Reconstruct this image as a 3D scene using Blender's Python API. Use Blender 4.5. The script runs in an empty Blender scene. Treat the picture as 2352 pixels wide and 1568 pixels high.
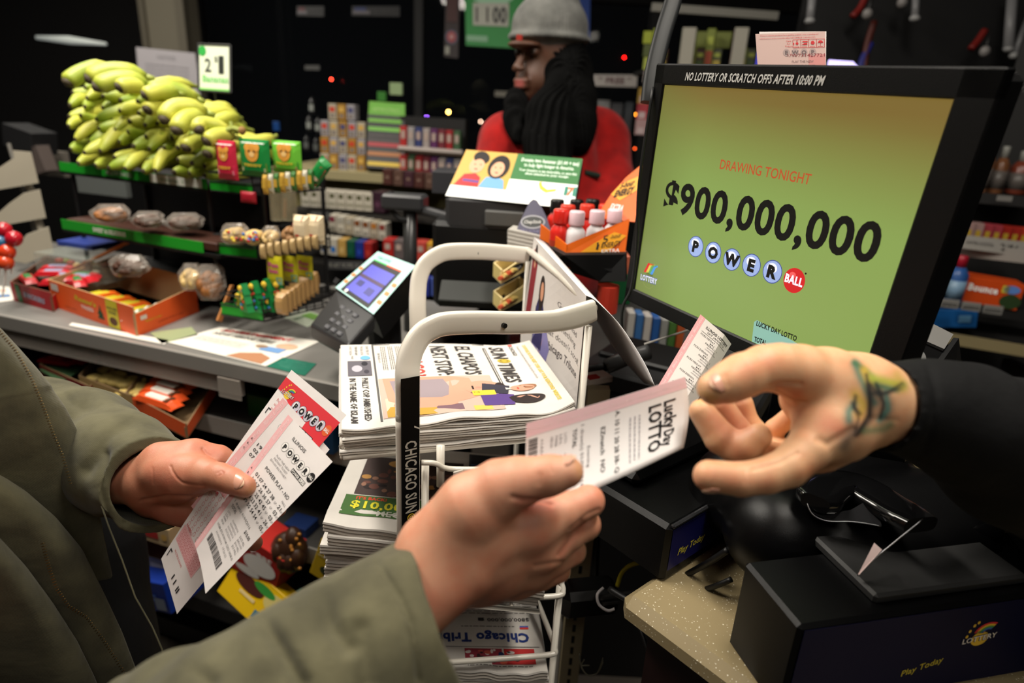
import bpy, math, random
import numpy as np
from mathutils import Vector, Matrix, Euler
random.seed(7)
PI=math.pi
SC=bpy.context.scene
COL=SC.collection
# ------------------------------------------------------------------ camera (22.6 mm lens, 1.45 m above the floor, tipped down 19.8 degrees)
F=1480.0; TH=math.radians(19.8); RO=math.radians(3.1)
CAM=Vector((0,0,1.45))
_f=Vector((0,math.cos(TH),-math.sin(TH))); _r=Vector((1,0,0)); _u=_r.cross(_f)
CR=_r*math.cos(RO)+_u*math.sin(RO); CU=-_r*math.sin(RO)+_u*math.cos(RO); CF=_f
def P(px,py,d):
    return CAM+d*(CF+(px-1176)/F*CR-(py-784)/F*CU)
def onz(px,py,z):
    v=CF+(px-1176)/F*CR-(py-784)/F*CU
    return CAM+((z-CAM.z)/v.z)*v
def dep(p): return (Vector(p)-CAM).dot(CF)
cam=bpy.data.cameras.new('camera'); co=bpy.data.objects.new('camera',cam); COL.objects.link(co)
co.matrix_world=Matrix(((CR.x,CU.x,-CF.x,CAM.x),(CR.y,CU.y,-CF.y,CAM.y),(CR.z,CU.z,-CF.z,CAM.z),(0,0,0,1)))
cam.sensor_width=36; cam.lens=36*F/2352; cam.clip_start=.02
cam.dof.use_dof=True; cam.dof.focus_distance=.80; cam.dof.aperture_fstop=2.8
SC.camera=co
SC.view_settings.view_transform='Standard'; SC.view_settings.look='None'; SC.view_settings.gamma=1
SC.view_settings.use_curve_mapping=False; SC.view_settings.exposure=0
# ------------------------------------------------------------------ materials
MATS={}
def lin(c):
    return tuple(((x/255)/12.92 if x/255<=.04045 else ((x/255+.055)/1.055)**2.4) for x in c)
def mat(rgb,rough=.5,metal=0,emit=0,bump=0,bscale=200,trans=0,spec=.5,var=0,vscale=30,coat=0,sss=0,alpha=1,ior=1.45):
    key=(tuple(rgb),rough,metal,emit,bump,bscale,trans,spec,var,vscale,coat,sss,alpha)
    if key in MATS: return MATS[key]
    m=bpy.data.materials.new('surface_%d'%len(MATS)); m.use_nodes=True
    nt=m.node_tree; b=nt.nodes['Principled BSDF']; c=lin(rgb)+(1,)
    b.inputs['Base Color'].default_value=c; b.inputs['Roughness'].default_value=rough
    b.inputs['Metallic'].default_value=metal; b.inputs['Specular IOR Level'].default_value=spec
    b.inputs['Transmission Weight'].default_value=trans; b.inputs['Coat Weight'].default_value=coat
    b.inputs['IOR'].default_value=ior
    b.inputs['Alpha'].default_value=alpha
    if sss:
        b.inputs['Subsurface Weight'].default_value=sss; b.inputs['Subsurface Radius'].default_value=(1,.35,.2); b.inputs['Subsurface Scale'].default_value=.006
    if emit:
        b.inputs['Emission Color'].default_value=c; b.inputs['Emission Strength'].default_value=emit
    if bump or var:
        tc=nt.nodes.new('ShaderNodeTexCoord')
        n=nt.nodes.new('ShaderNodeTexNoise'); n.inputs['Scale'].default_value=bscale if bump else vscale; n.inputs['Detail'].default_value=4
        nt.links.new(tc.outputs['Object'],n.inputs['Vector'])
        if bump:
            bp=nt.nodes.new('ShaderNodeBump'); bp.inputs['Strength'].default_value=bump; bp.inputs['Distance'].default_value=.002
            nt.links.new(n.outputs['Fac'],bp.inputs['Height']); nt.links.new(bp.outputs['Normal'],b.inputs['Normal'])
        if var:
            n2=nt.nodes.new('ShaderNodeTexNoise'); n2.inputs['Scale'].default_value=vscale; n2.inputs['Detail'].default_value=6
            nt.links.new(tc.outputs['Object'],n2.inputs['Vector'])
            mx=nt.nodes.new('ShaderNodeMix'); mx.data_type='RGBA'
            mx.inputs[6].default_value=c; mx.inputs[7].default_value=tuple(x*(1-var) for x in c[:3])+(1,)
            mr=nt.nodes.new('ShaderNodeMapRange'); mr.inputs['From Min'].default_value=.38; mr.inputs['From Max'].default_value=.65
            nt.links.new(n2.outputs['Fac'],mr.inputs['Value']); nt.links.new(mr.outputs['Result'],mx.inputs[0])
            nt.links.new(mx.outputs[2],b.inputs['Base Color'])
    MATS[key]=m; return m
BLK=mat((14,14,15),.45); BLK2=mat((22,22,23),.6); WHT=mat((235,232,226),.5); PAPER=mat((236,230,224),.75)
INK=mat((22,20,22),.7); GREY=mat((120,118,114),.5)
# ------------------------------------------------------------------ mesh builder
class MB:
    def __init__(s): s.v=[]; s.f=[]; s.m=[]; s.mats=[]
    def mi(s,m):
        if m not in s.mats: s.mats.append(m)
        return s.mats.index(m)
    def add(s,vs,fs,m):
        o=len(s.v); s.v+= [tuple(v) for v in vs]; k=s.mi(m)
        for f in fs: s.f.append(tuple(i+o for i in f)); s.m.append(k)
        return s
    def box(s,c,size,m,M=None,bev=0):
        x,y,z=[a/2 for a in size]
        if bev:
            b=min(bev,x*.98,y*.98,z*.98); vs=[];idx={}
            for sx in(-1,1):
                for sy in(-1,1):
                    for sz in(-1,1):
                        for ax in range(3):
                            p=[sx*(x-b),sy*(y-b),sz*(z-b)]; p[ax]=(sx*x,sy*y,sz*z)[ax]
                            idx[(sx,sy,sz,ax)]=len(vs); vs.append(p)
            fs=[]
            for ax in range(3):
                a1,a2=[q for q in range(3) if q!=ax]
                for sg in(-1,1):
                    l=[]
                    for (p,q) in((-1,-1),(1,-1),(1,1),(-1,1)):
                        t=[0,0,0]; t[ax]=sg; t[a1]=p; t[a2]=q; l.append(idx[(*t,ax)])
                    fs.append(l)
            for ax in range(3):
                a1,a2=[q for q in range(3) if q!=ax]
                for p in(-1,1):
                    for q in(-1,1):
                        t=[0,0,0]; t[a1]=p; t[a2]=q; t0=t[:]; t0[ax]=-1; t1=t[:]; t1[ax]=1
                        fs.append([idx[(*t0,a1)],idx[(*t1,a1)],idx[(*t1,a2)],idx[(*t0,a2)]])
            for sx in(-1,1):
                for sy in(-1,1):
                    for sz in(-1,1): fs.append([idx[(sx,sy,sz,a)] for a in range(3)])
        else:
            vs=[(-x,-y,-z),(x,-y,-z),(x,y,-z),(-x,y,-z),(-x,-y,z),(x,-y,z),(x,y,z),(-x,y,z)]
            fs=[(0,3,2,1),(4,5,6,7),(0,1,5,4),(1,2,6,5),(2,3,7,6),(3,0,4,7)]
        c=Vector(c); vs=[Vector(v)+c for v in vs]
        if M is not None: vs=[M@v for v in vs]
        return s.add(vs,fs,m)
    def tube(s,pts,r,m,n=8,cap=True,M=None,flat=None):
        pts=[Vector(p) for p in pts]; rs=r if isinstance(r,(list,tuple)) else [r]*len(pts)
        vs=[];fs=[]; prev=None
        for i,p in enumerate(pts):
            t=(pts[min(i+1,len(pts)-1)]-pts[max(i-1,0)]).normalized()
            if prev is None:
                a=Vector((0,0,1)) if abs(t.z)<.9 else Vector((1,0,0)); nx=t.cross(a).normalized()
            else:
                nx=(prev-t*prev.dot(t)).normalized()
            prev=nx; ny=t.cross(nx)
            for k in range(n):
                a=2*PI*k/n; vs.append(p+(nx*math.cos(a)+ny*math.sin(a))*rs[i])
        for i in range(len(pts)-1):
            for k in range(n):
                fs.append((i*n+k,i*n+(k+1)%n,(i+1)*n+(k+1)%n,(i+1)*n+k))
        if cap: fs.append(tuple(range(n-1,-1,-1))); fs.append(tuple((len(pts)-1)*n+k for k in range(n)))
        if M is not None: vs=[M@v for v in vs]
        return s.add(vs,fs,m)
    def lathe(s,prof,m,n=16,M=None):
        vs=[];fs=[]
        for (r,z) in prof:
            for k in range(n):
                a=2*PI*k/n; vs.append(Vector((r*math.cos(a),r*math.sin(a),z)))
        for i in range(len(prof)-1):
            for k in range(n): fs.append((i*n+k,i*n+(k+1)%n,(i+1)*n+(k+1)%n,(i+1)*n+k))
        fs.append(tuple(range(n-1,-1,-1))); fs.append(tuple((len(prof)-1)*n+k for k in range(n)))
        if M is not None: vs=[M@v for v in vs]
        return s.add(vs,fs,m)
    def ell(s,c,r,m,n=16,M=None):
        vs=[];fs=[]; h=n//2
        for i in range(h+1):
            t=PI*i/h
            for k in range(n):
                a=2*PI*k/n; vs.append(Vector((c[0]+r[0]*math.sin(t)*math.cos(a),c[1]+r[1]*math.sin(t)*math.sin(a),c[2]+r[2]*math.cos(t))))
        for i in range(h):
            for k in range(n): fs.append((i*n+k,(i+1)*n+k,(i+1)*n+(k+1)%n,i*n+(k+1)%n))
        if M is not None: vs=[M@v for v in vs]
        return s.add(vs,fs,m)
    def prism(s,poly,d,m,M=None):   # poly in xz, extruded along y by d
        n=len(poly); vs=[Vector((x,0,z)) for x,z in poly]+[Vector((x,d,z)) for x,z in poly]
        fs=[tuple(range(n)),tuple(range(2*n-1,n-1,-1))]+[(i,(i+1)%n+0,(i+1)%n+n,i+n)[::-1] for i in range(n)]
        if M is not None: vs=[M@v for v in vs]
        return s.add(vs,fs,m)
    def grid(s,rows,m,closed=False):
        nr=len(rows);nc=len(rows[0]);vs=[p for r in rows for p in r];fs=[]
        for i in range(nr-1):
            for j in range(nc-1+(1 if closed else 0)):
                fs.append((i*nc+j,i*nc+(j+1)%nc,(i+1)*nc+(j+1)%nc,(i+1)*nc+j))
        return s.add(vs,fs,m)
    def build(s,name,parent=None,smooth=False,loc=None,weld=False):
        me=bpy.data.meshes.new(name); me.from_pydata(s.v,[],s.f)
        for m in s.mats: me.materials.append(m)
        me.polygons.foreach_set('material_index',s.m)
        if smooth: me.polygons.foreach_set('use_smooth',[True]*len(s.f))
        me.update()
        o=bpy.data.objects.new(name,me); COL.objects.link(o)
        if parent is not None:
            o.parent=parent; o.matrix_parent_inverse=Matrix.Identity(4)
            if not s_local(parent): 
                me.transform(parent.matrix_basis.inverted())
        elif loc is not None: o.location=loc
        return o
def s_local(p): return p.get('_loc',0)==1
def solid(o,t,off=-1):
    m=o.modifiers.new('s','SOLIDIFY'); m.thickness=t; m.offset=off; return o
def subd(o,l=1):
    m=o.modifiers.new('d','SUBSURF'); m.levels=l; m.render_levels=l; return o
def bevel(o,w,seg=2):
    m=o.modifiers.new('b','BEVEL'); m.width=w; m.segments=seg; m.limit_method='ANGLE'; return o
# a thing = Empty at its base; children are built in world coordinates unless the thing is "local"
def thing(name,label,cat,loc=(0,0,0),yaw=0,group=None,local=False,M=None):
    o=bpy.data.objects.new(name,None); COL.objects.link(o); o.empty_display_size=.02
    if M is not None: o.matrix_basis=M
    else: o.matrix_basis=Matrix.Translation(Vector(loc))@Matrix.Rotation(yaw,4,'Z')
    o['label']=label; o['category']=cat
    if group: o['group']=group
    if local: o['_loc']=1
    return o
def tag(o,label,cat,group=None,kind=None):
    o['label']=label; o['category']=cat
    if group: o['group']=group
    if kind: o['kind']=kind
    return o
def struct(o,label=None):
    o['kind']='structure'
    if label: o['label']=label
    return o
def dup(t,M,label,group=None,name=None):
    r=t.copy(); COL.objects.link(r); r.matrix_basis=M; r['label']=label
    if group: r['group']=group
    for ch in list(t.children):
        c=ch.copy(); COL.objects.link(c); c.parent=r
        for g in list(ch.children):
            d=g.copy(); COL.objects.link(d); d.parent=c
    return r
ORD=['leftmost','second from left','third from left','fourth from left','fifth from left','sixth from left','seventh from left','eighth from left','ninth from left','tenth from left','eleventh from left','twelfth from left','thirteenth from left','fourteenth from left','fifteenth from left','sixteenth from left']
def ordn(i,n):
    return 'rightmost' if i==n-1 and n>1 else ORD[i]
def YM(p,yaw=0,pitch=0,roll=0,s=1):
    return Matrix.Translation(Vector(p))@Matrix.Rotation(yaw,4,'Z')@Matrix.Rotation(pitch,4,'X')@Matrix.Rotation(roll,4,'Y')@Matrix.Scale(s,4)
# ------------------------------------------------------------------ lettering
TX={}
def textpoly(s,bold=0,res=2,xs=1,shear=0):
    key=(s,bold,res,shear)
    if key not in TX:
        cu=bpy.data.curves.new('lettering','FONT'); cu.body=s; cu.size=1; cu.resolution_u=res; cu.offset=bold; cu.shear=shear; cu.fill_mode='FRONT'; cu.space_character=1+2.2*max(0,bold)
        ob=bpy.data.objects.new('lettering',cu); me=ob.to_mesh()
        vs=[(v.co.x,v.co.y) for v in me.vertices]; fs=[tuple(p.vertices) for p in me.polygons]
        ob.to_mesh_clear(); bpy.data.objects.remove(ob); bpy.data.curves.remove(cu)
        if vs:
            x0=min(v[0] for v in vs); x1=max(v[0] for v in vs)
        else: x0=x1=0
        TX[key]=(vs,fs,x0,x1)
    return TX[key]
def bil(TL,TR,BR,BL,bend=None):
    TL,TR,BR,BL=[Vector(a) for a in (TL,TR,BR,BL)]
    def f(s,t):
        p=(BL*(1-s)+BR*s)*(1-t)+(TL*(1-s)+TR*s)*t
        if bend: p=p+bend(s,t)
        return p
    return f
def plane(O,X,Y):
    O,X,Y=Vector(O),Vector(X),Vector(Y)
    return lambda s,t:O+X*s+Y*t
class Sheet:
    """Printed flat thing: everything is laid out in (u,v) millimetres and carried onto a surface fn(s,t)."""
    def __init__(s,W,H,fn,eps=.00018,flip=False):
        s.W,s.H,s.fn,s.eps=W,H,fn,eps; s.mb=MB(); s.flip=-1 if flip else 1
        a=fn(.5,.5); s.cache={}
    def map(s,u,v,l):
        S,T=u/s.W,v/s.H; p=s.fn(S,T)
        if l:
            e=.01; n=(s.fn(S+e,T)-s.fn(S-e,T)).cross(s.fn(S,T+e)-s.fn(S,T-e)).normalized()
            p=p+n*(l*s.eps*s.flip)
        return p
    def raw(s,pts,fs,m,l): s.mb.add([s.map(u,v,l) for u,v in pts],fs,m); return s
    def rect(s,u,v,w,h,m,l=1,n=1,k=None):
        k=n if k is None else k
        pts=[(u+w*i/n,v+h*j/k) for j in range(k+1) for i in range(n+1)]
        fs=[(j*(n+1)+i,j*(n+1)+i+1,(j+1)*(n+1)+i+1,(j+1)*(n+1)+i) for j in range(k) for i in range(n)]
        return s.raw(pts,fs,m,l)
    def base(s,m,n=12,k=12,th=.3,back=None):
        s.rect(0,0,s.W,s.H,m,0,n,k)
        pts=[(s.W*i/n,s.H*j/k) for j in range(k+1) for i in range(n+1)]
        fs=[(j*(n+1)+i,(j+1)*(n+1)+i,(j+1)*(n+1)+i+1,j*(n+1)+i+1) for j in range(k) for i in range(n)]
        s.raw(pts,fs,back or m,-th/1000/s.eps)
        o=len(s.mb.v)-2*len(pts); q=len(pts)
        edge=[i for i in range(n+1)]+[(j+1)*(n+1)-1 for j in range(1,k+1)]+[k*(n+1)+i for i in range(n-1,-1,-1)]+[j*(n+1) for j in range(k-1,0,-1)]
        mi=s.mb.mi(back or m)
        for a,b in zip(edge,edge[1:]+edge[:1]):
            s.mb.f.append((o+a,o+a+q,o+b+q,o+b)); s.mb.m.append(mi)
        return s
    def poly(s,pts,m,l=1): return s.raw(pts,[tuple(range(len(pts)))],m,l)
    def ell(s,u,v,a,b,m,l=1,n=22,rot=0):
        c,d=math.cos(rot),math.sin(rot)
        return s.poly([(u+a*math.cos(2*PI*k/n)*c-b*math.sin(2*PI*k/n)*d,v+a*math.cos(2*PI*k/n)*d+b*math.sin(2*PI*k/n)*c) for k in range(n)],m,l)
    def ring(s,u,v,a,b,w,m,l=1,n=20):
        pts=[];fs=[]
        for k in range(n):
            c,d=math.cos(2*PI*k/n),math.sin(2*PI*k/n)
            pts+= [(u+a*c,v+b*d),(u+(a-w)*c,v+(b-w)*d)]
        for k in range(n): j=(k+1)%n; fs.append((2*k,2*j,2*j+1,2*k+1))
        return s.raw(pts,fs,m,l)
    def text(s,t,u,v,size,m,l=2,w=None,rot=0,bold=0,shear=0,al='c',res=2,xs=1):
        vs,fs,x0,x1=textpoly(t,bold,res,1,shear)
        if not vs: return s
        sx=size*xs
        if w: sx=w/(x1-x0)
        wd=(x1-x0)*sx; off={'c':-wd/2,'l':0,'r':-wd}[al]
        c,d=math.cos(rot),math.sin(rot); pts=[]
        for x,y in vs:
            X=(x-x0)*sx+off; Y=y*size
            pts.append((u+X*c-Y*d,v+X*d+Y*c))
        return s.raw(pts,fs,m,l)
    def bars(s,u,v,w,h,m,l=2,vert=False,seed=1):
        R=random.Random(seed); x=0
        L=h if vert else w
        while x<L:
            a=R.choice([.4,.4,.8,1.2])*L/50
            if vert: s.rect(u,v+x,w,min(a,L-x),m,l)
            else: s.rect(u+x,v,min(a,L-x),h,m,l)
            x+=a+R.choice([.4,.8,.8])*L/50
        return s
    def lines(s,u,v,w,h,n,m,l=2,seed=0,fill=.45):
        R=random.Random(seed)
        for i in range(n):
            y=v+h-(i+1)*h/n; x=u
            while x<u+w:
                ww=R.uniform(.03,.12)*w
                if x+ww>u+w: ww=u+w-x
                s.rect(x,y,ww,h/n*fill,m,l); x+=ww+.02*w
        return s
    def build(s,name,parent=None,smooth=False): return s.mb.build(name,parent,smooth)
# ------------------------------------------------------------------ soft bodies: a distance field turned into one skin
import openvdb
class Field:
    def __init__(s,lo,hi,h):
        s.lo=np.array(lo,float); s.h=h; s.n=np.ceil((np.array(hi)-s.lo)/h).astype(int)+1
        s.F=np.full(s.n,.05,np.float32)
    def _sub(s,lo,hi):
        a=np.maximum(0,np.floor((lo-s.lo)/s.h).astype(int)); b=np.minimum(s.n,np.ceil((hi-s.lo)/s.h).astype(int)+1)
        if (b<=a).any(): return None
        g=[s.lo[i]+s.h*np.arange(a[i],b[i]) for i in range(3)]
        X,Y,Z=np.meshgrid(*g,indexing='ij')
        return (slice(a[0],b[0]),slice(a[1],b[1]),slice(a[2],b[2])),X,Y,Z
    def _un(s,sl,d,k):
        A=s.F[sl]
        if k>0:
            hh=np.clip(.5+.5*(A-d)/k,0,1); s.F[sl]=A*(1-hh)+d*hh-k*hh*(1-hh)
        else: s.F[sl]=np.minimum(A,d)
    def _cut(s,sl,d,k):
        A=s.F[sl]; hh=np.clip(.5-.5*(A+d)/k,0,1); s.F[sl]=A*(1-hh)+(-d)*hh+k*hh*(1-hh)
    def cap(s,a,b,ra,rb=None,k=.004,cut=False,flat=None,fn=None):
        rb=ra if rb is None else rb
        a=np.array(a,float);b=np.array(b,float); m=max(ra,rb)+k+.012
        q=s._sub(np.minimum(a,b)-m,np.maximum(a,b)+m)
        if q is None: return s
        sl,X,Y,Z=q; ab=b-a; L=max(ab@ab,1e-12)
        dx,dy,dz=X-a[0],Y-a[1],Z-a[2]
        t=np.clip((dx*ab[0]+dy*ab[1]+dz*ab[2])/L,0,1)
        ex,ey,ez=dx-t*ab[0],dy-t*ab[1],dz-t*ab[2]
        if flat is not None:      # flat=(axis, factor): squash across axis
            ax,fc=flat; ax=np.array(ax,float); ax/=np.linalg.norm(ax); c=(ex*ax[0]+ey*ax[1]+ez*ax[2])*(fc-1)
            ex,ey,ez=ex+c*ax[0],ey+c*ax[1],ez+c*ax[2]
        d=np.sqrt(ex*ex+ey*ey+ez*ez)-(ra+(rb-ra)*t)
        d=d.astype(np.float32)
        (s._cut if cut else s._un)(sl,d,k); return s
    def chain(s,pts,rs,k=.004,k0=None,flat=None,cut=False):
        for i in range(len(pts)-1): s.cap(pts[i],pts[i+1],rs[i],rs[i+1],k if (i or k0 is None) else k0,cut,flat)
        return s
    def ell(s,c,r,k=.004,M=None,cut=False):
        c=np.array(c,float); r=np.array(r,float); m=r.max()+k+.012
        q=s._sub(c-m,c+m)
        if q is None: return s
        sl,X,Y,Z=q; D=[X-c[0],Y-c[1],Z-c[2]]
        if M is not None:
            A=np.array(M.to_3x3()) if hasattr(M,'to_3x3') else np.array(M)
            D=[A[0][i]*D[0]+A[1][i]*D[1]+A[2][i]*D[2] for i in range(3)]
        k0=np.sqrt(sum((D[i]/r[i])**2 for i in range(3))); k1=np.sqrt(sum((D[i]/r[i]**2)**2 for i in range(3)))+1e-9
        d=(k0*(k0-1)/k1).astype(np.float32)
        (s._cut if cut else s._un)(sl,d,k); return s
    def mesh(s,name,m,parent=None,smooth=2,disp=None,keep=None):
        g=openvdb.FloatGrid(background=.05); g.copyFromArray(np.ascontiguousarray(s.F,dtype=np.float32)); g.transform=openvdb.createLinearTransform(voxelSize=1.0)
        pts,tris,quads=g.convertToPolygons(isovalue=0.0,adaptivity=0.0)
        pts=pts*s.h+s.lo
        me=bpy.data.meshes.new(name)
        fs=[tuple(int(i) for i in q) for q in quads]+[tuple(int(i) for i in q) for q in tris]
        A=np.array([f[:3] for f in fs]); vol=np.einsum('ij,ij->i',pts[A[:,0]],np.cross(pts[A[:,1]],pts[A[:,2]])).sum()
        if vol<0: fs=[f[::-1] for f in fs]
        if disp is not None:
            me.from_pydata([tuple(p) for p in pts],[],fs); me.update()
            nn=np.zeros(len(pts)*3); me.vertices.foreach_get('normal',nn); nn=nn.reshape(-1,3)
            pts=pts+nn*disp(pts,nn)[:,None]; bpy.data.meshes.remove(me); me=bpy.data.meshes.new(name)
        me.from_pydata([tuple(p) for p in pts],[],fs)
        me.materials.append(m); me.polygons.foreach_set('use_smooth',[True]*len(me.polygons))
        me.update()
        o=bpy.data.objects.new(name,me); COL.objects.link(o)
        if parent is not None:
            o.parent=parent; me.transform(parent.matrix_basis.inverted())
        if smooth:
            sm=o.modifiers.new('smooth','SMOOTH'); sm.factor=.5; sm.iterations=smooth
        return o
    def half(s,p,n):
        X,Y,Z=np.meshgrid(*[s.lo[i]+s.h*np.arange(s.n[i]) for i in range(3)],indexing='ij')
        d=((X-p[0])*n[0]+(Y-p[1])*n[1]+(Z-p[2])*n[2]).astype(np.float32); s.F=np.maximum(s.F,d); return s
def fieldof(pts,h,pad=.03):
    A=np.array([list(p) for p in pts]); return Field(A.min(0)-pad,A.max(0)+pad,h)
def projn(pts):
    v=pts-np.array(CAM); d=v@np.array(CF); return 1176+F*(v@np.array(CR))/d, 784-F*(v@np.array(CU))/d
def dist_line(x,y,line):
    best=np.full(len(x),1e9)
    for (x0,y0),(x1,y1) in zip(line,line[1:]):
        L=(x1-x0)**2+(y1-y0)**2+1e-9; t=np.clip(((x-x0)*(x1-x0)+(y-y0)*(y1-y0))/L,0,1)
        best=np.minimum(best,np.hypot(x-x0-t*(x1-x0),y-y0-t*(y1-y0)))
    return best
def creases(lines,extra=None):
    """lines: (polyline, width, depth); folds pressed into the side of the skin that faces the viewer's side of the counter"""
    def f(pts,nn):
        x,y=projn(pts); fr=np.clip(-(nn@np.array(CF))*2,0,1); d=np.zeros(len(pts))
        for l,w,a in lines: d-=a*np.exp(-(dist_line(x,y,l)/w)**2)*fr
        if extra is not None: d+=extra(pts)
        return d
    return f
def paint(o,spots,base):
    me=o.data; n=len(me.vertices); c=np.zeros(n*3); me.vertices.foreach_get('co',c); c=c.reshape(-1,3)
    M=np.array(o.parent.matrix_basis) if o.parent else np.eye(4)
    c=c@M[:3,:3].T+M[:3,3]; x,y=projn(c)
    col=np.tile(np.array(lin(base)),(n,1))
    for l,w,rgb,a in spots:
        k=(a*np.exp(-(dist_line(x,y,l)/w)**2))[:,None]; col=col*(1-k)+np.array(lin(rgb))*k
    at=me.color_attributes.new('tint','FLOAT_COLOR','POINT')
    at.data.foreach_set('color',np.hstack([col,np.ones((n,1))]).astype(np.float32).ravel())
def wave(pts,sc,seed=0):
    R=np.random.RandomState(seed); out=np.zeros(len(pts))
    for i in range(10):
        d=R.normal(size=3); d/=np.linalg.norm(d); f=sc*R.uniform(.6,1.6)
        out+=np.sin(pts@d*f+R.uniform(0,6.3)+1.5*np.sin(pts@np.roll(d,1)*f*.7))
    return out/10
# ================================================================== PEOPLE IN FRONT
def skinmat(name):
    m=bpy.data.materials.new(name); m.use_nodes=True; nt=m.node_tree; b=nt.nodes['Principled BSDF']
    at=nt.nodes.new('ShaderNodeAttribute'); at.attribute_name='tint'
    tc=nt.nodes.new('ShaderNodeTexCoord')
    n=nt.nodes.new('ShaderNodeTexNoise'); n.inputs['Scale'].default_value=55; n.inputs['Detail'].default_value=5
    nt.links.new(tc.outputs['Object'],n.inputs['Vector'])
    mx=nt.nodes.new('ShaderNodeMix'); mx.data_type='RGBA'; mx.blend_type='MULTIPLY'
    mr=nt.nodes.new('ShaderNodeMapRange'); mr.inputs['From Min'].default_value=.4; mr.inputs['From Max'].default_value=.7
    nt.links.new(n.outputs['Fac'],mr.inputs['Value']); nt.links.new(mr.outputs['Result'],mx.inputs[0])
    nt.links.new(at.outputs['Color'],mx.inputs[6]); mx.inputs[7].default_value=(.96,.80,.76,1)
    nt.links.new(mx.outputs[2],b.inputs['Base Color'])
    b.inputs['Roughness'].default_value=.48; b.inputs['Subsurface Weight'].default_value=.18
    b.inputs['Subsurface Radius'].default_value=(1,.3,.15); b.inputs['Subsurface Scale'].default_value=.005
    n2=nt.nodes.new('ShaderNodeTexNoise'); n2.inputs['Scale'].default_value=420; n2.inputs['Detail'].default_value=6
    v2=nt.nodes.new('ShaderNodeTexVoronoi'); v2.inputs['Scale'].default_value=1400
    nt.links.new(tc.outputs['Object'],n2.inputs['Vector']); nt.links.new(tc.outputs['Object'],v2.inputs['Vector'])
    ad=nt.nodes.new('ShaderNodeMath'); ad.operation='ADD'; nt.links.new(n2.outputs['Fac'],ad.inputs[0]); nt.links.new(v2.outputs['Distance'],ad.inputs[1])
    bp=nt.nodes.new('ShaderNodeBump'); bp.inputs['Strength'].default_value=.22; bp.inputs['Distance'].default_value=.0006
    nt.links.new(ad.outputs[0],bp.inputs['Height']); nt.links.new(bp.outputs['Normal'],b.inputs['Normal'])
    return m
SKIN=skinmat('skin')
NAIL=mat((216,158,134),.32,coat=.2); NAILW=mat((222,180,150),.35)
def cloth(name,rgb,dark,sc=1400,sheen=.12):
    m=bpy.data.materials.new(name); m.use_nodes=True; nt=m.node_tree; b=nt.nodes['Principled BSDF']
    tc=nt.nodes.new('ShaderNodeTexCoord')
    w=nt.nodes.new('ShaderNodeTexWave'); w.inputs['Scale'].default_value=sc/6; w.inputs['Distortion'].default_value=.6; w.bands_direction='DIAGONAL'
    n=nt.nodes.new('ShaderNodeTexNoise'); n.inputs['Scale'].default_value=22; n.inputs['Detail'].default_value=7
    nt.links.new(tc.outputs['Object'],w.inputs['Vector']); nt.links.new(tc.outputs['Object'],n.inputs['Vector'])
    mx=nt.nodes.new('ShaderNodeMix'); mx.data_type='RGBA'; mx.inputs[6].default_value=lin(dark)+(1,); mx.inputs[7].default_value=lin(rgb)+(1,)
    mr=nt.nodes.new('ShaderNodeMapRange'); mr.inputs['From Min'].default_value=.3; mr.inputs['From Max'].default_value=.68
    nt.links.new(n.outputs['Fac'],mr.inputs['Value']); nt.links.new(mr.outputs['Result'],mx.inputs[0])
    nt.links.new(mx.outputs[2],b.inputs['Base Color']); b.inputs['Roughness'].default_value=.85; b.inputs['Specular IOR Level'].default_value=.25
    b.inputs['Sheen Weight'].default_value=sheen
    bp=nt.nodes.new('ShaderNodeBump'); bp.inputs['Strength'].default_value=.15; bp.inputs['Distance'].default_value=.0003
    nt.links.new(w.outputs['Fac'],bp.inputs['Height'])
    bp2=nt.nodes.new('ShaderNodeBump'); bp2.inputs['Strength'].default_value=.5; bp2.inputs['Distance'].default_value=.006
    nt.links.new(n.outputs['Fac'],bp2.inputs['Height']); nt.links.new(bp.outputs['Normal'],bp2.inputs['Normal'])
    nt.links.new(bp2.outputs['Normal'],b.inputs['Normal'])
    return m
OLIVE=cloth('olive_cotton',(98,94,70),(70,67,49)); OLIVED=OLIVE
BLACKC=cloth('black_cotton',(7,7,8),(4,4,5),sheen=0); KNIT=cloth('grey_knit',(116,116,112),(92,92,89),900)
REDC=cloth('red_polo_cloth',(166,14,10),(130,8,8),800)
BRASS=mat((150,125,80),.35,metal=1)
def nail(c,ax,n,L,W,R,parent,name='thumbnail',m=None):
    """curved nail plate lying on a finger of radius R round the axis through c"""
    ax=ax.normalized(); n=(n-ax*n.dot(ax)).normalized(); b=ax.cross(n); rows=[]
    for i in range(9):
        t=i/8; e=1-.55*max(0,abs(2*t-1)-.55)/.45
        row=[]
        for j in range(9):
            a=(j/8-.5)*W/R*e; rr=R*.955-.001*max(0,t-.7)
            rr-= .0006*(abs(2*t-1)**4)
            row.append(c+ax*((t-.5)*L-.0025*((j/4-1)**2)*(t))+n*rr*math.cos(a)+b*rr*math.sin(a))
        rows.append(row)
    q=MB(); q.grid(rows[:8],m or NAIL); q.grid(rows[7:],NAILW); o=q.build(name,parent,smooth=True); solid(o,.0005,1); return o
def pr(l): return [P(x,y,d) for x,y,d,r in l],[r for *_,r in l]
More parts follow.
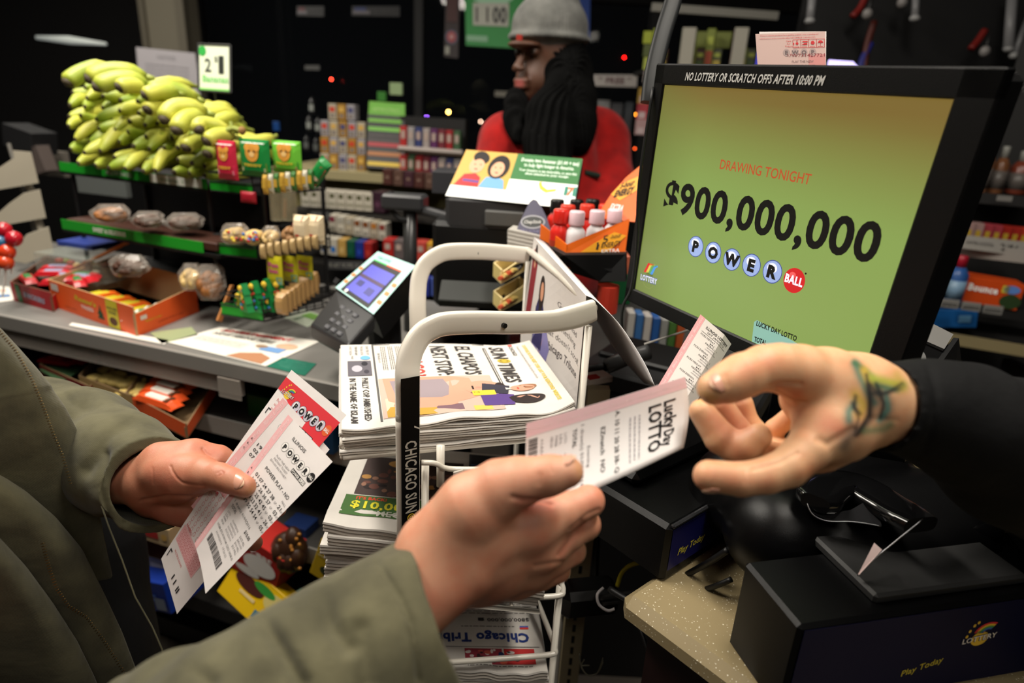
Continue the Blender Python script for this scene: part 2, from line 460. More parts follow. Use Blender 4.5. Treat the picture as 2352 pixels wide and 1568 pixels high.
# ---------------------------------------------------------------- customer in the olive jacket
cust=thing('person','person in worn olive jacket, only arms and chest in frame, handing over a pink-edged ticket','person',P(60,1500,.8))
h=.0011
Lp=[(250,1100,.79,.030),(365,1100,.75,.029)]
box=[P(230,980,.82),P(230,1260,.82),P(640,980,.66),P(640,1300,.82)]
f=fieldof(box,h,.02)
p,r=pr([(250,1100,.79,.030),(350,1100,.755,.029),(410,1095,.74,.030)]); f.chain(p,r,.01)
f.ell(P(415,1088,.722),(.042,.022,.023),.012,M=Matrix((CR*.97-CU*.1,CF,CU)))
p,r=pr([(370,1060,.745,.023),(445,1053,.745,.0215),(498,1058,.75,.017),(548,1080,.762,.0125),(600,1125,.77,.0095),(640,1170,.77,.009)]); f.chain(p,r,.008,.012)
p,r=pr([(345,1125,.765,.026),(405,1160,.77,.022),(470,1200,.775,.0135),(530,1235,.768,.0105),(584,1246,.757,.0095)]); f.chain(p,r,.006,.01)
p,r=pr([(350,1150,.775,.02),(420,1170,.785,.0165),(520,1205,.785,.0105),(580,1215,.775,.009)]); f.chain(p,r,.005,.01)
p,r=pr([(430,1100,.72,.0215),(470,1090,.708,.0172),(505,1094,.698,.0139),(530,1103,.693,.0132),(562,1117,.689,.0118)]); f.chain(p,r,.005,.012)
lh=f.mesh('body',SKIN,cust,2,disp=creases([
 ([(392,1070),(396,1082),(405,1096),(418,1108),(440,1113),(468,1116)],2.6,.0011),([(466,1030),(474,1042),(488,1053)],3.5,.0016),([(500,1086),(508,1080),(512,1084)],2.2,.0006),
 ([(503,1092),(512,1087)],2,.0005),([(498,1062),(520,1064)],3,.0008),([(325,1150),(380,1140),(440,1142),(480,1130)],5,.002),([(350,1075),(352,1110)],3,.0004)]))
paint(lh,[([(470,1020),(540,1050)],30,(196,120,96),.5),([(360,1100),(400,1105)],30,(176,98,80),.45),([(330,1180),(440,1190)],26,(170,92,76),.5),
 ([(505,1088),(512,1084)],10,(170,104,84),.4),([(575,1128),(586,1118)],9,(205,150,105),.6),([(540,1135),(500,1125)],10,(196,112,92),.4)],(198,136,108))
# right hand, nearest to us
box=[P(900,1020,.56),P(900,1480,.5),P(1400,1020,.62),P(1400,1400,.64),P(950,1400,.46),P(1350,1050,.47)]
f=fieldof(box,h,.02)
p,r=pr([(900,1430,.50,.032),(985,1338,.512,.0315),(1060,1290,.522,.032)]); f.chain(p,r,.01)
for q in ([(1010,1280,.52,.030),(1120,1225,.525,.027),(1218,1203,.53,.0215)],[(1020,1300,.53,.030),(1140,1270,.54,.026),(1240,1252,.546,.0205)],
          [(1010,1320,.535,.027),(1140,1300,.55,.025),(1218,1294,.562,.0195)],[(1000,1335,.54,.024),(1100,1325,.56,.0215),(1185,1325,.575,.0170)]):
    p,r=pr(q); f.chain(p,r,.012)
for q in ([(1218,1203,.53,.0215),(1290,1178,.537,.0165),(1350,1150,.545,.0140),(1318,1108,.565,.0115),(1262,1088,.573,.0100)],
          [(1240,1252,.546,.0205),(1300,1224,.553,.0160),(1343,1204,.560,.0135),(1318,1150,.580,.0115),(1250,1125,.588,.0100)],
          [(1218,1294,.562,.0195),(1275,1280,.568,.0150),(1313,1264,.575,.0125),(1295,1200,.597,.0108),(1240,1170,.603,.0095)],
          [(1185,1325,.575,.0170),(1240,1320,.580,.0135),(1280,1308,.585,.0115),(1265,1250,.607,.0095),(1215,1215,.612,.009)]):
    p,r=pr(q); f.chain(p,r,.0022,.011)
p,r=pr([(1000,1255,.515,.029),(1085,1165,.507,.0272),(1150,1122,.503,.0222),(1195,1106,.50,.0188),(1245,1095,.497,.0150),(1268,1090,.496,.0141),(1303,1084,.495,.0122)]); f.chain(p,r,.006,.015)
rh=f.mesh('right_hand',SKIN,cust,2,disp=creases([
 ([(1178,1142),(1200,1148),(1245,1150),(1268,1158)],5,.0022),([(1285,1275),(1310,1240),(1338,1200)],6,.0012),([(1262,1068),(1268,1085)],3,.0004),
 ([(1310,1215),(1350,1180),(1375,1170)],4,.0010),([(1240,1090),(1238,1110)],6,.0006),([(1230,1300),(1290,1290)],6,.0010)],
 extra=lambda p:.0005*wave(p,90,3)))
paint(rh,[([(1200,1150),(1260,1160)],22,(190,104,84),.6),([(1335,1120),(1385,1150)],35,(226,150,122),.6),([(1290,1270),(1335,1205)],12,(200,120,100),.5),
 ([(960,1380),(1040,1390),(1150,1370)],40,(176,104,80),.55),([(1330,1065),(1335,1090)],14,(228,178,130),.6),([(1230,1230),(1250,1260)],30,(222,146,120),.4),
 ([(1080,1100),(1180,1070)],30,(214,150,120),.4)],(214,156,126))
# one body: the hands belong to the same skin object
def join(a,b):
    va=[tuple(v.co) for v in a.data.vertices]; fa=[tuple(p.vertices) for p in a.data.polygons]
    vb=[tuple(v.co) for v in b.data.vertices]; fb=[tuple(i+len(va) for i in p.vertices) for p in b.data.polygons]
    cols=[]
    for o in (a,b):
        c=np.zeros(len(o.data.vertices)*4,np.float32); o.data.color_attributes['tint'].data.foreach_get('color',c); cols.append(c)
    me=bpy.data.meshes.new(a.name); me.from_pydata(va+vb,[],fa+fb); me.materials.append(SKIN)
    me.polygons.foreach_set('use_smooth',[True]*len(me.polygons))
    me.color_attributes.new('tint','FLOAT_COLOR','POINT').data.foreach_set('color',np.concatenate(cols))
    a.data=me; bpy.data.objects.remove(b); return a
# arms and shoulders run inside the sleeves so that both hands belong to one body
arm=[(-260,1500,.66,.045),(-60,1180,.85,.042),(120,1060,.88,.040),(250,1100,.79,.030)]
p,r=pr(arm); p2,r2=pr([(-260,1500,.66,.045),(-60,1860,.47,.042),(350,1830,.44,.040),(700,1600,.462,.036),(900,1430,.50,.032)])
f=fieldof(p+p2,.004,.06); f.chain(p,r,.01); f.chain(p2,r2,.01); f.ell(P(-320,1600,.75),(.12,.1,.14),.02)
ar=f.mesh('arms',SKIN,cust,2); paint(ar,[],(198,136,108))
body=join(join(lh,rh),ar)
UPN=-CF
nail(P(556,1111,.690),P(575,1122,.687)-P(515,1094,.697),-CF*.95+CU*.35,.0195,.0165,.0125,cust)
nail(P(1303,1082,.495),P(1330,1078,.494)-P(1240,1094,.498),CU*.92-CF*.38,.0185,.0160,.0127,cust)
# left sleeve
def ringcuff(f,c,n,r,ri):
    pass
c0=P(352,1114,.757); ax=(P(430,1122,.715)-P(250,1070,.83)).normalized()
f=fieldof([P(-120,980,.98),P(470,1110,.70),P(200,780,.9),P(200,1300,.8)],.0022,.05)
p,r=pr([(-80,1010,1.0,.105),(80,1010,.93,.088),(190,1022,.865,.073),(280,1065,.80,.0605),(352,1112,.757,.0515)]); p.append(c0+ax*.04); r.append(.050); f.chain(p,r,.02)
f.half(c0+ax*.006,tuple((ax*.93-CF*.25+CU*.05).normalized()))
f.cap(c0-ax*.06,c0+ax*.06,.043,.0455,.003,cut=True)
ls=f.mesh('jacket_sleeve',OLIVED,cust,2,disp=creases([
 ([(395,1030),(340,1050),(300,1090),(285,1140),(290,1200)],4,.0032),([(225,880),(200,930),(150,960)],16,.006),([(320,960),(250,1000),(200,1080)],14,.005),
 ([(250,1200),(230,1120),(240,1040)],12,.006),([(130,880),(160,920),(230,935)],12,.005)],extra=lambda p:.0038*wave(p,48,1)+.0016*wave(p,120,2)))
# right sleeve
c1=P(985,1425,.508); ax=(P(1130,1370,.525)-P(700,1600,.46)).normalized()
f=fieldof([P(300,1500,.5),P(300,2000,.40),P(1150,1250,.52),P(1150,1700,.50),P(700,1200,.5)],.0022,.04)
p,r=pr([(330,1950,.43,.085),(560,1740,.44,.078),(760,1590,.465,.070),(880,1500,.487,.064),(985,1425,.508,.0605)]); p.append(c1+ax*.04); r.append(.060); f.chain(p,r,.02)
p,r=pr([(300,1640,.47,.028),(400,1600,.46,.024),(470,1640,.455,.02)]); f.chain(p,r,.02)
f.half(c1+ax*.004,tuple((ax-CF*.15).normalized()))
f.cap(c1-ax*.09,c1+ax*.06,.050,.0545,.003,cut=True)
rs=f.mesh('jacket_sleeve',OLIVE,cust,2,disp=creases([
 ([(850,1262),(880,1310),(920,1370),(945,1430),(958,1500),(965,1568)],6,.0048),([(590,1400),(640,1480),(690,1568)],20,.009),
 ([(740,1370),(760,1430),(800,1480)],24,.007),([(440,1530),(480,1560)],20,.006),([(830,1440),(850,1568)],24,.006)],extra=lambda p:.0048*wave(p,36,5)+.0020*wave(p,90,6)))
# chest: black shirt and the two open front panels
f=fieldof([P(-450,900,1.3),P(-450,1900,.9),P(480,1000,1.2),P(480,1950,.8)],.006,.02)
p,r=pr([(0,930,1.10,.10),(60,1300,1.08,.17),(80,1750,1.04,.20)]); f.chain(p,r,.03)
sh=f.mesh('black_shirt',BLACKC,cust,2,disp=lambda p,n:.004*wave(p,30,9))
sh['label']='black shirt under the open jacket'
# unseen head and shoulders of the customer at left, added to shade the jacket
f=fieldof([Vector((-1.0,.12,.75)),Vector((-.40,1.0,1.82))],.01,.02)
f.ell((-.66,.50,1.66),(.10,.11,.13),.03); f.ell((-.66,.50,1.72),(.12,.13,.10),.03); f.cap((-.66,.5,1.5),(-.66,.5,1.6),.07,.06,.03)
f.chain([(-.56,.26,1.30),(-.64,.50,1.38),(-.86,.82,1.34)],[.10,.12,.10],.05); f.chain([(-.68,.52,1.3),(-.72,.5,.85)],[.13,.14],.05)
hd=f.mesh('shading_shoulders',OLIVED,cust,2)
def panel(edge,xl,d0,d1,m,name='jacket_front',roll=.03,fold=0,seed=0,n=16,lean=.0003):
    rows=[]; R=random.Random(seed)
    K=[]
    for (x0,y0),(x1,y1) in zip(edge,edge[1:]):
        for i in range(6): K.append((x0+(x1-x0)*i/6,y0+(y1-y0)*i/6))
    K.append(edge[-1])
    for i,(x,y) in enumerate(K):
        row=[]
        for j in range(n+1):
            t=j/n; xx=xl+(x-xl)*t; yy=y+(1-t)*60
            d=d0+lean*(yy-1150)+(d1-d0)*t+roll*max(0,t-.86)**2/.02+.003*math.sin(i*.45+j*.3+seed)*(1-t)+fold*math.sin(t*9+i*.1)
            row.append(P(xx,yy,d))
        rows.append(row)
    q=MB(); q.grid(rows,m); o=q.build(name,cust,smooth=True); solid(o,.0035,0); subd(o,1); return o
eA=[(-60,690),(0,752),(45,800),(88,848),(118,884),(124,896),(150,932),(178,985),(198,1040),(212,1100),(226,1150),(240,1230),(262,1330)]
eB=[(-60,1055),(0,1090),(60,1128),(130,1188),(190,1260),(240,1360),(282,1450),(316,1540),(345,1640)]
eC=[(-60,1170),(0,1236),(60,1300),(120,1380),(178,1470),(222,1560),(250,1660)]
panel(eA,-260,.62,.79,OLIVED,seed=1)
panel(eB,-260,.56,.70,OLIVED,seed=2,lean=.00042)
panel(eC,-260,.50,.62,OLIVED,seed=3,lean=.00045)
def zipper(line,d0,d1,sz,n,label):
    L=[0]
    for a,b in zip(line,line[1:]): L.append(L[-1]+math.dist(a,b))
    q=MB()
    for i in range(n):
        s=L[-1]*i/(n-1); k=max(j for j in range(len(line)-1) if L[j]<=s+1e-6 and j<len(line)-1); t=(s-L[k])/(L[k+1]-L[k])
        x=line[k][0]+(line[k+1][0]-line[k][0])*t; y=line[k][1]+(line[k+1][1]-line[k][1])*t; d=d0+(d1-d0)*i/(n-1)
        a=math.atan2(line[k+1][1]-line[k][1],line[k+1][0]-line[k][0])
        M=Matrix.Translation(P(x,y,d))@Matrix((CR,-CU,-CF)).transposed().to_4x4()@Matrix.Rotation(a,4,'Z')
        q.box((0,0,0),(sz*.55,sz*2.0,sz),BRASS,M=M,bev=sz*.15)
    return q.build('zipper',cust)
zipper([(-5,748+8),(38,808),(72,868),(98,930),(122,995),(143,1045),(162,1110)],.722-.118,.735-.014,.0016,58,'')
zipper([(98,1248),(112,1300),(130,1350),(158,1392),(200,1418),(238,1470),(270,1520),(300,1568)],.645+.030,.648+.170,.0019,60,'')
# hem seam line of the inner coat edge
q=MB(); q.tube([P(x,y,.72) for x,y in ((226,1140),(250,1210),(280,1285),(310,1370),(350,1440),(372,1490),(386,1568))],.0009,OLIVED,6); q.build('shirt_seam',cust,smooth=True)
# ---------------------------------------------------------------- clerk's tattooed hand
clk=thing('person','person in black long sleeves reaching in with a tattooed open hand','person',P(2300,1000,.6))
box=[P(1560,760,.48),P(1560,1160,.66),P(2200,760,.66),P(2200,1100,.5)]
f=fieldof(box,h,.02)
p,r=pr([(2210,950,.575,.033),(2110,935,.56,.031),(2020,925,.55,.0305),(1960,925,.542,.031)]); f.chain(p,r,.01)
for q in ([(1975,900,.545,.030),(1900,925,.535,.027),(1900,975,.522,.0222)],[(1990,940,.55,.028),(1930,985,.535,.025),(1900,985,.525,.022)],
          [(1990,950,.56,.027),(1920,1000,.56,.022),(1880,1035,.555,.0175)],[(1985,950,.575,.022),(1920,1010,.585,.018),(1880,1045,.585,.014)]):
    p,r=pr(q); f.chain(p,r,.012)
for q,k in (([(1900,978,.522,.0218),(1858,1030,.512,.0172),(1812,1072,.505,.0152),(1760,1092,.502,.0137),(1700,1100,.50,.0130),(1628,1092,.497,.0122)],.011),
          ([(1885,1030,.555,.0165),(1800,1058,.565,.0145),(1705,1036,.555,.0140),(1655,1005,.557,.0137),(1612,945,.562,.0110)],.01),
          ([(1690,1030,.552,.0125),(1715,1022,.547,.0130),(1742,1002,.543,.0112)],.004),
          ([(1880,1045,.585,.014),(1740,1035,.59,.0125),(1692,985,.592,.0120),(1657,930,.59,.0105)],.01),
          ([(1880,1045,.60,.012),(1770,1030,.615,.0115),(1714,968,.615,.0115),(1703,928,.613,.0112)],.01),
          ([(1860,940,.575,.011),(1822,950,.585,.0085),(1780,985,.595,.009),(1770,1020,.60,.009)],.008)):
    p,r=pr(q); f.chain(p,r,.0022,k)
p,r=pr([(1960,900,.545,.0300),(1895,872,.535,.0265),(1835,856,.525,.0222),(1790,845,.518,.0188),(1755,845,.512,.0172),(1705,863,.505,.0165),(1675,878,.502,.0150),(1640,892,.50,.0130)]); f.chain(p,r,.006,.015)
p,r=pr([(1850,880,.535,.017),(1838,915,.55,.014),(1862,945,.555,.016)]); f.chain(p,r,.010)
ch=f.mesh('body',SKIN,clk,2,disp=creases([
 ([(1770,888),(1800,880),(1840,882)],5,.0016),([(1785,896),(1820,915),(1850,925)],5,.0014),([(1880,1010),(1900,1020),(1935,1000),(1960,985)],9,.0012),
 ([(1730,1078),(1790,1062),(1830,1040)],4,.0010),([(1668,862),(1672,885)],4,.0005),([(1710,1080),(1712,1110)],4,.0005),([(2000,960),(2060,965)],7,.0005)],
 extra=lambda p:.0005*wave(p,85,4)))
G=(70,120,84);Y=(206,176,60);K=(48,44,46);T=(60,130,120)
paint(ch,[([(1900,975),(1925,985)],24,(226,140,110),.6),([(1770,830),(1720,850)],26,(226,150,116),.5),([(1600,910),(1640,915)],14,(226,176,96),.6),([(1790,890),(1830,905)],16,(196,110,80),.5),
 ([(1640,960),(1700,1040)],24,(196,124,94),.55),([(1600,1100),(1640,1095),(1760,1110)],22,(216,140,108),.5),([(1660,925),(1690,985)],18,(190,122,100),.6),([(1703,925),(1712,980)],18,(186,124,104),.6),([(1840,1090),(1900,1075)],16,(190,120,80),.5),
 ([(1965,835),(1975,860),(1990,895),(2008,925)],11,T,0.90),([(1962,832),(1990,850),(2010,875),(2020,905)],7,G,0.95),([(1985,850),(2000,885)],11,Y,0.85),([(2005,870),(2050,880),(2070,885)],13,(170,178,60),0.90),
 ([(2015,885),(2060,895),(2075,885)],7,G,0.90),([(1962,928),(1950,945),(1950,965)],11,T,0.85),([(1965,905),(1985,930),(1975,950)],14,Y,0.75),([(1995,885),(2000,930),(1998,960),(1975,990)],10,K,0.90),
 ([(2015,900),(2035,930),(2030,955)],19,K,0.77),([(2035,900),(2040,940),(2020,965)],8,T,0.75),([(1965,910),(1962,935),(1975,950)],5,K,0.85),([(1960,990),(1945,1010),(1940,1025)],17,(78,78,72),0.75),([(2000,885),(2010,900),(2030,905),(2070,890)],5,K,0.75),
 ([(1985,990),(2030,985),(2045,975)],10,G,0.65),([(2060,860),(2075,890)],12,(190,170,70),0.55),([(1990,860),(1998,905),(1996,950),(1968,1000)],4,(34,32,36),.85),([(2012,880),(2030,925),(2022,960)],4,(34,32,36),.8),([(2000,905),(2040,900),(2072,880)],4,(40,44,44),.7),([(1958,925),(1972,960),(1962,1000)],4,(40,40,44),.7)],(228,178,136))
nail(P(1641,890,.50),P(1612,904,.497)-P(1700,865,.505),-CF*.9+CU*.35-CR*.1,.0185,.0175,.0140,clk)
nail(P(1628,1094,.497),P(1590,1094,.495)-P(1700,1100,.50),-CF*.45-CU*.9,.0130,.0130,.0128,clk,'fingernail')
c2=P(2050,932,.552); ax=(P(1960,925,.54)-P(2210,950,.575)).normalized()
f=fieldof([P(2020,760,.6),P(2050,1150,.5),P(2600,800,.8),P(2600,1350,.5)],.003,.05)
p,r=pr([(2560,1130,.66,.090),(2330,1040,.60,.066),(2210,970,.575,.050),(2130,945,.563,.0405)]); p.append(c2+ax*.03); r.append(.0375); f.chain(p,r,.02)
f.half(c2+ax*.012,tuple((ax).normalized())); f.cap(c2-ax*.03,c2+ax*.05,.034,.036,.002,cut=True)
sl=f.mesh('black_sleeve',BLACKC,clk,2,disp=creases([([(2135,840),(2150,900),(2145,980),(2120,1040)],5,.003)],extra=lambda p:.003*wave(p,40,8)))
f=fieldof([P(2130,1000,.75),P(2130,1500,.62),P(2900,900,.9),P(2900,1700,.6)],.008,.06)
p,r=pr([(2560,1130,.66,.09),(2650,1250,.75,.15),(2700,1700,.7,.16)]); f.chain(p,r,.03); f.mesh('black_top',BLACKC,clk,2)
# ================================================================== TICKETS
PINK=mat((242,186,188),.7); PINKL=mat((250,222,222),.7); RED=mat((222,52,62),.6); INKG=mat((120,116,118),.7); REDI=mat((214,96,100),.7)
TPAP=mat((240,234,232),.7,var=.04,vscale=60); WI=mat((248,244,240),.6); BALLW=mat((206,200,214),.5); ORG=mat((230,100,50),.5); YEL=mat((240,200,60),.5); TEAL=mat((60,150,150),.5)
def strip(S,n,text='Illinois Lottery',w=9,vis=PINKL):
    S.rect(0,0,w,S.H,PINK,1,1,14)
    for i in range(n): S.text(text,w*.68,(i+.5)*S.H/n,w*.72,vis,2,rot=PI/2,w=S.H/n*.82,shear=.3,res=1)
def logo_lottery(S,u,v,w,rot=0,l=2,dark=True):
    """pot with a rainbow and the word LOTTERY"""
    S.ell(u,v-.10*w,.26*w,.22*w,YEL,l)
    for i,c in enumerate((RED,YEL,mat((70,160,80),.5),mat((60,100,190),.5))):
        pts=[]
        r0=(.42-.07*i)*w
        for k in range(9):
            a=PI*(.95-.62*k/8); pts.append((u+.18*w+r0*math.cos(a),v+.05*w+r0*.8*math.sin(a)))
        for k in range(8,-1,-1):
            a=PI*(.95-.62*k/8); pts.append((u+.18*w+(r0-.07*w)*math.cos(a),v+.05*w+(r0-.07*w)*.8*math.sin(a)))
        S.poly(pts,c,l+.5)
    for (a,b) in ((-.38,.18),(-.30,.34),(-.42,.02),(-.2,.42)): S.ell(u+a*w,v+b*w,.04*w,.05*w,YEL,l)
    S.text('LOTTERY',u,v-.16*w,.24*w,mat((20,24,60),.5),l+1,w=w*1.04,bold=.06,rot=.08)
    S.text('LOTTERY',u,v-.155*w,.22*w,WI,l+1.6,w=w,bold=.01,rot=.08)
    S.text('Illinois',u,v+.07*w,.13*w,mat((20,24,60),.5),l+1,w=w*.4,shear=.3)
def balls(S,u,v,du,dv,R,word='POWER',last='BALL',outline=True,fill=None,lastm=None,ink=None,rx=.85):
    for i,ch in enumerate(word):
        x,y=u+du*i,v+dv*i
        if fill: S.ell(x,y,R,R*1.05,INK,1.5); S.ell(x,y,R*.93,R*.98,fill,2); S.ell(x-.25*R,y+.2*R,R*.45,R*.55,WI,2.5)
        else: S.ell(x,y,R*.9,R,INK,1.5); S.ell(x,y,R*.84,R*.94,WI,2)
        S.text(ch,x,y-.52*R,1.45*R,ink or INK,3.4,bold=.06)
    x,y=u+du*len(word),v+dv*len(word)
    S.ell(x,y,R*.9,R,lastm or INK,2); S.text(last,x,y-.3*R,.85*R,WI,3.4,w=R*1.3,bold=.03)
def powerticket(S,rows,code,front=True):
    S.base(TPAP,10,24,th=.12); strip(S,5)
    S.text('ILLINOIS',36,S.H-17,6,INK,2,w=24,al='l' if 0 else 'c',bold=.01)
    balls(S,23,S.H-29,10.6,0,5.6)
    S.rect(50,S.H-42,26,5,INK,1.5); S.rect(66,S.H-41.4,9.4,3.8,WI,2); S.text('POWER',58,S.H-41.3,4.6,WI,3,w=14,bold=.02); S.text('PLAY',71,S.H-41.3,4.6,INK,3,w=8)
    for i,t in enumerate(('PLAY THE NEW','INSTANT TICKET','$500,000 BIG MONEY!')): S.text(t,35,S.H-44-i*4.2,3.6,INKG,2,w=(27,28,34)[i],res=1)
    S.text('POWER PLAY - NO',47,S.H-64,6,INK,2,w=54,res=2,bold=.01)
    S.text('PBALL',74,S.H-70.5,3.4,INKG,2,w=9,res=1)
    for j,t in enumerate(rows):
        y=S.H-77.5-j*7.1
        S.text('ABCDE'[j]+'.',4+ -1.2*0,y+.4,3.4,INK,3,res=1,bold=.02)
        a,b=t
        for i,nn in enumerate(a): S.text(nn,17+i*9.6,y,6,INK,2,w=6.8,bold=.012)
        S.text('QP -',65,y,3.6,INKG,2,w=7,res=1); S.text(b,73.5,y,6,INK,2,w=6.8,bold=.012); S.text('QP',79.6,y,3.4,INKG,2,w=3.6,res=1)
    y=S.H-117
    S.text('1 draw(s) 01/09/2016',38,y,4.6,INK,2,w=48,res=1); S.text('TOTAL',21,y-6.5,5.2,INK,2,w=14,bold=.015); S.text('$10.00',66,y-6.5,5.2,INK,2,w=15,bold=.02)
    for i,(a,b,c) in enumerate((('LOTO','01/09/2016','$18.75 MILL'),('LDL','01/09/2016','$450,000'),('PWRB','01/09/2016','$900 MILL'),('MEGA','01/12/2016','$15 MILL'))):
        yy=y-14-i*4.2; S.text(a,19,yy,3.9,INKG,2,w=8,res=1); S.text(b,41,yy,3.9,INKG,2,w=20,res=1); S.text(c,66,yy,3.9,INKG,2,w=16,res=1)
    S.text(code,44,y-33,4.2,INK,2,w=62,res=1); S.text('01/09/2016   17:26:22',42,y-39,3.8,INKG,2,w=44,res=1)
    S.bars(14,y-54,52,10,INK,2,seed=len(code))
# stack in the left hand, back to front
def sbend(a,b=0): return lambda s,t:(-CF)*(a*math.sin(PI*t))+(-CF)*(b*math.sin(PI*s))
sl=Sheet(82,205,bil(P(669.5,849,.752),P(796,953,.742),P(400,1415,.700),P(363.5,1287,.712),lambda s,t:(-CF)*(.004*math.sin(PI*t))-CF*(-.018)*max(0,.22-t)**1.2*2))
S=sl; S.base(TPAP,12,30,th=.12)
top=[(0,186+4*0)]
wave_=[(82*i/20, 176-13*math.sin((i/20-.1)*PI*.95)**1 if 0 else 175-(i/20)*8-9*math.sin((i/20-.25)*PI*1.5)) for i in range(21)]
pts=[(0,197),(82,197)]+[(u,170-12*math.sin((u/82-.5)*PI)) for u in [82*i/20 for i in range(20,-1,-1)]]
n0=21
a=[(82*i/20,197) for i in range(21)]; b=[(82*i/20,171-13*math.sin((i/20-.5)*PI)) for i in range(21)]
S.raw(a+b,[(i,i+21,i+22,i+1)[::-1] for i in range(20)],RED,1)
a2=[(82*i/20,170.6-13*math.sin((i/20-.5)*PI)) for i in range(21)]
S.raw(b+a2,[(i,i+21,i+22,i+1)[::-1] for i in range(20)],BALLW,1.3)
logo_lottery(S,14,187,17)
balls(S,30,182.5,9.3,.5,5.0,fill=BALLW,lastm=ORG,last='BALL')
S.rect(46,168.2,24,4.6,INK,2); S.text('POWER',52.5,169,4.6,WI,3,w=12,bold=.03); S.rect(59.4,168.8,10,3.4,WI,2.5); S.text('PLAY',64.4,169,4.2,INK,3.5,w=9)
for i,t in enumerate(('Pick 5 numbers in each game, or','select QP','numbers.  Pick 1 POWERBALL')): S.text(t,7,178-i*4.4-3,4,REDI,2,w=(46,10,50)[i],al='l',res=1,rot=-.08)
S.ell(53,157,1.9,2.3,mat((70,50,150),.5),2); S.text('Add POWERPLAY',66,154.5,4.2,REDI,2,w=22,res=1,bold=.02,rot=-.05); S.text('Multiply to power',66,150,2.6,REDI,2,w=20,res=1,rot=-.05)
S.rect(4,160,1.1,6,INK,2);S.rect(4,165,4,1.1,INK,2)
for j in range(14):
    for i in range(9):
        u=8+i*8.2; v=44+j*5.2
        S.ring(u,v,1.9,2.1,.35,REDI,1.5,10)
S.rect(3,24,60,16,PINK,1,6,2)
for j in range(3):
    for i in range(12): S.ring(8+i*4.6,27+j*4.6,1.6,1.8,.3,REDI,2,9)
S.text('POWERBALL',14,40.6,3.2,REDI,2,w=17,res=1,bold=.03); S.text('$2 GAME',12,80,3.6,REDI,2.4,w=12,res=1,bold=.04); S.text('MULTIPLE DRAWS',26,18,3,REDI,2,w=26,res=1)
S.rect(3,84,26,8,PINK,1); S.text('POWERPLAY',14,93,3.4,REDI,2.4,w=18,res=1,bold=.03)
for i in range(4): S.ring(6+i*5,88,1.8,2,.3,REDI,2,9)
S.rect(5,8,1.4,8,INK,2);S.rect(5,14.6,6,1.4,INK,2)
for u in (36,44,54,57.5): S.rect(u,5,2.2,5,INK,2)
tk=S.build('play_slip'); tag(tk,'red-headed number play slip fanned behind the other tickets in the left hand','play slip')
S=Sheet(82,190,bil(P(650,913,.742),P(757,1032,.735),P(540,1290,.712),P(439,1162,.722),sbend(.003)))
S.base(TPAP,10,20,th=.12); strip(S,4)
S.text('ILLINOIS',36,173,6,INK,2,w=24); balls(S,23,161,10.6,0,5.6)
S.rect(30,131,.01,.01,INK)
for j,t in enumerate(('19','02','07')):
    S.text('ABC'[j]+'.',4,121.5-j*8,3.4,INK,3,res=1,bold=.02); S.text(t,17,121-j*8,6.2,INK,2,w=7.4,bold=.012)
S.rect(22,134,5,1.3,INK,2)
S.text('010928 (512',24,32,4.6,INK,2,w=26,res=1); S.bars(15,12,30,11,INK,2,seed=4)
tk=S.build('lottery_ticket'); tag(tk,'pink-edged lottery ticket in the left hand, middle of the fan, showing 19 02 07','lottery ticket','pink-edged lottery tickets')
S=Sheet(82,190,bil(P(662,952,.724),P(764,1060,.716),P(472,1363,.672),P(447,1248,.690),lambda s,t:(-CF)*(.004*math.sin(PI*t))+(CR*.35+CU*.1)*(.004*math.sin(PI*s)*(1-t)**2)))
powerticket(S,[(('01','07','24','27','38'),'21'),(('14','17','26','36','57'),'03'),(('19','20','25','42','45'),'03'),(('10','21','23','32','41'),'26'),(('34','39','50','54','??'[:0] or '54'),'05')],'01728A (512 0010011640 122021 109545.03')
tk=S.build('lottery_ticket'); tag(tk,'front pink-edged power play ticket with five number rows, under the left thumb','lottery ticket','pink-edged lottery tickets')
# the ticket handed over
S=Sheet(82,168,bil(P(1573,865,.590),P(1570,1028,.575),P(1205,1190,.528),P(1209,972,.545),lambda s,t:CR*(.006*math.sin(PI*s)*max(0,t-.6)/.4)+(-CF)*(.006*math.sin(PI*t))+(-CF)*(-.006)*math.sin(PI*s)))
S.base(mat((250,247,246),.6),14,26,th=.12); 
S.rect(0,0,13,S.H,mat((250,212,218),.7),1,2,16)
for i in range(6): S.text('Illinois Lottery',8.4,(i+.5)*28,6,PINKL,2,rot=PI/2,w=25,shear=.3,res=1)
S.text('Lucky',36,S.H-26,17,INK,2,w=31,bold=.035); S.text('Day',62,S.H-26,15,INK,2,w=17,bold=.03); S.text('LOTTO',46,S.H-42,18,INK,2,w=50,bold=.03)
S.lines(26,S.H-62,46,14,3,mat((190,186,190),.7),2,3,.35)
S.text('A. 10 11 20 28 38- Q',45,S.H-77,6.5,INK,2,w=62,bold=.012); S.text('EZmatch  NO',48,S.H-92,6.5,INK,2,w=44,bold=.012)
S.text('Evening',50,S.H-106,4.6,INKG,2,w=20); S.text('1 draw(s) 01/09/2016',46,S.H-113,5,INKG,2,w=58); S.text('TOTAL',28,S.H-121,5.6,INK,2,w=18,bold=.02); S.text('$2.00',64,S.H-121,5.6,INK,2,w=14,bold=.02)
for i,(a,b) in enumerate((('LOTO','01/09/2016'),('LDL','01/09/2016'),('PWRB','01/09/2016'),('MEGA','01/12/2016'))): S.text(a,25,S.H-130-i*4.6,4,INKG,2,w=10,res=1); S.text(b,50,S.H-130-i*4.6,4,INKG,2,w=22,res=1)
S.text('01A502 0012 12212',44,14.5,4,INKG,2,w=50,res=1); S.bars(16,2.5,54,9,INK,2,seed=11)
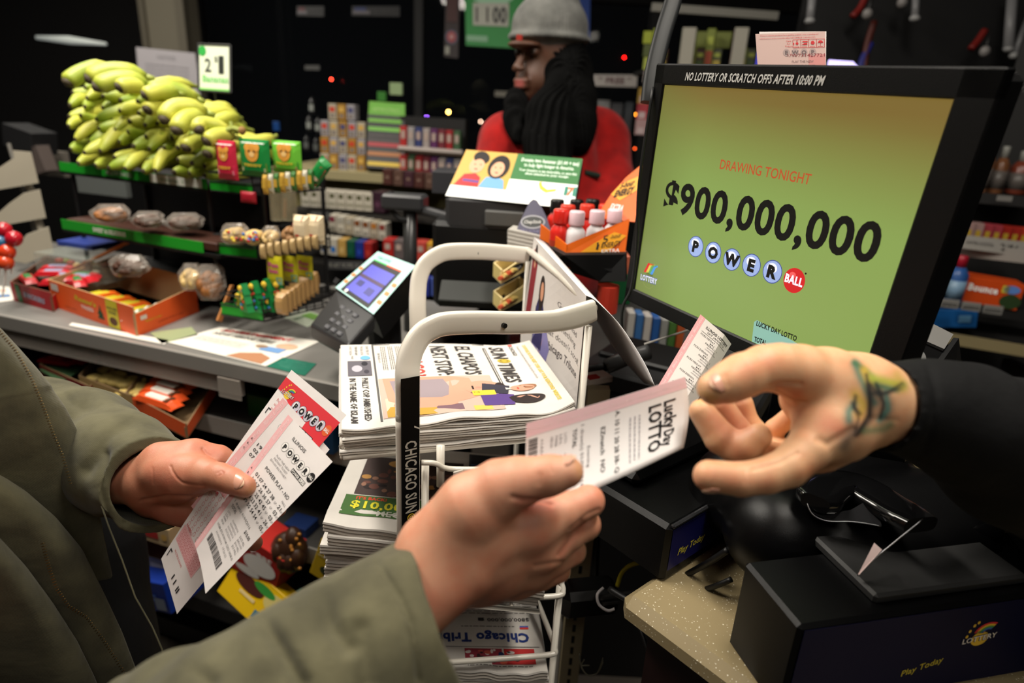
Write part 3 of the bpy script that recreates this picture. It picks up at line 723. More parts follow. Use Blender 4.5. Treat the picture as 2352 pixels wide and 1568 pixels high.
tk=S.build('lottery_ticket',smooth=True); tag(tk,'white lotto ticket with pink edge passed between the two hands','lottery ticket','pink-edged lottery tickets')
# results slip standing at the till
def fold_(s,t): return (-CF)*(.0)+(CF*.018)*max(0,s-.62)*1.0
S=Sheet(78,230,bil(P(1609,722,.800),P(1690,790,.79),P(1570,990,.72),P(1485,930,.73),lambda s,t:CF*.05*max(0,s-.68)))
S.base(mat((222,214,210),.7),16,16,th=.12); S.rect(0,0,11,230,mat((226,160,164),.7),1,1,16)
for i in range(5): S.text('Illinois Lottery',7.5,(i+.5)*46,6.5,PINKL,2,rot=PI/2,w=40,shear=.3,res=1)
S.text('ILLINOIS LOTTERY',46,212,9,INK,2,w=52,bold=.02); S.text('SAT JAN09/16',46,205,6,INK,2,w=40,res=1); S.rect(16,201.5,56,.8,INKG,2,6)
y=194
for t in ('PICK3 MIDDAY','PICK3 EVENING','PICK4 MIDDAY','PICK4 EVENING','LOTTO'):
    S.text(t,17,y,6,INK,2,w=30,al='l',res=1)
    for i,q_ in enumerate(('841','FIREBALL  1','winning','combinations')): S.text(q_,44+i*1.5,y-6-5.4*i,5.4,INK if i<2 else INKG,2,w=(9,26,18,24)[i],res=1)
    y-=31
tk=S.build('results_slip'); tag(tk,'folded lottery results slip listing evening and midday draws below the monitor','receipt slip')
# ================================================================== NEWSPAPER RACK
RW=mat((226,220,208),.32,bump=.05,bscale=60,coat=.3); RWD=mat((196,188,174),.45)
def sweep(q,path,wdir,w,t,m,seg=14):
    """flattened tube: section w wide along wdir (in the plane of the bend), t thick"""
    pts=[Vector(p) for p in path]; n=wdir; rows=[]
    for i,p in enumerate(pts):
        tg=(pts[min(i+1,len(pts)-1)]-pts[max(i-1,0)]).normalized(); b=n.cross(tg).normalized()
        W=w[i] if isinstance(w,list) else w
        row=[]
        for k in range(seg):
            a=2*PI*k/seg; c,s=math.cos(a),math.sin(a)
            row.append(p+b*(W/2*math.copysign(abs(c)**.45,c))+n*(t/2*math.copysign(abs(s)**.7,s)))
        rows.append(row)
    q.grid(rows,m,closed=True); q.add(rows[0],[tuple(range(seg))],m); q.add(rows[-1],[tuple(range(seg))],m)
def spline(pts,k=4):
    out=[];pts=[Vector(p) for p in pts]
    for i in range(len(pts)-1):
        a,b,c,d=pts[max(i-1,0)],pts[i],pts[i+1],pts[min(i+2,len(pts)-1)]
        for j in range(k):
            t=j/k; out.append(.5*((2*b)+(c-a)*t+(2*a-5*b+4*c-d)*t*t+(3*b-a-3*c+d)*t**3))
    out.append(pts[-1]); return out
rack=thing('newspaper_rack','white steel newspaper rack with looped handles and wire shelves','newspaper rack',(0,.9,0))
A0=P(936,870,.745); A1=P(1360,716,.865)
hn=Vector((A1.x-A0.x,A1.y-A0.y,0)).normalized(); nn=Vector((hn.y,-hn.x,0))   # frame plane normal, towards us
def lerpd(x,x0,x1,d0,d1): return d0+(d1-d0)*max(0,min(1,(x-x0)/(x1-x0)))
pts=[Vector((A0.x,A0.y,.03)),Vector((A0.x,A0.y,.5)),Vector((A0.x,A0.y,A0.z-.1)),Vector((A0.x,A0.y,A0.z-.05)),Vector((A0.x,A0.y,A0.z-.022)),Vector((A0.x,A0.y,A0.z))]+[P(x,y,lerpd(x,936,1360,.745,.865)) for x,y in ((938,832),(949,798),(967,770),(992,753),(1026,743),(1100,740),(1180,741),(1262,738),(1320,727),(1364,712))]
q=MB(); sp=spline(pts,6); sweep(q,sp,nn,[.0295 if i<len(sp)-12 else .0295+.004*math.sin((i-len(sp)+12)/12*3.1) for i in range(len(sp))],.013,RW); o=q.build('handle_frame',rack,smooth=True)
q=MB(); B0=P(960,720,1.10); 
sp=spline([Vector((B0.x,B0.y,.03)),Vector((B0.x,B0.y,.6)),Vector((B0.x,B0.y,B0.z-.08)),Vector((B0.x,B0.y,B0.z-.04)),Vector((B0.x,B0.y,B0.z-.015))]+[P(x,y,lerpd(x,960,1210,1.10,1.17)) for x,y in ((959,700),(960,665),(964,636),(976,609),(1000,589),(1032,578),(1100,577),(1160,581),(1212,586))],6)
sweep(q,sp,nn,.0300,.013,RW); q.build('handle_frame',rack,smooth=True)
q=MB(); 
for px,py,d in ((1154,745,.803),(1097,580,1.14)):
    c=P(px,py,d); M=Matrix.Translation(c)@nn.to_track_quat('Z','Y').to_matrix().to_4x4(); q.lathe([(.0032,-.002),(.0032,.0068)],BLK,14,M)
q.build('screw_hole',rack)
# label on the near post
Sx=Sheet(23,300,plane(A0+Vector((0,0,.005))-hn*.0116+nn*.0082-Vector((0,0,.36)),hn*.0232,Vector((0,0,.36))),eps=.0002)
Sx.base(mat((10,10,11),.35),1,6,th=.4)
Sx.text('CHICAGO SUN',5,232,20.5,mat((198,192,180),.5),2,rot=-PI/2,w=83,al='l',bold=.02)
for r_,mm in ((5.2,YEL),(3.9,mat((10,10,11),.35)),(2.7,YEL),(1.4,mat((10,10,11),.35))): Sx.ell(12,143,r_,r_*.85,mm,2+.3*(6-r_))
Sx.text('TIMES',5,137,20.5,mat((198,192,180),.5),2,rot=-PI/2,w=42,al='l',bold=.02)
Sx.poly([(16,246),(23,243),(23,244.5),(16,248)],RW,3)
Sx.build('label_strip',rack)
def vwire(px,py,d,r,z1=.03,name='wire_upright'):
    t=P(px,py,d); q=MB(); q.tube([t,Vector((t.x,t.y,z1))],r,RW,10); return q.build(name,rack,smooth=True)
vwire(1352,748,.872,.0052); vwire(1212,600,1.165,.0045); vwire(977,1062,.80,.0048,.1)
# ridge bar the card hangs on
q=MB(); q.tube([P(1364,708,.868),P(1290,635,1.0),P(1215,575,1.165)],.006,RW,10); q.build('side_rail',rack,smooth=True)
# shelves of wire
def shelf(zs,corners,n,r=.0026):
    NL,FL,FR,NR=[Vector((c.x,c.y,zs)) for c in corners]; q=MB()
    q.tube([NL,FL,FR,NR,NL],r*1.5,RW,8)
    for i in range(1,n): t=i/n; q.tube([NL.lerp(NR,t),FL.lerp(FR,t)],r,RW,6)
    q.build('wire_shelf',rack,smooth=True)
ZP=1.075
ST=[onz(785,985,ZP),onz(783,792,ZP),onz(1215,796,ZP),onz(1318,940,ZP)]
shelf(ZP-.040,ST,8)
Z2=.93
S2=[onz(742,1195,Z2),onz(822,1018,Z2),onz(1215,1050,Z2),onz(1250,1240,Z2)]
shelf(Z2-.115,S2,8)
Z3=.70
S3=[onz(1020,1540,Z3),onz(1010,1378,Z3),onz(1232,1378,Z3),onz(1258,1545,Z3)]
shelf(Z3-.09,S3,7)
q=MB(); R3=.0042
q.tube(spline([P(1302,1312,.90),P(1290,1335,.895),P(1293,1355,.89),P(1280,1368,.885),P(1180,1373,.875),P(1010,1382,.86)],5),R3,RW,8)
q.tube(spline([P(1232,1375,1.0),P(1262,1450,.95),P(1275,1490,.93),P(1262,1503,.925),P(1150,1512,.91),P(1010,1522,.90)],5),R3,RW,8)
q.build('wire_basket_rail',rack,smooth=True)
t=P(1286,1345,.892); q=MB(); q.tube([t,Vector((t.x,t.y,.03))],.0050,RW,8); q.build('wire_upright',rack,smooth=True)
# small latch hardware under the top shelf
q=MB(); q.tube([P(1012,1022,.80),P(1012,1116,.81)],.0052,RW,10); q.build('shelf_hook',rack,smooth=True); q=MB(); q.tube(spline([P(968,1062,.785),P(1000,1064,.79),P(1030,1076,.80),P(1120,1078,.81),P(1250,1082,.82)],4),.0036,RW,8); q.build('cross_wire',rack,smooth=True); q=MB(); q.tube([P(794,1010,.80),P(786,1028,.80)],.005,RW,8)
q.build('shelf_hook',rack,smooth=True)
q=MB(); c=P(1052,1098,.79); M=Matrix.Translation(c)@nn.to_track_quat('Z','Y').to_matrix().to_4x4(); q.box((0,0,0),(.022,.014,.0022),RW,M=M@Matrix.Rotation(PI/2,4,'Z'),bev=.001); q.lathe([(.0022,.0005),(.0022,.0018)],BLK,10,M@Matrix.Translation((0,-.006,0))); q.build('latch_plate',rack)
# promotional card folded over the side rail
NE=[(1346,679,.872),(1362,686,.868),(1380,701,.862),(1420,742,.85),(1458,797,.835),(1486,846,.82),(1503,886,.81)]
FE=[(1226,545,1.165),(1238,550,1.16),(1256,562,1.155),(1300,620,1.13),(1350,700,1.10),(1410,800,1.06),(1480,880,1.0)]
rn=spline([P(*p) for p in NE],3); rf=spline([P(*p) for p in FE],3)
promo=thing('promotional_card','white newspaper subscription card folded over the rack, printed with photos and text','card',P(1346,682,.87))
q=MB(); q.grid([[a.lerp(b,t/8) for t in range(9)] for a,b in zip(rn,rf)],mat((226,224,226),.42)); solid(q.build('outer_flap',promo,smooth=True),.0006)
Sx=Sheet(330,300,bil(P(1226,545,1.165),P(1346,679,.872),P(1322,950,.905),P(1192,815,1.175),lambda s,t:CR*(.010*math.sin(PI*min(1,max(0,(s-.4)/.6)))*math.sin(PI*t))))
Sx.base(mat((214,208,204),.5),12,12,th=.4)
GF=mat((86,80,82),.6)
for i,t in enumerate(('Go deep','in and read','something','that doesn\'t scroll.')): Sx.text(t,226,196-i*27,21,GF,2,w=(96,118,112,182)[i],res=2)
Sx.text('Chicago Tribune',226,80,27,GF,2,w=170,bold=.02)
SKN=mat((206,150,120),.6); HAIR=mat((40,28,26),.6); NAVY=mat((50,44,92),.6); MAR=mat((140,40,50),.6); LAV=mat((130,124,176),.6)
Sx.poly([(8,90),(40,90),(52,250),(30,285),(14,270)],MAR,1.5); Sx.ell(34,268,9,26,HAIR,2); Sx.ell(33,252,6,18,SKN,2.5)
Sx.poly([(70,60),(128,60),(126,150),(112,178),(86,180),(72,150)],NAVY,1.6); Sx.ell(100,196,17,44,HAIR,2); Sx.ell(102,200,10,24,SKN,2.5); Sx.poly([(92,168),(110,168),(112,100),(90,100)],HAIR,2.6)
Sx.poly([(60,0),(150,0),(165,80),(140,130),(96,120),(70,70)],LAV,1.7); Sx.poly([(96,0),(128,0),(150,90),(140,110)],SKN,2.2)
Sx.build('printed_flap',promo)
# ------------------------------------------------------------------ newspapers
NP=mat((214,209,202),.8,var=.05,vscale=25); NPD=mat((196,188,178),.85,bump=.4,bscale=90); NINK=mat((54,50,50),.75); NRED=mat((226,70,60),.7); NGR=mat((118,112,108),.8)
def paperstack(corn,z,n,th,labels,group,cat,seed,jit=.004,print_=None,flip=None):
    """n folded newspapers lying on each other; each is a soft slab of folded sheets"""
    R=random.Random(seed); NL,FL,FR,NR=corn; out=[]
    for i in range(n):
        zt=z-i*th; j=[Vector((R.uniform(-jit,jit),R.uniform(-jit,jit),0)) if i else Vector() for _ in range(4)]
        dz=lambda s,t,i=i,se=seed: Vector((0,0,(1 if i==0 else .35)*(.0022*math.sin(9*s+se+i)*(.15+.85*max(0,1-t*4)**2)+.0016*math.sin(23*s+i*2+se)*max(0,1-t*6))))
        fn=bil(FL+j[0],FR+j[1],NR+j[2],NL+j[3])
        def f2(s,t,fn=fn,zt=zt,dz=dz,i=i):
            p=fn(s,t); p.z=zt; return p+dz(s,t)+Vector((0,0,bendz(s,t)*(1-i/n) if bendz else 0))
        q=MB(); k=3 if th>.008 else 2
        for l in range(k):
            t0=th*l/k+ .0002; t1=th*(l+1)/k-.0004; inn=.0015*(l%2)
            nx=40 if i==0 else 24;ny=24 if i==0 else 10
            top=[[f2(s/nx,t/ny)+Vector((0,0,-t0)) for s in range(nx+1)] for t in range(ny+1)]
            bot=[[f2(s/nx,t/ny)+Vector((0,0,-t1)) for s in range(nx+1)] for t in range(ny+1)]
            mm=NP if l==0 else NPD
            q.grid(top,mm); q.grid([r[::-1] for r in bot],NPD)
            for a,b in ((top[0],bot[0]),(top[-1],bot[-1]),([r[0] for r in top],[r[0] for r in bot]),([r[-1] for r in top],[r[-1] for r in bot])):
                mid=[(x+y)/2+((x-fn(.5,.5)).normalized()*.0012) for x,y in zip(a,b)]
                q.grid([a,mid,b],NPD if l else NP)
        if i==0 and print_:
            t=thing('newspaper',labels[i],'newspaper',(NL.x,NL.y,zt-th),group=group); q.build('folded_sheets',t,smooth=False); print_(f2,t)
        else:
            o=q.build('newspaper'); tag(o,labels[i],'newspaper',group)
bendz=lambda s,t: .012*max(0,s-.8)/.2*max(0,s-.8)/.2+.004*math.sin(PI*s)*t
def suntimes(f2,t):
    # page: top edge at the right of the stack, left edge at the back
    fn=lambda s,tt: f2(tt,1-s)          # s across the page (back to front), tt up the page (left to right)
    S=Sheet(280,320,fn,eps=.0003); 
    bl=mat((88,86,84),.8)
    S.text('SUN',14,246,34,NINK,2,w=54,al='l',bold=.025); S.ell(79,260,9,11,mat((200,176,60),.8),2); S.ell(79,260,6.5,8,mat((150,130,40),.8),2.4); S.ell(79,260,3.6,4.4,mat((200,176,60),.8),2.8)
    S.text('TIMES',90,246,34,NINK,2,w=80,al='l',bold=.025); S.text('CHICAGO',14,281,9,NINK,2,w=44,al='l',bold=.02); S.rect(4,281,7,7,NRED,2)
    S.rect(20,234,160,5,NINK,2); S.rect(24,236,150,1.4,NP,2.4)
    S.text('COUPONS IN OUR NEXT CUBS! LAST FOUR NEWSTAND WEBSITE!',16,303,8,mat((214,190,60),.8),2,w=240,al='l',bold=.03,res=1)
    S.text('A weekend look at what comes next around the city and the south side',16,293,7,NGR,2,w=150,al='l',res=1)
    S.text("EL CHAPO'S",14,188,36,NINK,2,w=122,al='l',bold=.02); S.text('NEXT STOP:',14,146,36,NINK,2,w=122,al='l',bold=.02); S.text('CHICAGO?',14,102,36,NRED,2,w=122,al='l',bold=.02)
    S.rect(2,50,266,3,bl,2); S.rect(2,50,3,190,bl,2)
    # picture of a man in a vest against a pale wall
    SK=mat((204,152,128),.8); VST=mat((150,136,142),.8)
    S.rect(140,54,122,170,mat((196,170,156),.8),1.4,6,6); S.rect(206,60,54,160,mat((226,196,170),.8),1.6); S.rect(232,60,28,70,mat((190,150,60),.8),1.8); S.rect(236,126,20,40,mat((120,90,100),.8),2); S.rect(246,180,14,30,mat((226,190,90),.8),2)
    S.poly([(140,60),(214,64),(232,90),(236,150),(214,196),(150,190),(140,160)],SK,2.0); S.poly([(150,70),(206,76),(212,140),(200,160),(150,150)],VST,2.3); S.ell(186,206,24,30,SK,2.5); S.ell(190,232,20,9,HAIR,2.7); S.rect(180,188,12,3,HAIR,2.9)
    for a in (176,196): S.ell(a,210,3.5,2,HAIR,3)
    S.ell(186,198,3,5,mat((200,140,120),.8),3)
    S.poly([(150,160),(236,160),(246,120),(230,70),(222,72),(226,118),(210,150)],SK,2.6)
    # left column boxes
    for i in range(3): S.lines(12,64+i*12,96,9,3,NGR,1.6,i,.4)
    S.text('SEE PAGES 4, 5',60,58,5,NINK,2,w=40,res=1)
    # bottom strip
    S.text('PHILLY COP AMBUSHED',134,30,13,NINK,2,w=128,al='l',bold=.015,res=1); S.text('IN THE NAME OF ISLAM',134,12,13,NINK,2,w=132,al='l',bold=.015,res=1)
    S.rect(70,10,56,36,mat((96,92,100),.8),2); S.ell(100,24,12,8,mat((180,176,186),.8),2.4); S.ell(82,36,8,5,mat((40,38,46),.8),2.4); S.ell(112,38,7,4,mat((60,56,66),.8),2.4)
    S.ell(58,38,8,8,mat((110,170,220),.8),2); S.text('PAGE',56,16,5,NINK,2,w=12,res=1)
    for i in range(4): S.text(('SOX TIE UP','THE DEAL WITH','THEIR NEW ARM','SPORTS, PAGE 46')[i],8,40-i*9,6.4,NGR if i%2 else NINK,2,w=38,al='l',res=1)
    # two columnists
    S.poly([(172,206),(204,200),(212,238),(184,246)],mat((50,48,62),.8),3.1); S.ell(190,270,9,17,mat((150,104,74),.8),3.2); S.ell(194,264,11,19,SK,3.5); S.poly([(190,238),(198,238),(196,248)],NP,3.6)
    S.poly([(206,196),(248,196),(250,240),(216,246)],mat((86,60,130),.8),3.3); S.ell(232,262,15,28,HAIR,3.8); S.ell(230,264,9,18,SK,4.2); S.rect(198,186,16,34,mat((236,206,60),.8),3.9); S.text('4 TUE',206,190,6,NINK,4.4,w=14,rot=PI/2,res=1)
    for a_,b_ in ((190,268),(199,268),(226,268),(234,268)): S.ell(a_,b_,1.3,1.6,HAIR,4.6)
    S.ell(195,257,4,1.6,NRED,4.6); S.ell(230,256,4,1.6,NRED,4.6)
    S.build('front_page',t)
paperstack(ST,ZP,6,.0062,['tabloid newspaper on top of the upper stack, large black headlines on its front page']+['thin folded newspaper in the upper rack stack, %s under the headline copy'%x for x in ('first','second','third','fourth','fifth and last')],'newspapers in the upper rack stack','newspaper',3,print_=suntimes)
bendz=lambda s,t: -.006*max(0,.12-t)/.12
def newsp(f2,t):
    S=Sheet(400,300,f2,eps=.0003); GRN=mat((66,104,50),.8); D=mat((70,56,54),.8)
    S.text('NEWS',54,262,30,mat((140,136,130),.8),2,w=86,al='l',bold=.03)
    S.rect(36,96,214,150,D,1.6,6,4); R=random.Random(2)
    for i in range(46): S.ell(44+R.random()*196,104+R.random()*88,R.uniform(4,12),R.uniform(4,10),R.choice([mat((110,70,60),.8),mat((150,110,90),.8),mat((44,34,34),.8),mat((176,130,70),.8)]),2+R.random())
    S.ell(120,222,34,16,mat((210,160,90),.8),1.9)
    S.rect(22,28,230,64,GRN,1.8,6,2); S.text("IT'S BACK!",44,78,13,mat((220,70,50),.8),2.6,w=60,al='l',bold=.04)
    S.text('$10,000',38,50,32,mat((222,214,50),.8),2.8,w=118,al='l',bold=.025); S.text('MEGA RAFFLE',92,30,20,mat((200,200,190),.8),2.8,w=140,al='l',bold=.02)
    K2=mat((30,32,36),.8); BL=mat((70,110,170),.8)
    S.rect(262,150,130,140,mat((60,60,62),.8),1.6,4,4)
    for i,(u,v,w_,h_) in enumerate(((266,246,60,40),(346,240,44,46),(266,180,60,44),(334,196,56,36),(334,154,56,36))): S.rect(u,v,w_,h_,K2 if i%2==0 else mat((86,84,84),.8),2); S.rect(u,v-4,w_,4,BL,2.3)
    S.text('S',330,250,34,NP,3,w=18,bold=.05); S.text('TODAY',366,262,11,NP,3,w=36,bold=.04); S.text('RAHM IN',292,208,14,NP,3,w=44,bold=.03); S.text('NEW RULES',250,36,22,mat((180,180,176),.8),3,w=110,al='l',bold=.04)
    S.rect(262,40,130,106,mat((52,30,28),.8),1.6,4,2)
    S.build('front_page',t)
paperstack(S2,Z2,7,.0155,['folded newspaper with green raffle advert, on top of the middle rack stack']+['thick folded newspaper in the middle rack stack, %s below the advert copy'%x for x in ('first','second','third','fourth','fifth','sixth')],'newspapers in the middle rack stack','newspaper',8,.006,print_=newsp)
bendz=lambda s,t: 0
def trib(f2,t):
    S=Sheet(300,300,lambda s,tt:f2(1-s,1-tt),eps=.0003); BLU=mat((30,52,120),.8)
    S.text('Chicago Tribune',40,150,50,BLU,2,w=330,al='l',bold=.045)
    S.rect(14,128+76,276,2,NINK,2); S.rect(30,212,90,60,mat((190,44,44),.8),2); S.rect(126,212,110,60,mat((150,50,64),.8),2)
    R=random.Random(5)
    for i in range(26): S.ell(36+R.random()*195,218+R.random()*46,R.uniform(4,12),R.uniform(3,9),R.choice([mat((40,44,90),.8),mat((220,210,206),.8),mat((60,34,34),.8),mat((200,90,70),.8)]),2.5+R.random())
    S.rect(38,118,26,12,mat((60,90,190),.8),2); S.rect(38,124,26,8,NRED,2.3); S.lines(80,118,160,8,1,NGR,2,4)
    S.text('$800,000,000',32,84,20,NINK,2,w=128,al='l',bold=.02); S.lines(40,276,190,8,1,NGR,2,7); S.lines(20,10,250,60,6,NGR,2,9,.3); S.rect(170,82,18,14,NINK,2)
    S.build('front_page',t)
paperstack(S3,Z3,5,.016,['broadsheet newspaper lying upside down on top of the bottom rack stack, blue gothic masthead']+['folded broadsheet in the bottom rack stack, %s below the masthead copy'%x for x in ('first','second','third','fourth')],'newspapers in the bottom rack stack','newspaper',5,.006,print_=trib)
# ================================================================== MONITOR
def rectsolve(c,height):
    r=[(P(x,y,1)-CAM) for x,y in c]
    A=np.array([list(r[0]),list(-r[1]),list(r[2])]).T; s=np.linalg.solve(A,np.array(list(r[3])))
    Q=[r[0]*s[0],r[1]*s[1],r[2]*s[2],r[3]]; k=height/(Q[3]-Q[0]).length
    return [CAM+a*k for a in Q]
TL,TR,BR,BL=rectsolve([(1527,195),(2192,228),(1970,895),(1459,663)],.300)
mX=TR-TL; mY=TL-BL; mN=mX.cross(mY).normalized(); mW=mX.length; mH=.300
def scr(px,py):
    v=(P(px,py,1)-CAM); t=(BL-CAM).dot(mN)/v.dot(mN); p=CAM+v*t-BL
    a,b,c,d,e=mX.dot(mX),mX.dot(mY),mY.dot(mY),p.dot(mX),p.dot(mY); D=a*c-b*b
    return (d*c-e*b)/D*mW*1000,(e*a-d*b)/D*mH*1000
BEZ=mat((9,9,10),.45,bump=.15,bscale=900,spec=.3); EMK=mat((10,10,10),.5)
mon=thing('monitor','large black flat monitor showing a jackpot amount on a green screen','monitor',BL-Vector((0,0,.05)))
ux,uy=mX/mW,mY/mH
def mbox(q,u0,v0,u1,v1,n0,n1,m,bev=0):
    M=Matrix((ux,uy,mN)).transposed().to_4x4(); M.translation=BL
    q.box(((u0+u1)/2,(v0+v1)/2,(n0+n1)/2),(u1-u0,v1-v0,n1-n0),m,M=M,bev=bev)
bz=.021
q=MB(); mbox(q,-bz,-.024,mW+.036,0,-.012,.003,BEZ,.002); mbox(q,-bz,mH,mW+.036,mH+.027,-.012,.003,BEZ,.002); mbox(q,-bz,-.024,0,mH+.027,-.012,.003,BEZ,.002); mbox(q,mW,-.024,mW+.036,mH+.027,-.012,.003,BEZ,.002); q.build('bezel',mon)
q=MB(); mbox(q,-bz+.004,-.02,mW+.032,mH+.022,-.045,-.012,BEZ,.006); mbox(q,.08,.05,mW-.08,mH-.05,-.075,-.044,BEZ,.008); q.build('back_housing',mon)
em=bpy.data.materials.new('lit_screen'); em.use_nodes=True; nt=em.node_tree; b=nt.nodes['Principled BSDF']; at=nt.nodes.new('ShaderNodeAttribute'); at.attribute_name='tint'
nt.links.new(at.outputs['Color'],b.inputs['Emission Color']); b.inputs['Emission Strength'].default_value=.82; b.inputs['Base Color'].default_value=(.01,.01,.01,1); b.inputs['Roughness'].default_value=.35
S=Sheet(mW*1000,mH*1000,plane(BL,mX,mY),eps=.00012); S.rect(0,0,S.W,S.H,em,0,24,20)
WB=mat((150,172,226),.5,emit=.55); WB2=mat((226,230,246),.5,emit=.7); LB=mat((60,74,150),.5,emit=.5); RD=mat((196,30,34),.5,emit=.6); RD2=mat((226,90,90),.5,emit=.6); BRN=mat((170,74,40),.5,emit=.6); CY=mat((122,164,152),.5,emit=.85)
def tpx(t,a,b,cap,m,l=3,bold=0,shear=0,res=3):
    u0,v0=scr(*a);u1,v1=scr(*b); S.text(t,u0,v0,cap/.73,m,l,w=math.hypot(u1-u0,v1-v0),rot=math.atan2(v1-v0,u1-u0),al='l',bold=bold,shear=shear,res=res)
def hh(a,b): return scr(*a)[1]-scr(*b)[1]
tpx('DRAWING TONIGHT',(1653,387),(1860,424),hh((1653,364),(1653,387)),BRN,bold=.01)
cap=hh((1560,425),(1556,477)); 
tpx('$900,000,000',(1523,478),(2009,604),hh((1565,419),(1557,489)),EMK,bold=.03,res=4)
BP=[(1598,566),(1638,580),(1681,596),(1726,609),(1774,624)]; RR=hh((1598,541),(1598,591))/2
for (x,y),c_ in zip(BP,'POWER'):
    u,v=scr(x,y); S.ell(u,v,RR*.97,RR,LB,1,28); S.ell(u,v,RR*.9,RR*.93,WB,1.4,28); S.ell(u-RR*.1,v+RR*.3,RR*.5,RR*.42,WB2,1.8,20); S.text(c_,u,v-RR*.5,RR*1.4,EMK,3,bold=.06)
u,v=scr(1824,644); S.ell(u,v,RR,RR*1.03,RD,1,28); S.ell(u-RR*.25,v+RR*.4,RR*.3,RR*.25,RD2,1.4); S.text('BALL',u,v-RR*.3,RR*.95,WB2,3,w=RR*1.7,bold=.04)
u,v=scr(1851,628); S.ell(u,v,1.2,1.2,EMK,2,10)
u,v=scr(1492,632)
for i,c_ in enumerate((RD,mat((210,190,80),.5,emit=.5),mat((90,160,90),.5,emit=.5),mat((70,140,220),.5,emit=.6))):
    S.poly([(u-14+i*5,v+2),(u-9+i*5,v+2),(u-4+i*5,v+15),(u+6+i*3,v+17),(u+6+i*3,v+19),(u-7+i*5,v+18)],c_,2)
S.text('LOTTERY',u,v-11,13,LB,2.6,w=38,bold=.07,rot=.06); S.text('LOTTERY',u,v-10.5,12,WB2,3,w=37,bold=.01,rot=.06); S.text('Illinois',u,v,6,EMK,3,w=14); S.ring(u,v-12,12,9,1,mat((130,140,80),.5,emit=.4),2.2,20)
a=scr(1735,733);b_=scr(1970,812);c_=scr(1722,792)
S.poly([(c_[0]+2,-0+.5),(mW*1000-40,.5),(mW*1000-40,a[1]*.55),(a[0]+3,a[1]),(a[0]-1,a[1]-4)],CY,1)
tpx('LUCKY DAY LOTTO',(1737,747),(1829,783),hh((1737,735),(1737,747)),EMK,bold=.03); tpx('TOTAL',(1732,783),(1760,793),hh((1732,771),(1732,783)),EMK,bold=.03)
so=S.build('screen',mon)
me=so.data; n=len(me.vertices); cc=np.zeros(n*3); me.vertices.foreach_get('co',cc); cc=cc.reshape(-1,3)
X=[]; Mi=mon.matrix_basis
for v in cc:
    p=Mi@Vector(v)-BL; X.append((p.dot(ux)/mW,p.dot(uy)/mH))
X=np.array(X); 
def colr(s,t):  # viewing-angle shading of the panel painted into its emission colour
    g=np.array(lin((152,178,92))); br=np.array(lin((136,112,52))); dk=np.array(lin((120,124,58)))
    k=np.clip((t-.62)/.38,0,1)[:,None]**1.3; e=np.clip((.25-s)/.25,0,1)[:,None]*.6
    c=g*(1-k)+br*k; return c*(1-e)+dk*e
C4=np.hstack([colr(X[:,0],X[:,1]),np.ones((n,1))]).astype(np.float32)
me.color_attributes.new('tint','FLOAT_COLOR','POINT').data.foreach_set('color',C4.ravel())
# words on the bezel
S=Sheet(mW*1000,27,plane(BL+uy*mH+mN*.0032,mX,uy*.027),eps=.0002)
u0=(P(1573,183,1)-CAM); 
def onb(px,py):
    v=(P(px,py,1)-CAM); o=BL+mN*.0034; t=(o-CAM).dot(mN)/v.dot(mN); p=CAM+v*t-o
    a,b,c,d,e=mX.dot(mX),mX.dot(mY),mY.dot(mY),p.dot(mX),p.dot(mY); D=a*c-b*b
    return (d*c-e*b)/D*mW*1000,(e*a-d*b)/D*mH*1000-mH*1000
a=onb(1573,184);b_=onb(1892,196)
S.text('NO LOTTERY OR SCRATCH OFFS AFTER 10:00 PM',a[0],a[1],13.5,mat((214,214,210),.5),2,w=b_[0]-a[0],al='l',bold=.025,shear=.25,rot=math.atan2(b_[1]-a[1],b_[0]-a[0]))
S.build('bezel_lettering',mon)
# arm holding the monitor
q=MB(); c=BL+ux*(mW/2)+uy*.12-mN*.07
q.tube([c,c-mN*.05,c-mN*.07-Vector((0,0,.12)),Vector((c.x,c.y,.905))-mN*.07],.018,BEZ,12); q.build('stand_arm',mon,smooth=True)
# upright black bar behind the monitor's upper left corner
q=MB(); sweep(q,spline([P(1492,236,.93),P(1500,170,.935),P(1522,80,.945),P(1545,6,.955),P(1548,-20,.957)],4),-CF,.026,.014,mat((20,22,23),.5,spec=.3)); o=q.build('antenna_bar',smooth=True); tag(o,'upright dark rounded bar rising beside the monitor\'s upper left corner','bar')
q=MB(); q.tube(spline([P(1500,200,.9),P(1468,420,.93),P(1463,560,.95),P(1450,660,.96),P(1432,700,.97),P(1428,745,.98),P(1440,800,1.0)],5),.0022,BLK,8); o=q.build('cable',smooth=True); tag(o,'thin black cable hanging down the left edge of the monitor','cable')
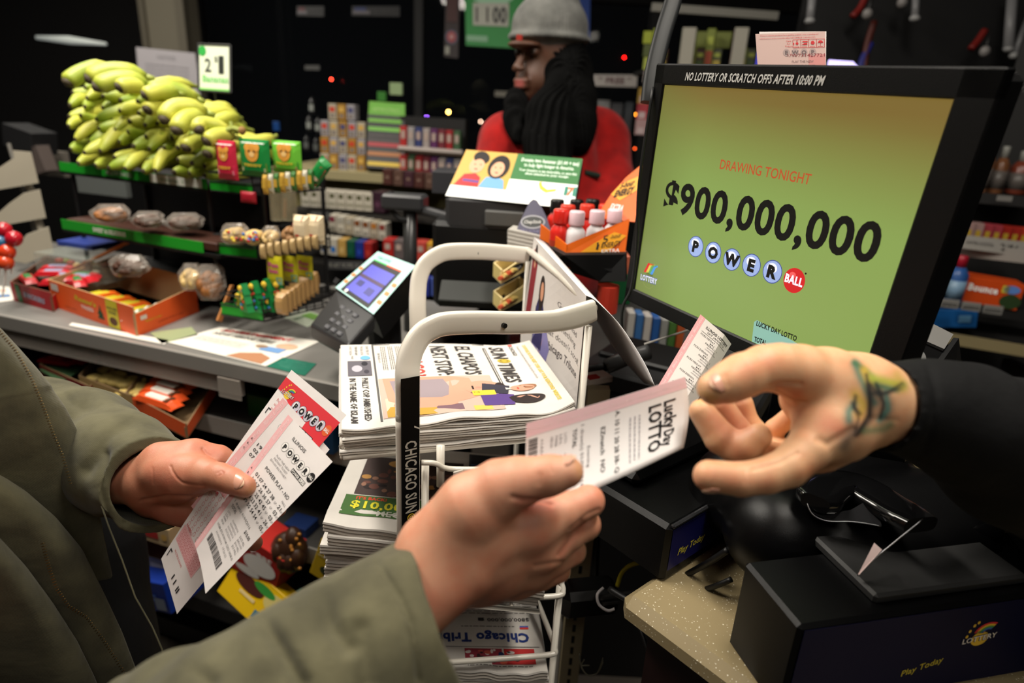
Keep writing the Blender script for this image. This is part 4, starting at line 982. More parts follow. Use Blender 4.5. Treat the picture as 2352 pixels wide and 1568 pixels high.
# folded ticket tucked behind the top edge
for k,(dx,dd,lab) in enumerate(((0,0,'pink folded lottery ticket standing on the monitor, front of two, printed with care symbols'),(9,.010,'plain folded ticket just behind the symbol-printed ticket on the monitor'))):
    d=.83+dd; S=Sheet(82,60,bil(P(1735+dx,78-k*5,d),P(1895+(3 if k else 0),72,d-.02),P(1897,176,d-.015),P(1742+dx*.3,176,d+.005)))
    TP=mat((216,184,176),.7); S.base(TP if k==0 else mat((232,224,220),.7),4,4,th=.2)
    if k==0:
        S.rect(3,0,1,1,TP); S.rect(62,0,20,30,mat((222,150,146),.7),.5)
        S.text('If you or someone you know has a gambling problem, crisis counseling and',40,56,2.8,REDI,2,w=68,res=1); S.text('referral services can be accessed by calling 1-800-GAMBLER (1-800-426-2537).',38,52,2.8,REDI,2,w=66,res=1)
        RR_=mat((210,44,50),.6)
        for i in range(4): S.rect(44+i*9.2,39,9.2,.4,RR_,2);S.rect(44+i*9.2,50,9.2,.4,RR_,2);S.rect(44+i*9.2,39,.4,11,RR_,2)
        S.rect(80.8,39,.4,11.4,RR_,2)
        for i,t in enumerate(('Care','for','Tickets')): S.text(t,39,47.5-i*3.6,3.2,RR_,2,res=1)
        S.ell(49,45,1.6,1.8,RR_,2);S.ell(49,48.4,.8,.8,RR_,2);S.poly([(44.4,43),(46,44.6),(44.4,46.2)],RR_,2);S.poly([(54.5,43),(61,43),(61,45.4),(57,45)],RR_,2);S.rect(55.5,46.4,6,1.4,RR_,2)
        S.poly([(67.4+(2.6 if i%2 else 1.8)*math.cos(i*PI/9),45.4+(2.9 if i%2 else 2.1)*math.sin(i*PI/9)) for i in range(18)],RR_,2); S.poly([(73.4,45)]+[(76.4+3*math.cos(PI-PI*i/8),45+3.4*math.sin(PI-PI*i/8)) for i in range(9)],RR_,2);S.rect(76.2,41,.4,4,RR_,2)
        for i in range(4): S.rect(45.5+i*9.2,40,6,.5,RR_,2)
        S.text('UW731427721',59,27,6,mat((150,60,66),.7),2,w=44,res=1); GH=mat((184,160,156),.7)
        for i,c_ in enumerate('EWOP'): S.ell(36+i*10.4,33,4.2,5.2,GH,1,16); S.text(c_,36+i*10.4,30.5,7,mat((120,104,104),.7),1.6,bold=.05)
        S.text('PLAY THE NEW',55,19,4.6,mat((150,124,122),.7),1.8,w=26,res=1); S.text('INSTANT TICKET',55,13,4.6,mat((150,124,122),.7),1.8,w=28,res=1); S.text('IMPORTANT INFORMATION',47,6.5,3.4,RR_,2,w=26,bold=.03,res=1)
    tag(S.build('folded_ticket'),lab,'lottery ticket','folded tickets on the monitor')
# ================================================================== CLERK'S COUNTER AND MACHINES
speck=bpy.data.materials.new('speckled_worktop'); speck.use_nodes=True; nt=speck.node_tree; b=nt.nodes['Principled BSDF']; tc=nt.nodes.new('ShaderNodeTexCoord')
v=nt.nodes.new('ShaderNodeTexVoronoi'); v.inputs['Scale'].default_value=300; n1=nt.nodes.new('ShaderNodeTexNoise'); n1.inputs['Scale'].default_value=420
nt.links.new(tc.outputs['Object'],v.inputs['Vector']); nt.links.new(tc.outputs['Object'],n1.inputs['Vector'])
r1=nt.nodes.new('ShaderNodeValToRGB'); r1.color_ramp.elements[0].position=.22; r1.color_ramp.elements[0].color=lin((226,218,196))+(1,); r1.color_ramp.elements[1].position=.32; r1.color_ramp.elements[1].color=lin((150,134,100))+(1,)
sp_=nt.nodes.new('ShaderNodeSeparateColor'); nt.links.new(v.outputs['Color'],sp_.inputs[0])
ma=nt.nodes.new('ShaderNodeMath'); ma.operation='MULTIPLY_ADD'; nt.links.new(sp_.outputs[0],ma.inputs[0]); ma.inputs[1].default_value=.35; nt.links.new(v.outputs['Distance'],ma.inputs[2])
nt.links.new(ma.outputs[0],r1.inputs[0]); nt.links.new(r1.outputs[0],b.inputs['Base Color']); b.inputs['Roughness'].default_value=.35
ZC=.90
DR=mat((30,8,8),.5)
wt=thing('clerk_counter','beige speckled clerk counter with a dark red front, under the lottery machines','counter',onz(1700,1500,ZC))
a,b1=onz(1452,1385,ZC),onz(1700,1568,ZC); ed=(b1-a).normalized(); nin=Vector((-ed.y,ed.x,0)); nin=nin if nin.x>0 else -nin
a0=a-ed*.02; b0=b1+ed*.6
q=MB(); M=Matrix((ed,nin,Vector((0,0,1)))).transposed().to_4x4(); M.translation=(a0+b0)/2+nin*.5-Vector((0,0,.02)); q.box((0,0,0),((b0-a0).length,1.0,.04),speck,M=M,bev=.012); q.build('worktop',wt)
q=MB(); M2=M.copy(); M2.translation=(a0+b0)/2+nin*.53-Vector((0,0,.41)); q.box((0,0,0),((b0-a0).length-.06,1.0,.73),DR,M=M2); q.build('front_panel',wt)
GL=mat((12,12,13),.12,coat=.6); SAT=mat((7,7,8),.34,bump=.12,bscale=1500,spec=.3); CHR=mat((150,150,154),.3,metal=1); GLW=mat((44,44,46),.08,coat=1)
# small terminal box with blue sign
def topbox(name,lab,cat,c,fx,lx,zt,zb,**k):
    pass
C1=P(1540,1212,.78); zt=C1.z
e1=(onz(1655,1145,zt)-C1); w1=.30; e1=e1.normalized(); e2=Vector((-e1.y,e1.x,0)); e2=e2 if e2.dot(onz(1495,1165,zt)-C1)>0 else -e2
t1=thing('ticket_printer','black ticket printer with a dark blue sign, behind the near hands','printer',(C1.x,C1.y,ZC))
M=Matrix((e1,e2,Vector((0,0,1)))).transposed().to_4x4(); M.translation=C1
q=MB(); q.box((w1/2,.13,-(zt-ZC)/2),(w1,.26,zt-ZC),SAT,M=M,bev=.006); q.build('body',t1)
q=MB(); q.box((w1/2,-.001,.001),(w1-.004,.006,.006),GLW,M=M,bev=.002); q.build('front_lip',t1)
q=MB(); q.box((w1*.5,.16,.010),(w1*.8,.16,.02),SAT,M=M,bev=.008); q.build('lid',t1)
S=Sheet(260,60,plane(M@Vector((.006,-.0012,-.066)),e1*.26,Vector((0,0,.060))),eps=.0002); S.base(mat((18,20,84),.4),2,2,th=.2); S.text('Play Today',17,16,14,mat((226,214,60),.5),2,w=58,al='l',shear=.25,bold=.01); S.build('sign',t1)
# big printer at lower right
C2=P(1838,1440,.60); zt=C2.z
f1=(onz(2340,1368,zt)-C2).normalized(); f2_=Vector((-f1.y,f1.x,0)); f2_=f2_ if f2_.y>0 else -f2_
t2=thing('lottery_terminal','large glossy black lottery ticket machine at the lower right, rainbow logo on its side','ticket machine',(C2.x,C2.y,ZC))
M=Matrix((f1,f2_,Vector((0,0,1)))).transposed().to_4x4(); M.translation=C2; D2=.095; W2=.36
prof=[(0,-(zt-ZC)),(0,0),(.0,.0)]
q=MB(); q.box((W2/2,D2/2,-(zt-ZC)/2),(W2,D2,zt-ZC),SAT,M=M,bev=.004); q.build('body',t2)
f=fieldof([M@Vector((0,0,-.1)),M@Vector((.4,.45,.16)),M@Vector((.4,0,0)),M@Vector((0,.45,0))],.004,.03)
f.cap(M@Vector((.085,.160,-.020)),M@Vector((.29,.160,-.020)),.060,.060,.02); f.cap(M@Vector((.09,.25,-.02)),M@Vector((.29,.25,-.02)),.062,.060,.03); f.cap(M@Vector((.17,.10,-.03)),M@Vector((.29,.10,-.03)),.05,.05,.03)
f.mesh('hood',SAT,t2,3)
def blob(name,pts,w,t,m,parent):
    q=MB(); sweep(q,spline(pts,5),Vector((0,0,1)),w,t,m,18); return q.build(name,parent,smooth=True)
blob('glossy_arch',[P(1872,1155,.70),P(1905,1120,.73),P(1965,1118,.735),P(2040,1160,.70),P(2115,1205,.66)],[.03,.045,.05,.052,.052,.052,.052,.052,.052,.052,.052,.052,.052,.052,.052,.05,.05,.05,.048,.045,.04][:21],.018,GL,t2)
q=MB()
rows=[[P(1853,1150,.712),P(1862,1128,.72)],[P(1868,1178,.705),P(1885,1160,.71)],[P(1900,1194,.70),P(1912,1178,.705)],[P(1950,1198,.695),P(1955,1170,.70)],[P(1995,1200,.69),P(1990,1150,.70)],[P(2025,1208,.685),P(2010,1140,.70)]]
q.grid(rows,GLW); q.build('window_trim',t2,smooth=True)
q=MB(); q.tube(spline([P(1852,1150,.708),P(1866,1180,.70),P(1900,1196,.695),P(1960,1198,.69),P(2024,1208,.68)],5),.0008,CHR,6); q.tube(spline([P(2120,1192,.65),P(2060,1240,.65),P(2000,1290,.65),P(1970,1322,.65)],5),.0008,CHR,6); q.build('chrome_trim',t2,smooth=True)
q=MB(); q.grid([[P(1971,1318,.648),P(1973,1320,.646)],[P(2008,1246,.655),P(2026,1262,.65)]],mat((226,200,196),.7)); o=q.build('ticket_roll_paper'); solid(o,.0005); tag(o,'sliver of white ticket paper poking out of the big machine slot','paper')
q=MB(); q.box((W2*.52,.07,.004),(W2*.52,.11,.012),mat((46,46,46),.5,bump=.2,bscale=1500),M=M,bev=.003); q.build('paper_tray',t2)
q=MB(); q.lathe([(.028,0),(.030,.006),(.026,.014),(.010,.016)],GL,28,M@Matrix.Translation((W2*.84,.10,.004))); q.build('round_knob',t2,smooth=True)
hs=zt-ZC; OO=M@Vector((.005,-.0014,-hs+.004))
def onf(px,py):
    v=P(px,py,1)-CAM; t=(OO-CAM).dot(f2_)/v.dot(f2_); p=CAM+v*t-OO; return p.dot(f1)*1000,p.z*1000
S=Sheet(345,hs*1000-8,plane(OO,f1*.345,Vector((0,0,hs-.008))),eps=.0002); S.base(mat((12,14,50),.6,spec=.2),2,2,th=.2)
u,v=onf(2068,1553); u1_,v1_=onf(2166,1518); S.text('Play Today',u,v,11,mat((206,190,60),.5),2,w=math.hypot(u1_-u,v1_-v),rot=math.atan2(v1_-v,u1_-u),al='l',shear=.25,bold=.01)
u,v=onf(2252,1458); logo_lottery(S,u,v,42,rot=0); S.build('side_sign',t2)
# box under the monitor foot and silver rimmed base at the right
q=MB(); Zm=P(1560,860,.92).z
t3=thing('keypad_console','black console with a silver rim and chrome latch, right of the monitor base','console',P(2120,800,.80))
pts=[(2100,728,.86),(2186,772,.84),(2142,838,.80),(2030,800,.80)]
q.grid([[P(*pts[0]),P(*pts[1])],[P(2060,760,.84),P(2165,806,.82)]],mat((176,174,170),.3,metal=.6)); o=q.build('silver_rim',t3); solid(o,.004)
q=MB(); tp=[P(2056,758,.842),P(2168,806,.822),P(2142,842,.80),P(2010,800,.80)]; bt=[p-Vector((0,0,.22)) for p in tp]; q.add(tp+bt,[(0,1,2,3),(7,6,5,4),(0,4,5,1),(1,5,6,2),(2,6,7,3),(3,7,4,0)],SAT); q.build('housing',t3)
q=MB(); q.grid([[P(2190,775,.84),P(2200,860,.9)],[P(2142,842,.80),P(2160,1000,.85)]],BLK); solid(q.build('side_cover',t3),.006)
q=MB(); sweep(q,spline([P(2058,832,.70),P(2080,812,.705),P(2098,808,.71),P(2112,820,.71),P(2112,840,.71)],4),-CF,.011,.01,mat((190,190,188),.3,metal=.5)); q.build('latch',t3,smooth=True)
# dark equipment lying between rack and monitor
t4=thing('card_tray','black low tray with papers and cables, behind the results slip','tray',P(1540,880,1.0))
M=YM(onz(1560,845,1.02),math.radians(-30)); q=MB(); q.box((0,0,-.02),(.32,.20,.04),BLK2,M=M,bev=.006); q.box((0,.02,.004),(.29,.12,.014),BLK,M=M,bev=.004); q.build('tray_body',t4)
q=MB(); q.box((0,-.02,-.13),(.24,.16,.19),BLK,M=M,bev=.006); q.build('pedestal',t4)
q=MB(); q.tube([P(1480,790,1.0),P(1600,752,1.02),P(1632,742,1.03)],.0016,mat((190,186,180),.4),6); q.build('rim_trim',t4)
t=P(1380,840,1.12); q=MB(); q.tube([P(1392,842,1.10),P(1440,822,1.10),P(1490,808,1.08)],.013,mat((70,70,70),.35),12); q.tube([P(1340,850,1.13),P(1392,842,1.10)],.008,BLK2,10); o=q.build('scanner_handle',smooth=True); tag(o,'grey hand scanner handle lying in the dark beneath the rack card','scanner')
q=MB(); q.box((0,0,0),(.05,.03,.012),mat((226,214,206),.6),M=YM(P(1368,868,1.05),.5),bev=.002); q.box((-.012,-.008,.007),(.02,.012,.003),mat((200,50,44),.6),M=YM(P(1368,868,1.05),.5)); o=q.build('price_tag_scrap'); tag(o,'small white and red scrap of card in the shadows behind the rack wire','card')
# cables
def cable(pts,r,m,lab,name='cable'):
    q=MB(); q.tube(spline([P(*p) for p in pts],5),r,m,8); o=q.build(name,smooth=True); tag(o,lab,'cable'); return o
cable([(1400,1352,.86),(1455,1383,.83),(1520,1392,.81),(1590,1408,.80),(1660,1438,.76),(1720,1452,.74),(1780,1450,.72)],.0042,BLK,'thick black cable running across the speckled counter')
cable([(1380,1372,.95),(1450,1362,.92),(1530,1350,.88),(1580,1318,.83),(1630,1290,.80),(1672,1262,.78)],.0042,BLK,'black cable looping up past the blue sign')
cable([(1385,1385,.95),(1470,1375,.92),(1560,1368,.88),(1630,1350,.80),(1680,1330,.78)],.0036,BLK,'black cable lying below the looping one near the blue sign')
cable([(1418,1345,.96),(1428,1316,.95),(1450,1297,.94),(1486,1289,.93)],.0034,mat((190,176,30),.5),'short yellow cable arching by the ticket printer')
cable([(1385,1350,.93),(1372,1365,.92),(1376,1388,.92),(1396,1402,.92),(1412,1398,.92)],.0022,mat((196,190,190),.5),'white cable tie looped round the black cables','cable_tie')
cable([(1452,1400,.95),(1480,1470,.92),(1508,1568,.9),(1520,1620,.9)],.003,BLK,'thin black cable dropping in front of the dark red panel')
cable([(1378,1140,1.15),(1370,1250,1.12),(1366,1330,1.1)],.006,BLK,'black cable hanging straight down right of the hand')
q=MB(); 
for k in range(1): q.box((0,0,0),(.09,.05,.05),BLK,M=YM(P(1350,1370,1.0),.2),bev=.01)
o=q.build('power_adapter'); tag(o,'black power adapter hanging by the perforated upright','power adapter')
# perforated upright
t=P(1338,1240,1.12); b_=Vector((t.x,t.y,.02)); q=MB(); CRM=mat((176,162,130),.5)
q.box(((t.x+.0),t.y,(t.z+.3)/2),(.035,.02,t.z-.02+.3),CRM)
zz=.1
while zz<t.z+.2:
    q.box((t.x,t.y-.0102,zz),(.006,.001,.016),BLK); zz+=.026
o=q.build('perforated_upright'); tag(o,'cream perforated shelf upright standing right of the rack','shelf upright')
q=MB()
for k in range(3):
    a=[(1330+k*12,1500+k*14,1.0),(1335,1530,1.0),(1350,1550,1.0),(1372,1545,1.0),(1385,1510+k*5,1.0)]
    q.tube(spline([P(*p) for p in a],4),.0012,mat((100,96,80),.5),6)
o=q.build('loose_wires',smooth=True); tag(o,'thin loose wires hanging in the dark below the counter','wires')
# ================================================================== SNACK COUNTER ON THE LEFT
ZT=.92; YW=math.radians(-18.5)
e1=Vector((math.cos(YW),math.sin(YW),0)); e2=Vector((-math.sin(YW),math.cos(YW),0))
def fr(p,x=0,y=0,z=0): return Vector(p)+e1*x+e2*y+Vector((0,0,z))
CTOP=mat((122,120,116),.42,bump=.04,bscale=300,var=.12,vscale=8); MET=mat((168,164,158),.35,metal=.4); DK=mat((20,19,19),.6)
E0=onz(0,723,ZT); E1=onz(773,884,ZT); LEN=(E1-E0).length
cnt=thing('checkout_counter','grey checkout counter with a metal front edge, snacks on top and candy below','counter',fr(E0,LEN/2))
def obx(q,p,x0,x1,y0,y1,z0,z1,m,bev=0,yaw=YW):
    M=YM(p,yaw); q.box(((x0+x1)/2,(y0+y1)/2,(z0+z1)/2),(x1-x0,y1-y0,z1-z0),m,M=M,bev=bev)
q=MB(); obx(q,E0,-1.6,LEN+.05,.006,.62,-.03,0,CTOP,.002); q.build('worktop',cnt)
q=MB(); obx(q,E0,-1.6,LEN+.052,-.004,.006,-.034,.0015,MET,.0015); q.build('front_edge',cnt)
q=MB(); obx(q,E0,-1.6,LEN-.24,.004,.012,-.075,-.034,mat((190,180,170),.2,alpha=.45)); q.build('price_rail',cnt)
for k,(px,py) in enumerate(((526,893),)):
    q=MB(); obx(q,P(px,py,1.33),-.028,.028,0,.003,-.022,.022,mat((170,160,150),.25,alpha=.6)); q.build('tag_holder',cnt)
q=MB(); obx(q,E0,-1.6,LEN+.03,.45,.60,-.90,-.03,DK); obx(q,E0,LEN+.03,LEN+.05,.02,.60,-.90,-.03,DK); obx(q,E0,-1.6,LEN+.03,.04,.60,-.90,-.84,DK); q.build('cabinet',cnt)
for k,(y0,z) in enumerate(((.03,-.165),(.0,-.42),(-.02,-.66))):
    q=MB(); obx(q,E0,-1.6,LEN+.03,y0,.46,z-.012,z,mat((60,58,56),.5)); obx(q,E0,-1.6,LEN+.03,y0-.004,y0,z-.034,z+.008,MET if k<2 else DK); q.build('shelf_board',cnt)
# register counter, continuing behind the rack
rc=thing('register_counter','dark grey counter behind the newspaper rack carrying the till and small displays','counter',(.25,1.6,0))
q=MB(); q.box((.42,1.66,.90),(.86,.70,.04),mat((62,62,60),.45),M=None,bev=.004); q.build('worktop',rc)
q=MB(); q.box((.42,1.68,.44),(.82,.64,.88),DK); q.build('cabinet',rc)
# ------------------------------------------------------------------ trays of sweets
KRAFT=mat((186,148,104),.8); ORB=mat((244,98,40),.5); REDB=mat((176,24,34),.5); YB=mat((214,196,40),.5); GRB=mat((30,120,50),.5)
def tray(name,lab,cat,A,B,C,hf,hr,hb,m,inner=KRAFT,th=.003,group=None):
    """open carton standing on the floor points A (front left), B (front corner), C (right end)"""
    A,B,C=Vector(A),Vector(B),Vector(C); t=thing(name,lab,cat,B,group=group); D=A+(C-B); up=Vector((0,0,1))
    def wall(p,r,h0,h1,nm):
        n=(r-p).cross(up).normalized()*th; q=MB()
        vs=[p,r,r+up*h1,p+up*h0]; q.add(vs+[v-n for v in vs],[(0,1,2,3)],m); q.add(vs+[v-n for v in vs],[(7,6,5,4),(0,4,5,1),(1,5,6,2),(2,6,7,3),(3,7,4,0)],inner); return q.build(nm,t)
    wall(A,B,hf,hf,'front_wall'); wall(B,C,hf*.75,hr,'side_wall'); wall(C,D,hb,hb,'back_wall'); wall(D,A,hb,hf,'side_wall')
    q=MB(); q.add([A,B,C,D],[(0,1,2,3)],inner); o=q.build('bottom',t); solid(o,.002); return t,D
A,B,C=onz(122,703,ZT),onz(315,773,ZT),onz(457,716,ZT)
t,D=tray('candy_box','bright orange open candy carton at the counter edge, yellow panel and tree picture','box',A,B,C,.070,.070,.088,ORB)
S=Sheet(200,70,plane(A-e2*.0006,B-A,Vector((0,0,.070)))); S.rect(139,1,26,68,YB,1); S.text("Reese's",90,40,17,YB,2,w=50,rot=-.05,bold=.03); S.text('TREES',92,24,12,WI,2,w=30,bold=.02); S.poly([(116,14),(132,14),(127,24),(130,24),(125,36),(124,50),(121,36),(116,24),(120,24)],mat((24,70,40),.6),2)
S.text('KING SIZE',152,46,9,mat((60,60,50),.6),2,w=22,bold=.03); S.text('SIZE',152,36,9,mat((60,60,50),.6),2,w=16,bold=.03); S.ell(152,18,9,10,mat((90,50,24),.6),2); S.rect(6,46,18,18,mat((220,214,206),.6),2); S.text('2 PACK CANDY',50,12,6,mat((150,40,10),.6),2,w=30,res=1); S.build('front_print',t)
S=Sheet(150,50,plane(B-(C-B).normalized().cross(Vector((0,0,1)))*-.0006,C-B,Vector((0,0,.050)))); S.text('Reese\'s trees',40,26,8,YB,2,w=36); S.text('peanut butter cups',80,14,7,mat((150,40,10),.6),2,w=60,res=1); S.rect(12,34,14,10,mat((224,210,200),.6),2); S.build('side_print',t)
def bar(lab,p,yaw,L,w,h,m,m2,name='candy_bar',group=None,pitch=0,roll=0,m3=None,cat='candy bar'):
    q=MB(); M=YM(p,yaw,pitch,roll)
    n=10; rows=[]
    for i in range(n+1):
        x=(i/n-.5)*L; k=1 if 0<i<n else .15; z=h*k*(1 if 1<i<n-1 else .8)
        rows.append([M@Vector((x,-w/2,0)),M@Vector((x,-w/2*.8,z*.8)),M@Vector((x,0,z)),M@Vector((x,w/2*.8,z*.8)),M@Vector((x,w/2,0))])
    q.grid(rows,m); q.box((0,0,h*.62),(L*.5,w*.62,h*.9),m2,M=M,bev=h*.25)
    if m3: q.box((L*.3,0,h*.55),(L*.08,w*.7,h*.95),m3,M=M)
    o=q.build(name,smooth=False); tag(o,lab,cat,group); return o
R=random.Random(4); O2=mat((240,110,30),.3); W2_=mat((224,220,210),.35); G2=mat((40,130,90),.35)
cen=(A+C)/2
for i in range(7):
    bar('yellow and orange wrapped candy, %s along the row inside the orange carton'%ordn(i,7),A.lerp(B,.22+.09*i)+e2*.07+Vector((0,0,.022+.006*(i%2))),YW+1.35+R.uniform(-.1,.1),.085,.026,.012,O2,YB,'wrapped_candy','yellow wrapped candies in the orange carton',cat='candy')
for i in range(5):
    bar('white and green wrapped candy, %s along the right wall of the orange carton'%ordn(i,5),B.lerp(C,.12+.14*i)+(A-B).normalized()*.035+Vector((0,0,.026)),YW+.2+R.uniform(-.3,.3),.05,.028,.016,W2_,G2 if i<3 else O2,'wrapped_candy','white wrapped candies in the orange carton',cat='candy')
A2,B2,C2_=onz(32,690,ZT),onz(124,716,ZT),onz(200,655,ZT)
t,D=tray('candy_box','dark red open candy carton left of the orange carton','box',A2,B2,C2_,.05,.045,.06,REDB,mat((110,70,50),.7))
S=Sheet(100,50,plane(A2-e2*.0006,B2-A2,Vector((0,0,.05)))); S.text('SNICKERS',56,18,17,mat((170,176,200),.5),2,w=52,rot=-.1,bold=.05); S.poly([(14,2),(26,2),(22,48),(10,48)],GRB,1.6); S.build('front_print',t)
for i in range(11):
    bar('red and silver bar in the dark red carton, %s'%ordn(i,11),A2.lerp(B2,.1+.085*i)+e2*R.uniform(.02,.12)+Vector((0,0,.045+R.uniform(0,.02))),YW+R.uniform(-.8,.8),.09,.03,.014,mat((190,30,40),.3),mat((150,150,180),.3) if i%2 else mat((60,130,70),.3),group='bars heaped in the dark red carton')
# papers on the counter
def flat(lab,c,W,H,m,name,cat,z=ZT,d=None,group=None):
    p=[Vector((v.x,v.y,z+.0015)) for v in [onz(x,y,z) for x,y in c]]
    S=Sheet(W,H,bil(*p),eps=.0004); S.base(m,4,4,th=.3)
    if d: d(S)
    o=S.build(name); tag(o,lab,cat,group); return o
PW=mat((226,222,212),.55)
def d_fly(S):
    S.text('ADVERTISEMENT',110,150,24,mat((206,40,34),.6),2,w=176,bold=.05); S.text('NOW HIRING HERE',100,118,24,mat((110,106,100),.6),2,w=150,bold=.04); S.lines(20,60,120,36,4,mat((190,186,178),.6),2,4,.3)
    S.poly([(150,4),(236,4),(230,40),(196,56),(160,34)],mat((176,124,90),.6),2); S.rect(176,70,50,28,mat((110,150,200),.6),2); S.ell(214,116,24,18,mat((206,170,140),.6),2); S.ell(170,92,14,10,mat((150,120,90),.6),2.4)
flat('white advertising flyer with red heading lying flat on the grey counter',[(505,752),(735,785),(610,842),(385,787)],250,180,PW,'flyer','flyer',d=d_fly)
TEALP=mat((20,104,84),.5)
def d_teal(S):
    S.rect(0,0,.1,.1,TEALP)
    for i,w in enumerate((70,90,90,60)): S.text(('NOW HIRING','Ask the store team about','sales positions and more','THANK YOU')[i],58,38-i*9,7,mat((90,160,140),.5),2,w=w,res=1)
flat('dark green counter sticker beside the flyer',[(650,822),(727,836),(700,864),(612,842)],120,52,TEALP,'sticker','sticker',d=d_teal)
flat('narrow white price strip in front of the orange carton',[(166,742),(388,782),(378,792),(158,748)],200,12,PW,'price_strip','price strip')
flat('small leaflet with green print between flyer and orange carton',[(345,765),(440,752),(455,770),(372,790)],90,50,mat((150,160,120),.5),'leaflet','leaflet')
flat('white and green leaflet left of the card reader',[(645,728),(700,712),(752,728),(706,752)],100,60,mat((196,206,186),.55),'leaflet','leaflet',d=lambda S:(S.rect(50,10,40,30,mat((120,170,80),.5),2),S.text('FRESH',30,30,12,GRB,2,w=36)))
flat('white paper with blue print at the far left end of the counter',[(-30,655),(22,660),(34,690),(-40,700)],100,80,PW,'paper','paper',d=lambda S:(S.rect(40,20,50,14,mat((90,130,180),.5),2),S.text('SALE',60,50,16,ORB,2,w=40)))
# ------------------------------------------------------------------ snack stand
zb=P(476,432,1.60).z
s0=onz(138,390,zb); s1=onz(476,432,zb); u1=(s1-s0).normalized(); u2=Vector((-u1.y,u1.x,0)); SW=(s1-s0).length
GS=mat((26,150,36),.45); st=thing('snack_stand','black tiered snack stand with bright green shelf strips and wire side baskets','display stand',Vector(((s0.x+s1.x)/2,(s0.y+s1.y)/2+.1,ZT)))
MS=Matrix((u1,u2,Vector((0,0,1)))).transposed().to_4x4()
def at_(o): M=MS.copy(); M.translation=o; return M
def strip_(o,W,h,texts,name='shelf_strip'):
    S=Sheet(W*1000,h*1000,plane(o,u1*W,Vector((0,0,h))),eps=.0003); S.base(GS,2,1,th=2)
    for t,x,y,s,m,w in texts: S.text(t,x,y,s,m,2,w=w,bold=.03)
    return S
S=strip_(s0+Vector((0,0,-.004)),SW,.026,[('HEALTHY SNACKS',SW*430,8,15,WI,96)]); S.rect(SW*640,2,SW*330,22,mat((214,214,204),.5),1.6); S.text('Bananas  2 /1',SW*800,8,14,mat((60,130,60),.5),2.4,w=96); S.text('HEALTHY SNACKS',SW*430,8,15,WI,2,w=96,bold=.03); S.build('shelf_strip',st)
q=MB(); q.box((SW/2,.13,-.006),(SW,.26,.008),BLK,M=at_(s0)); q.build('shelf',st)
z2=P(470,572,1.55).z; s2=onz(143,523,z2); s3=onz(470,578,z2)
S=strip_(s2+Vector((0,0,-.004)),(s3-s2).length,.027,[('SWEET & DELICIOUS',180,9,15,WI,118)]); S.build('shelf_strip',st)
q=MB(); M2=at_(s2); q.box((SW/2,.13,-.006),(SW,.26,.008),BLK,M=M2); q.box((SW/2,.05,.014),(SW*.96,.09,.022),mat((64,36,26),.5),M=M2,bev=.003); q.build('shelf',st)
for xx in (.02,SW-.02,SW+.16):
    for yy in (.02,.24):
        q=MB(); b=s0+u1*xx+u2*yy; q.tube([Vector((b.x,b.y,ZT)),Vector((b.x,b.y,zb+(.0 if xx<SW else .03)))],.006,BLK,8); q.build('post',st)
q=MB(); b=s0+u1*SW/2+u2*.13; q.box((b.x,b.y,ZT+.006),(.01,.01,.01),BLK); M3=at_(Vector((s0.x,s0.y,ZT+.006))); q.box((SW/2+.08,.13,0),(SW+.2,.27,.012),BLK,M=M3); q.box((SW/2,.25,(zb-ZT)/2),(SW,.006,(zb-ZT)*.98),DK,M=M3); q.build('base',st)
# wire baskets with green fronts
def basket(L,Rr,d,w_px,h,name):
    """L,R pixels of the strip's lower edge; basket runs back to the right"""
    z=P(*Rr,d).z; a=onz(*L,z); b=onz(*Rr,z); back=u2*.20+u1*.05; v=(b-a)
    S=Sheet(v.length*1000,h*1000,plane(a,v,Vector((0,0,h))),eps=.0003); S.base(GS,2,1,th=2); S.build('shelf_strip',st)
    q=MB(); A=[a,b,b+back,a+back]
    for zz in (0,h*.9,h*1.8 if h<.04 else h*1.2):
        q.tube([p+Vector((0,0,zz)) for p in A]+[A[0]+Vector((0,0,zz))],.0022,BLK,6)
    hh_=h*1.8 if h<.04 else h*1.2
    for i in range(10): p=b+back*(i/9); q.tube([p,p+Vector((0,0,hh_))],.0016,BLK,5)
    for i in range(6): p=a+v*(i/5); q.tube([p,p+back],.0016,BLK,5)
    q.build('wire_basket',st); return a,b,back,z
bA=basket((484,437),(582,448),1.52,0,.024,'')
bB=basket((495,583),(592,594),1.50,0,.026,'')
bC=basket((510,722),(606,738),1.46,0,.028,'')
# ------------------------------------------------------------------ bananas
BAN=bpy.data.materials.new('banana_peel'); BAN.use_nodes=True; nt=BAN.node_tree; b=nt.nodes['Principled BSDF']; tc=nt.nodes.new('ShaderNodeTexCoord'); oi=nt.nodes.new('ShaderNodeObjectInfo')
n=nt.nodes.new('ShaderNodeTexNoise'); n.inputs['Scale'].default_value=14; nt.links.new(tc.outputs['Object'],n.inputs['Vector'])
ad=nt.nodes.new('ShaderNodeMath'); ad.operation='MULTIPLY_ADD'; nt.links.new(oi.outputs['Random'],ad.inputs[0]); ad.inputs[1].default_value=.35; nt.links.new(n.outputs['Fac'],ad.inputs[2])
r1=nt.nodes.new('ShaderNodeValToRGB'); r1.color_ramp.elements[0].position=.42; r1.color_ramp.elements[0].color=lin((134,158,40))+(1,); r1.color_ramp.elements[1].position=.85; r1.color_ramp.elements[1].color=lin((206,204,84))+(1,)
nt.links.new(ad.outputs[0],r1.inputs[0]); nt.links.new(r1.outputs[0],b.inputs['Base Color']); b.inputs['Roughness'].default_value=.45
TIP=mat((60,50,30),.7); STEM=mat((150,160,70),.5)
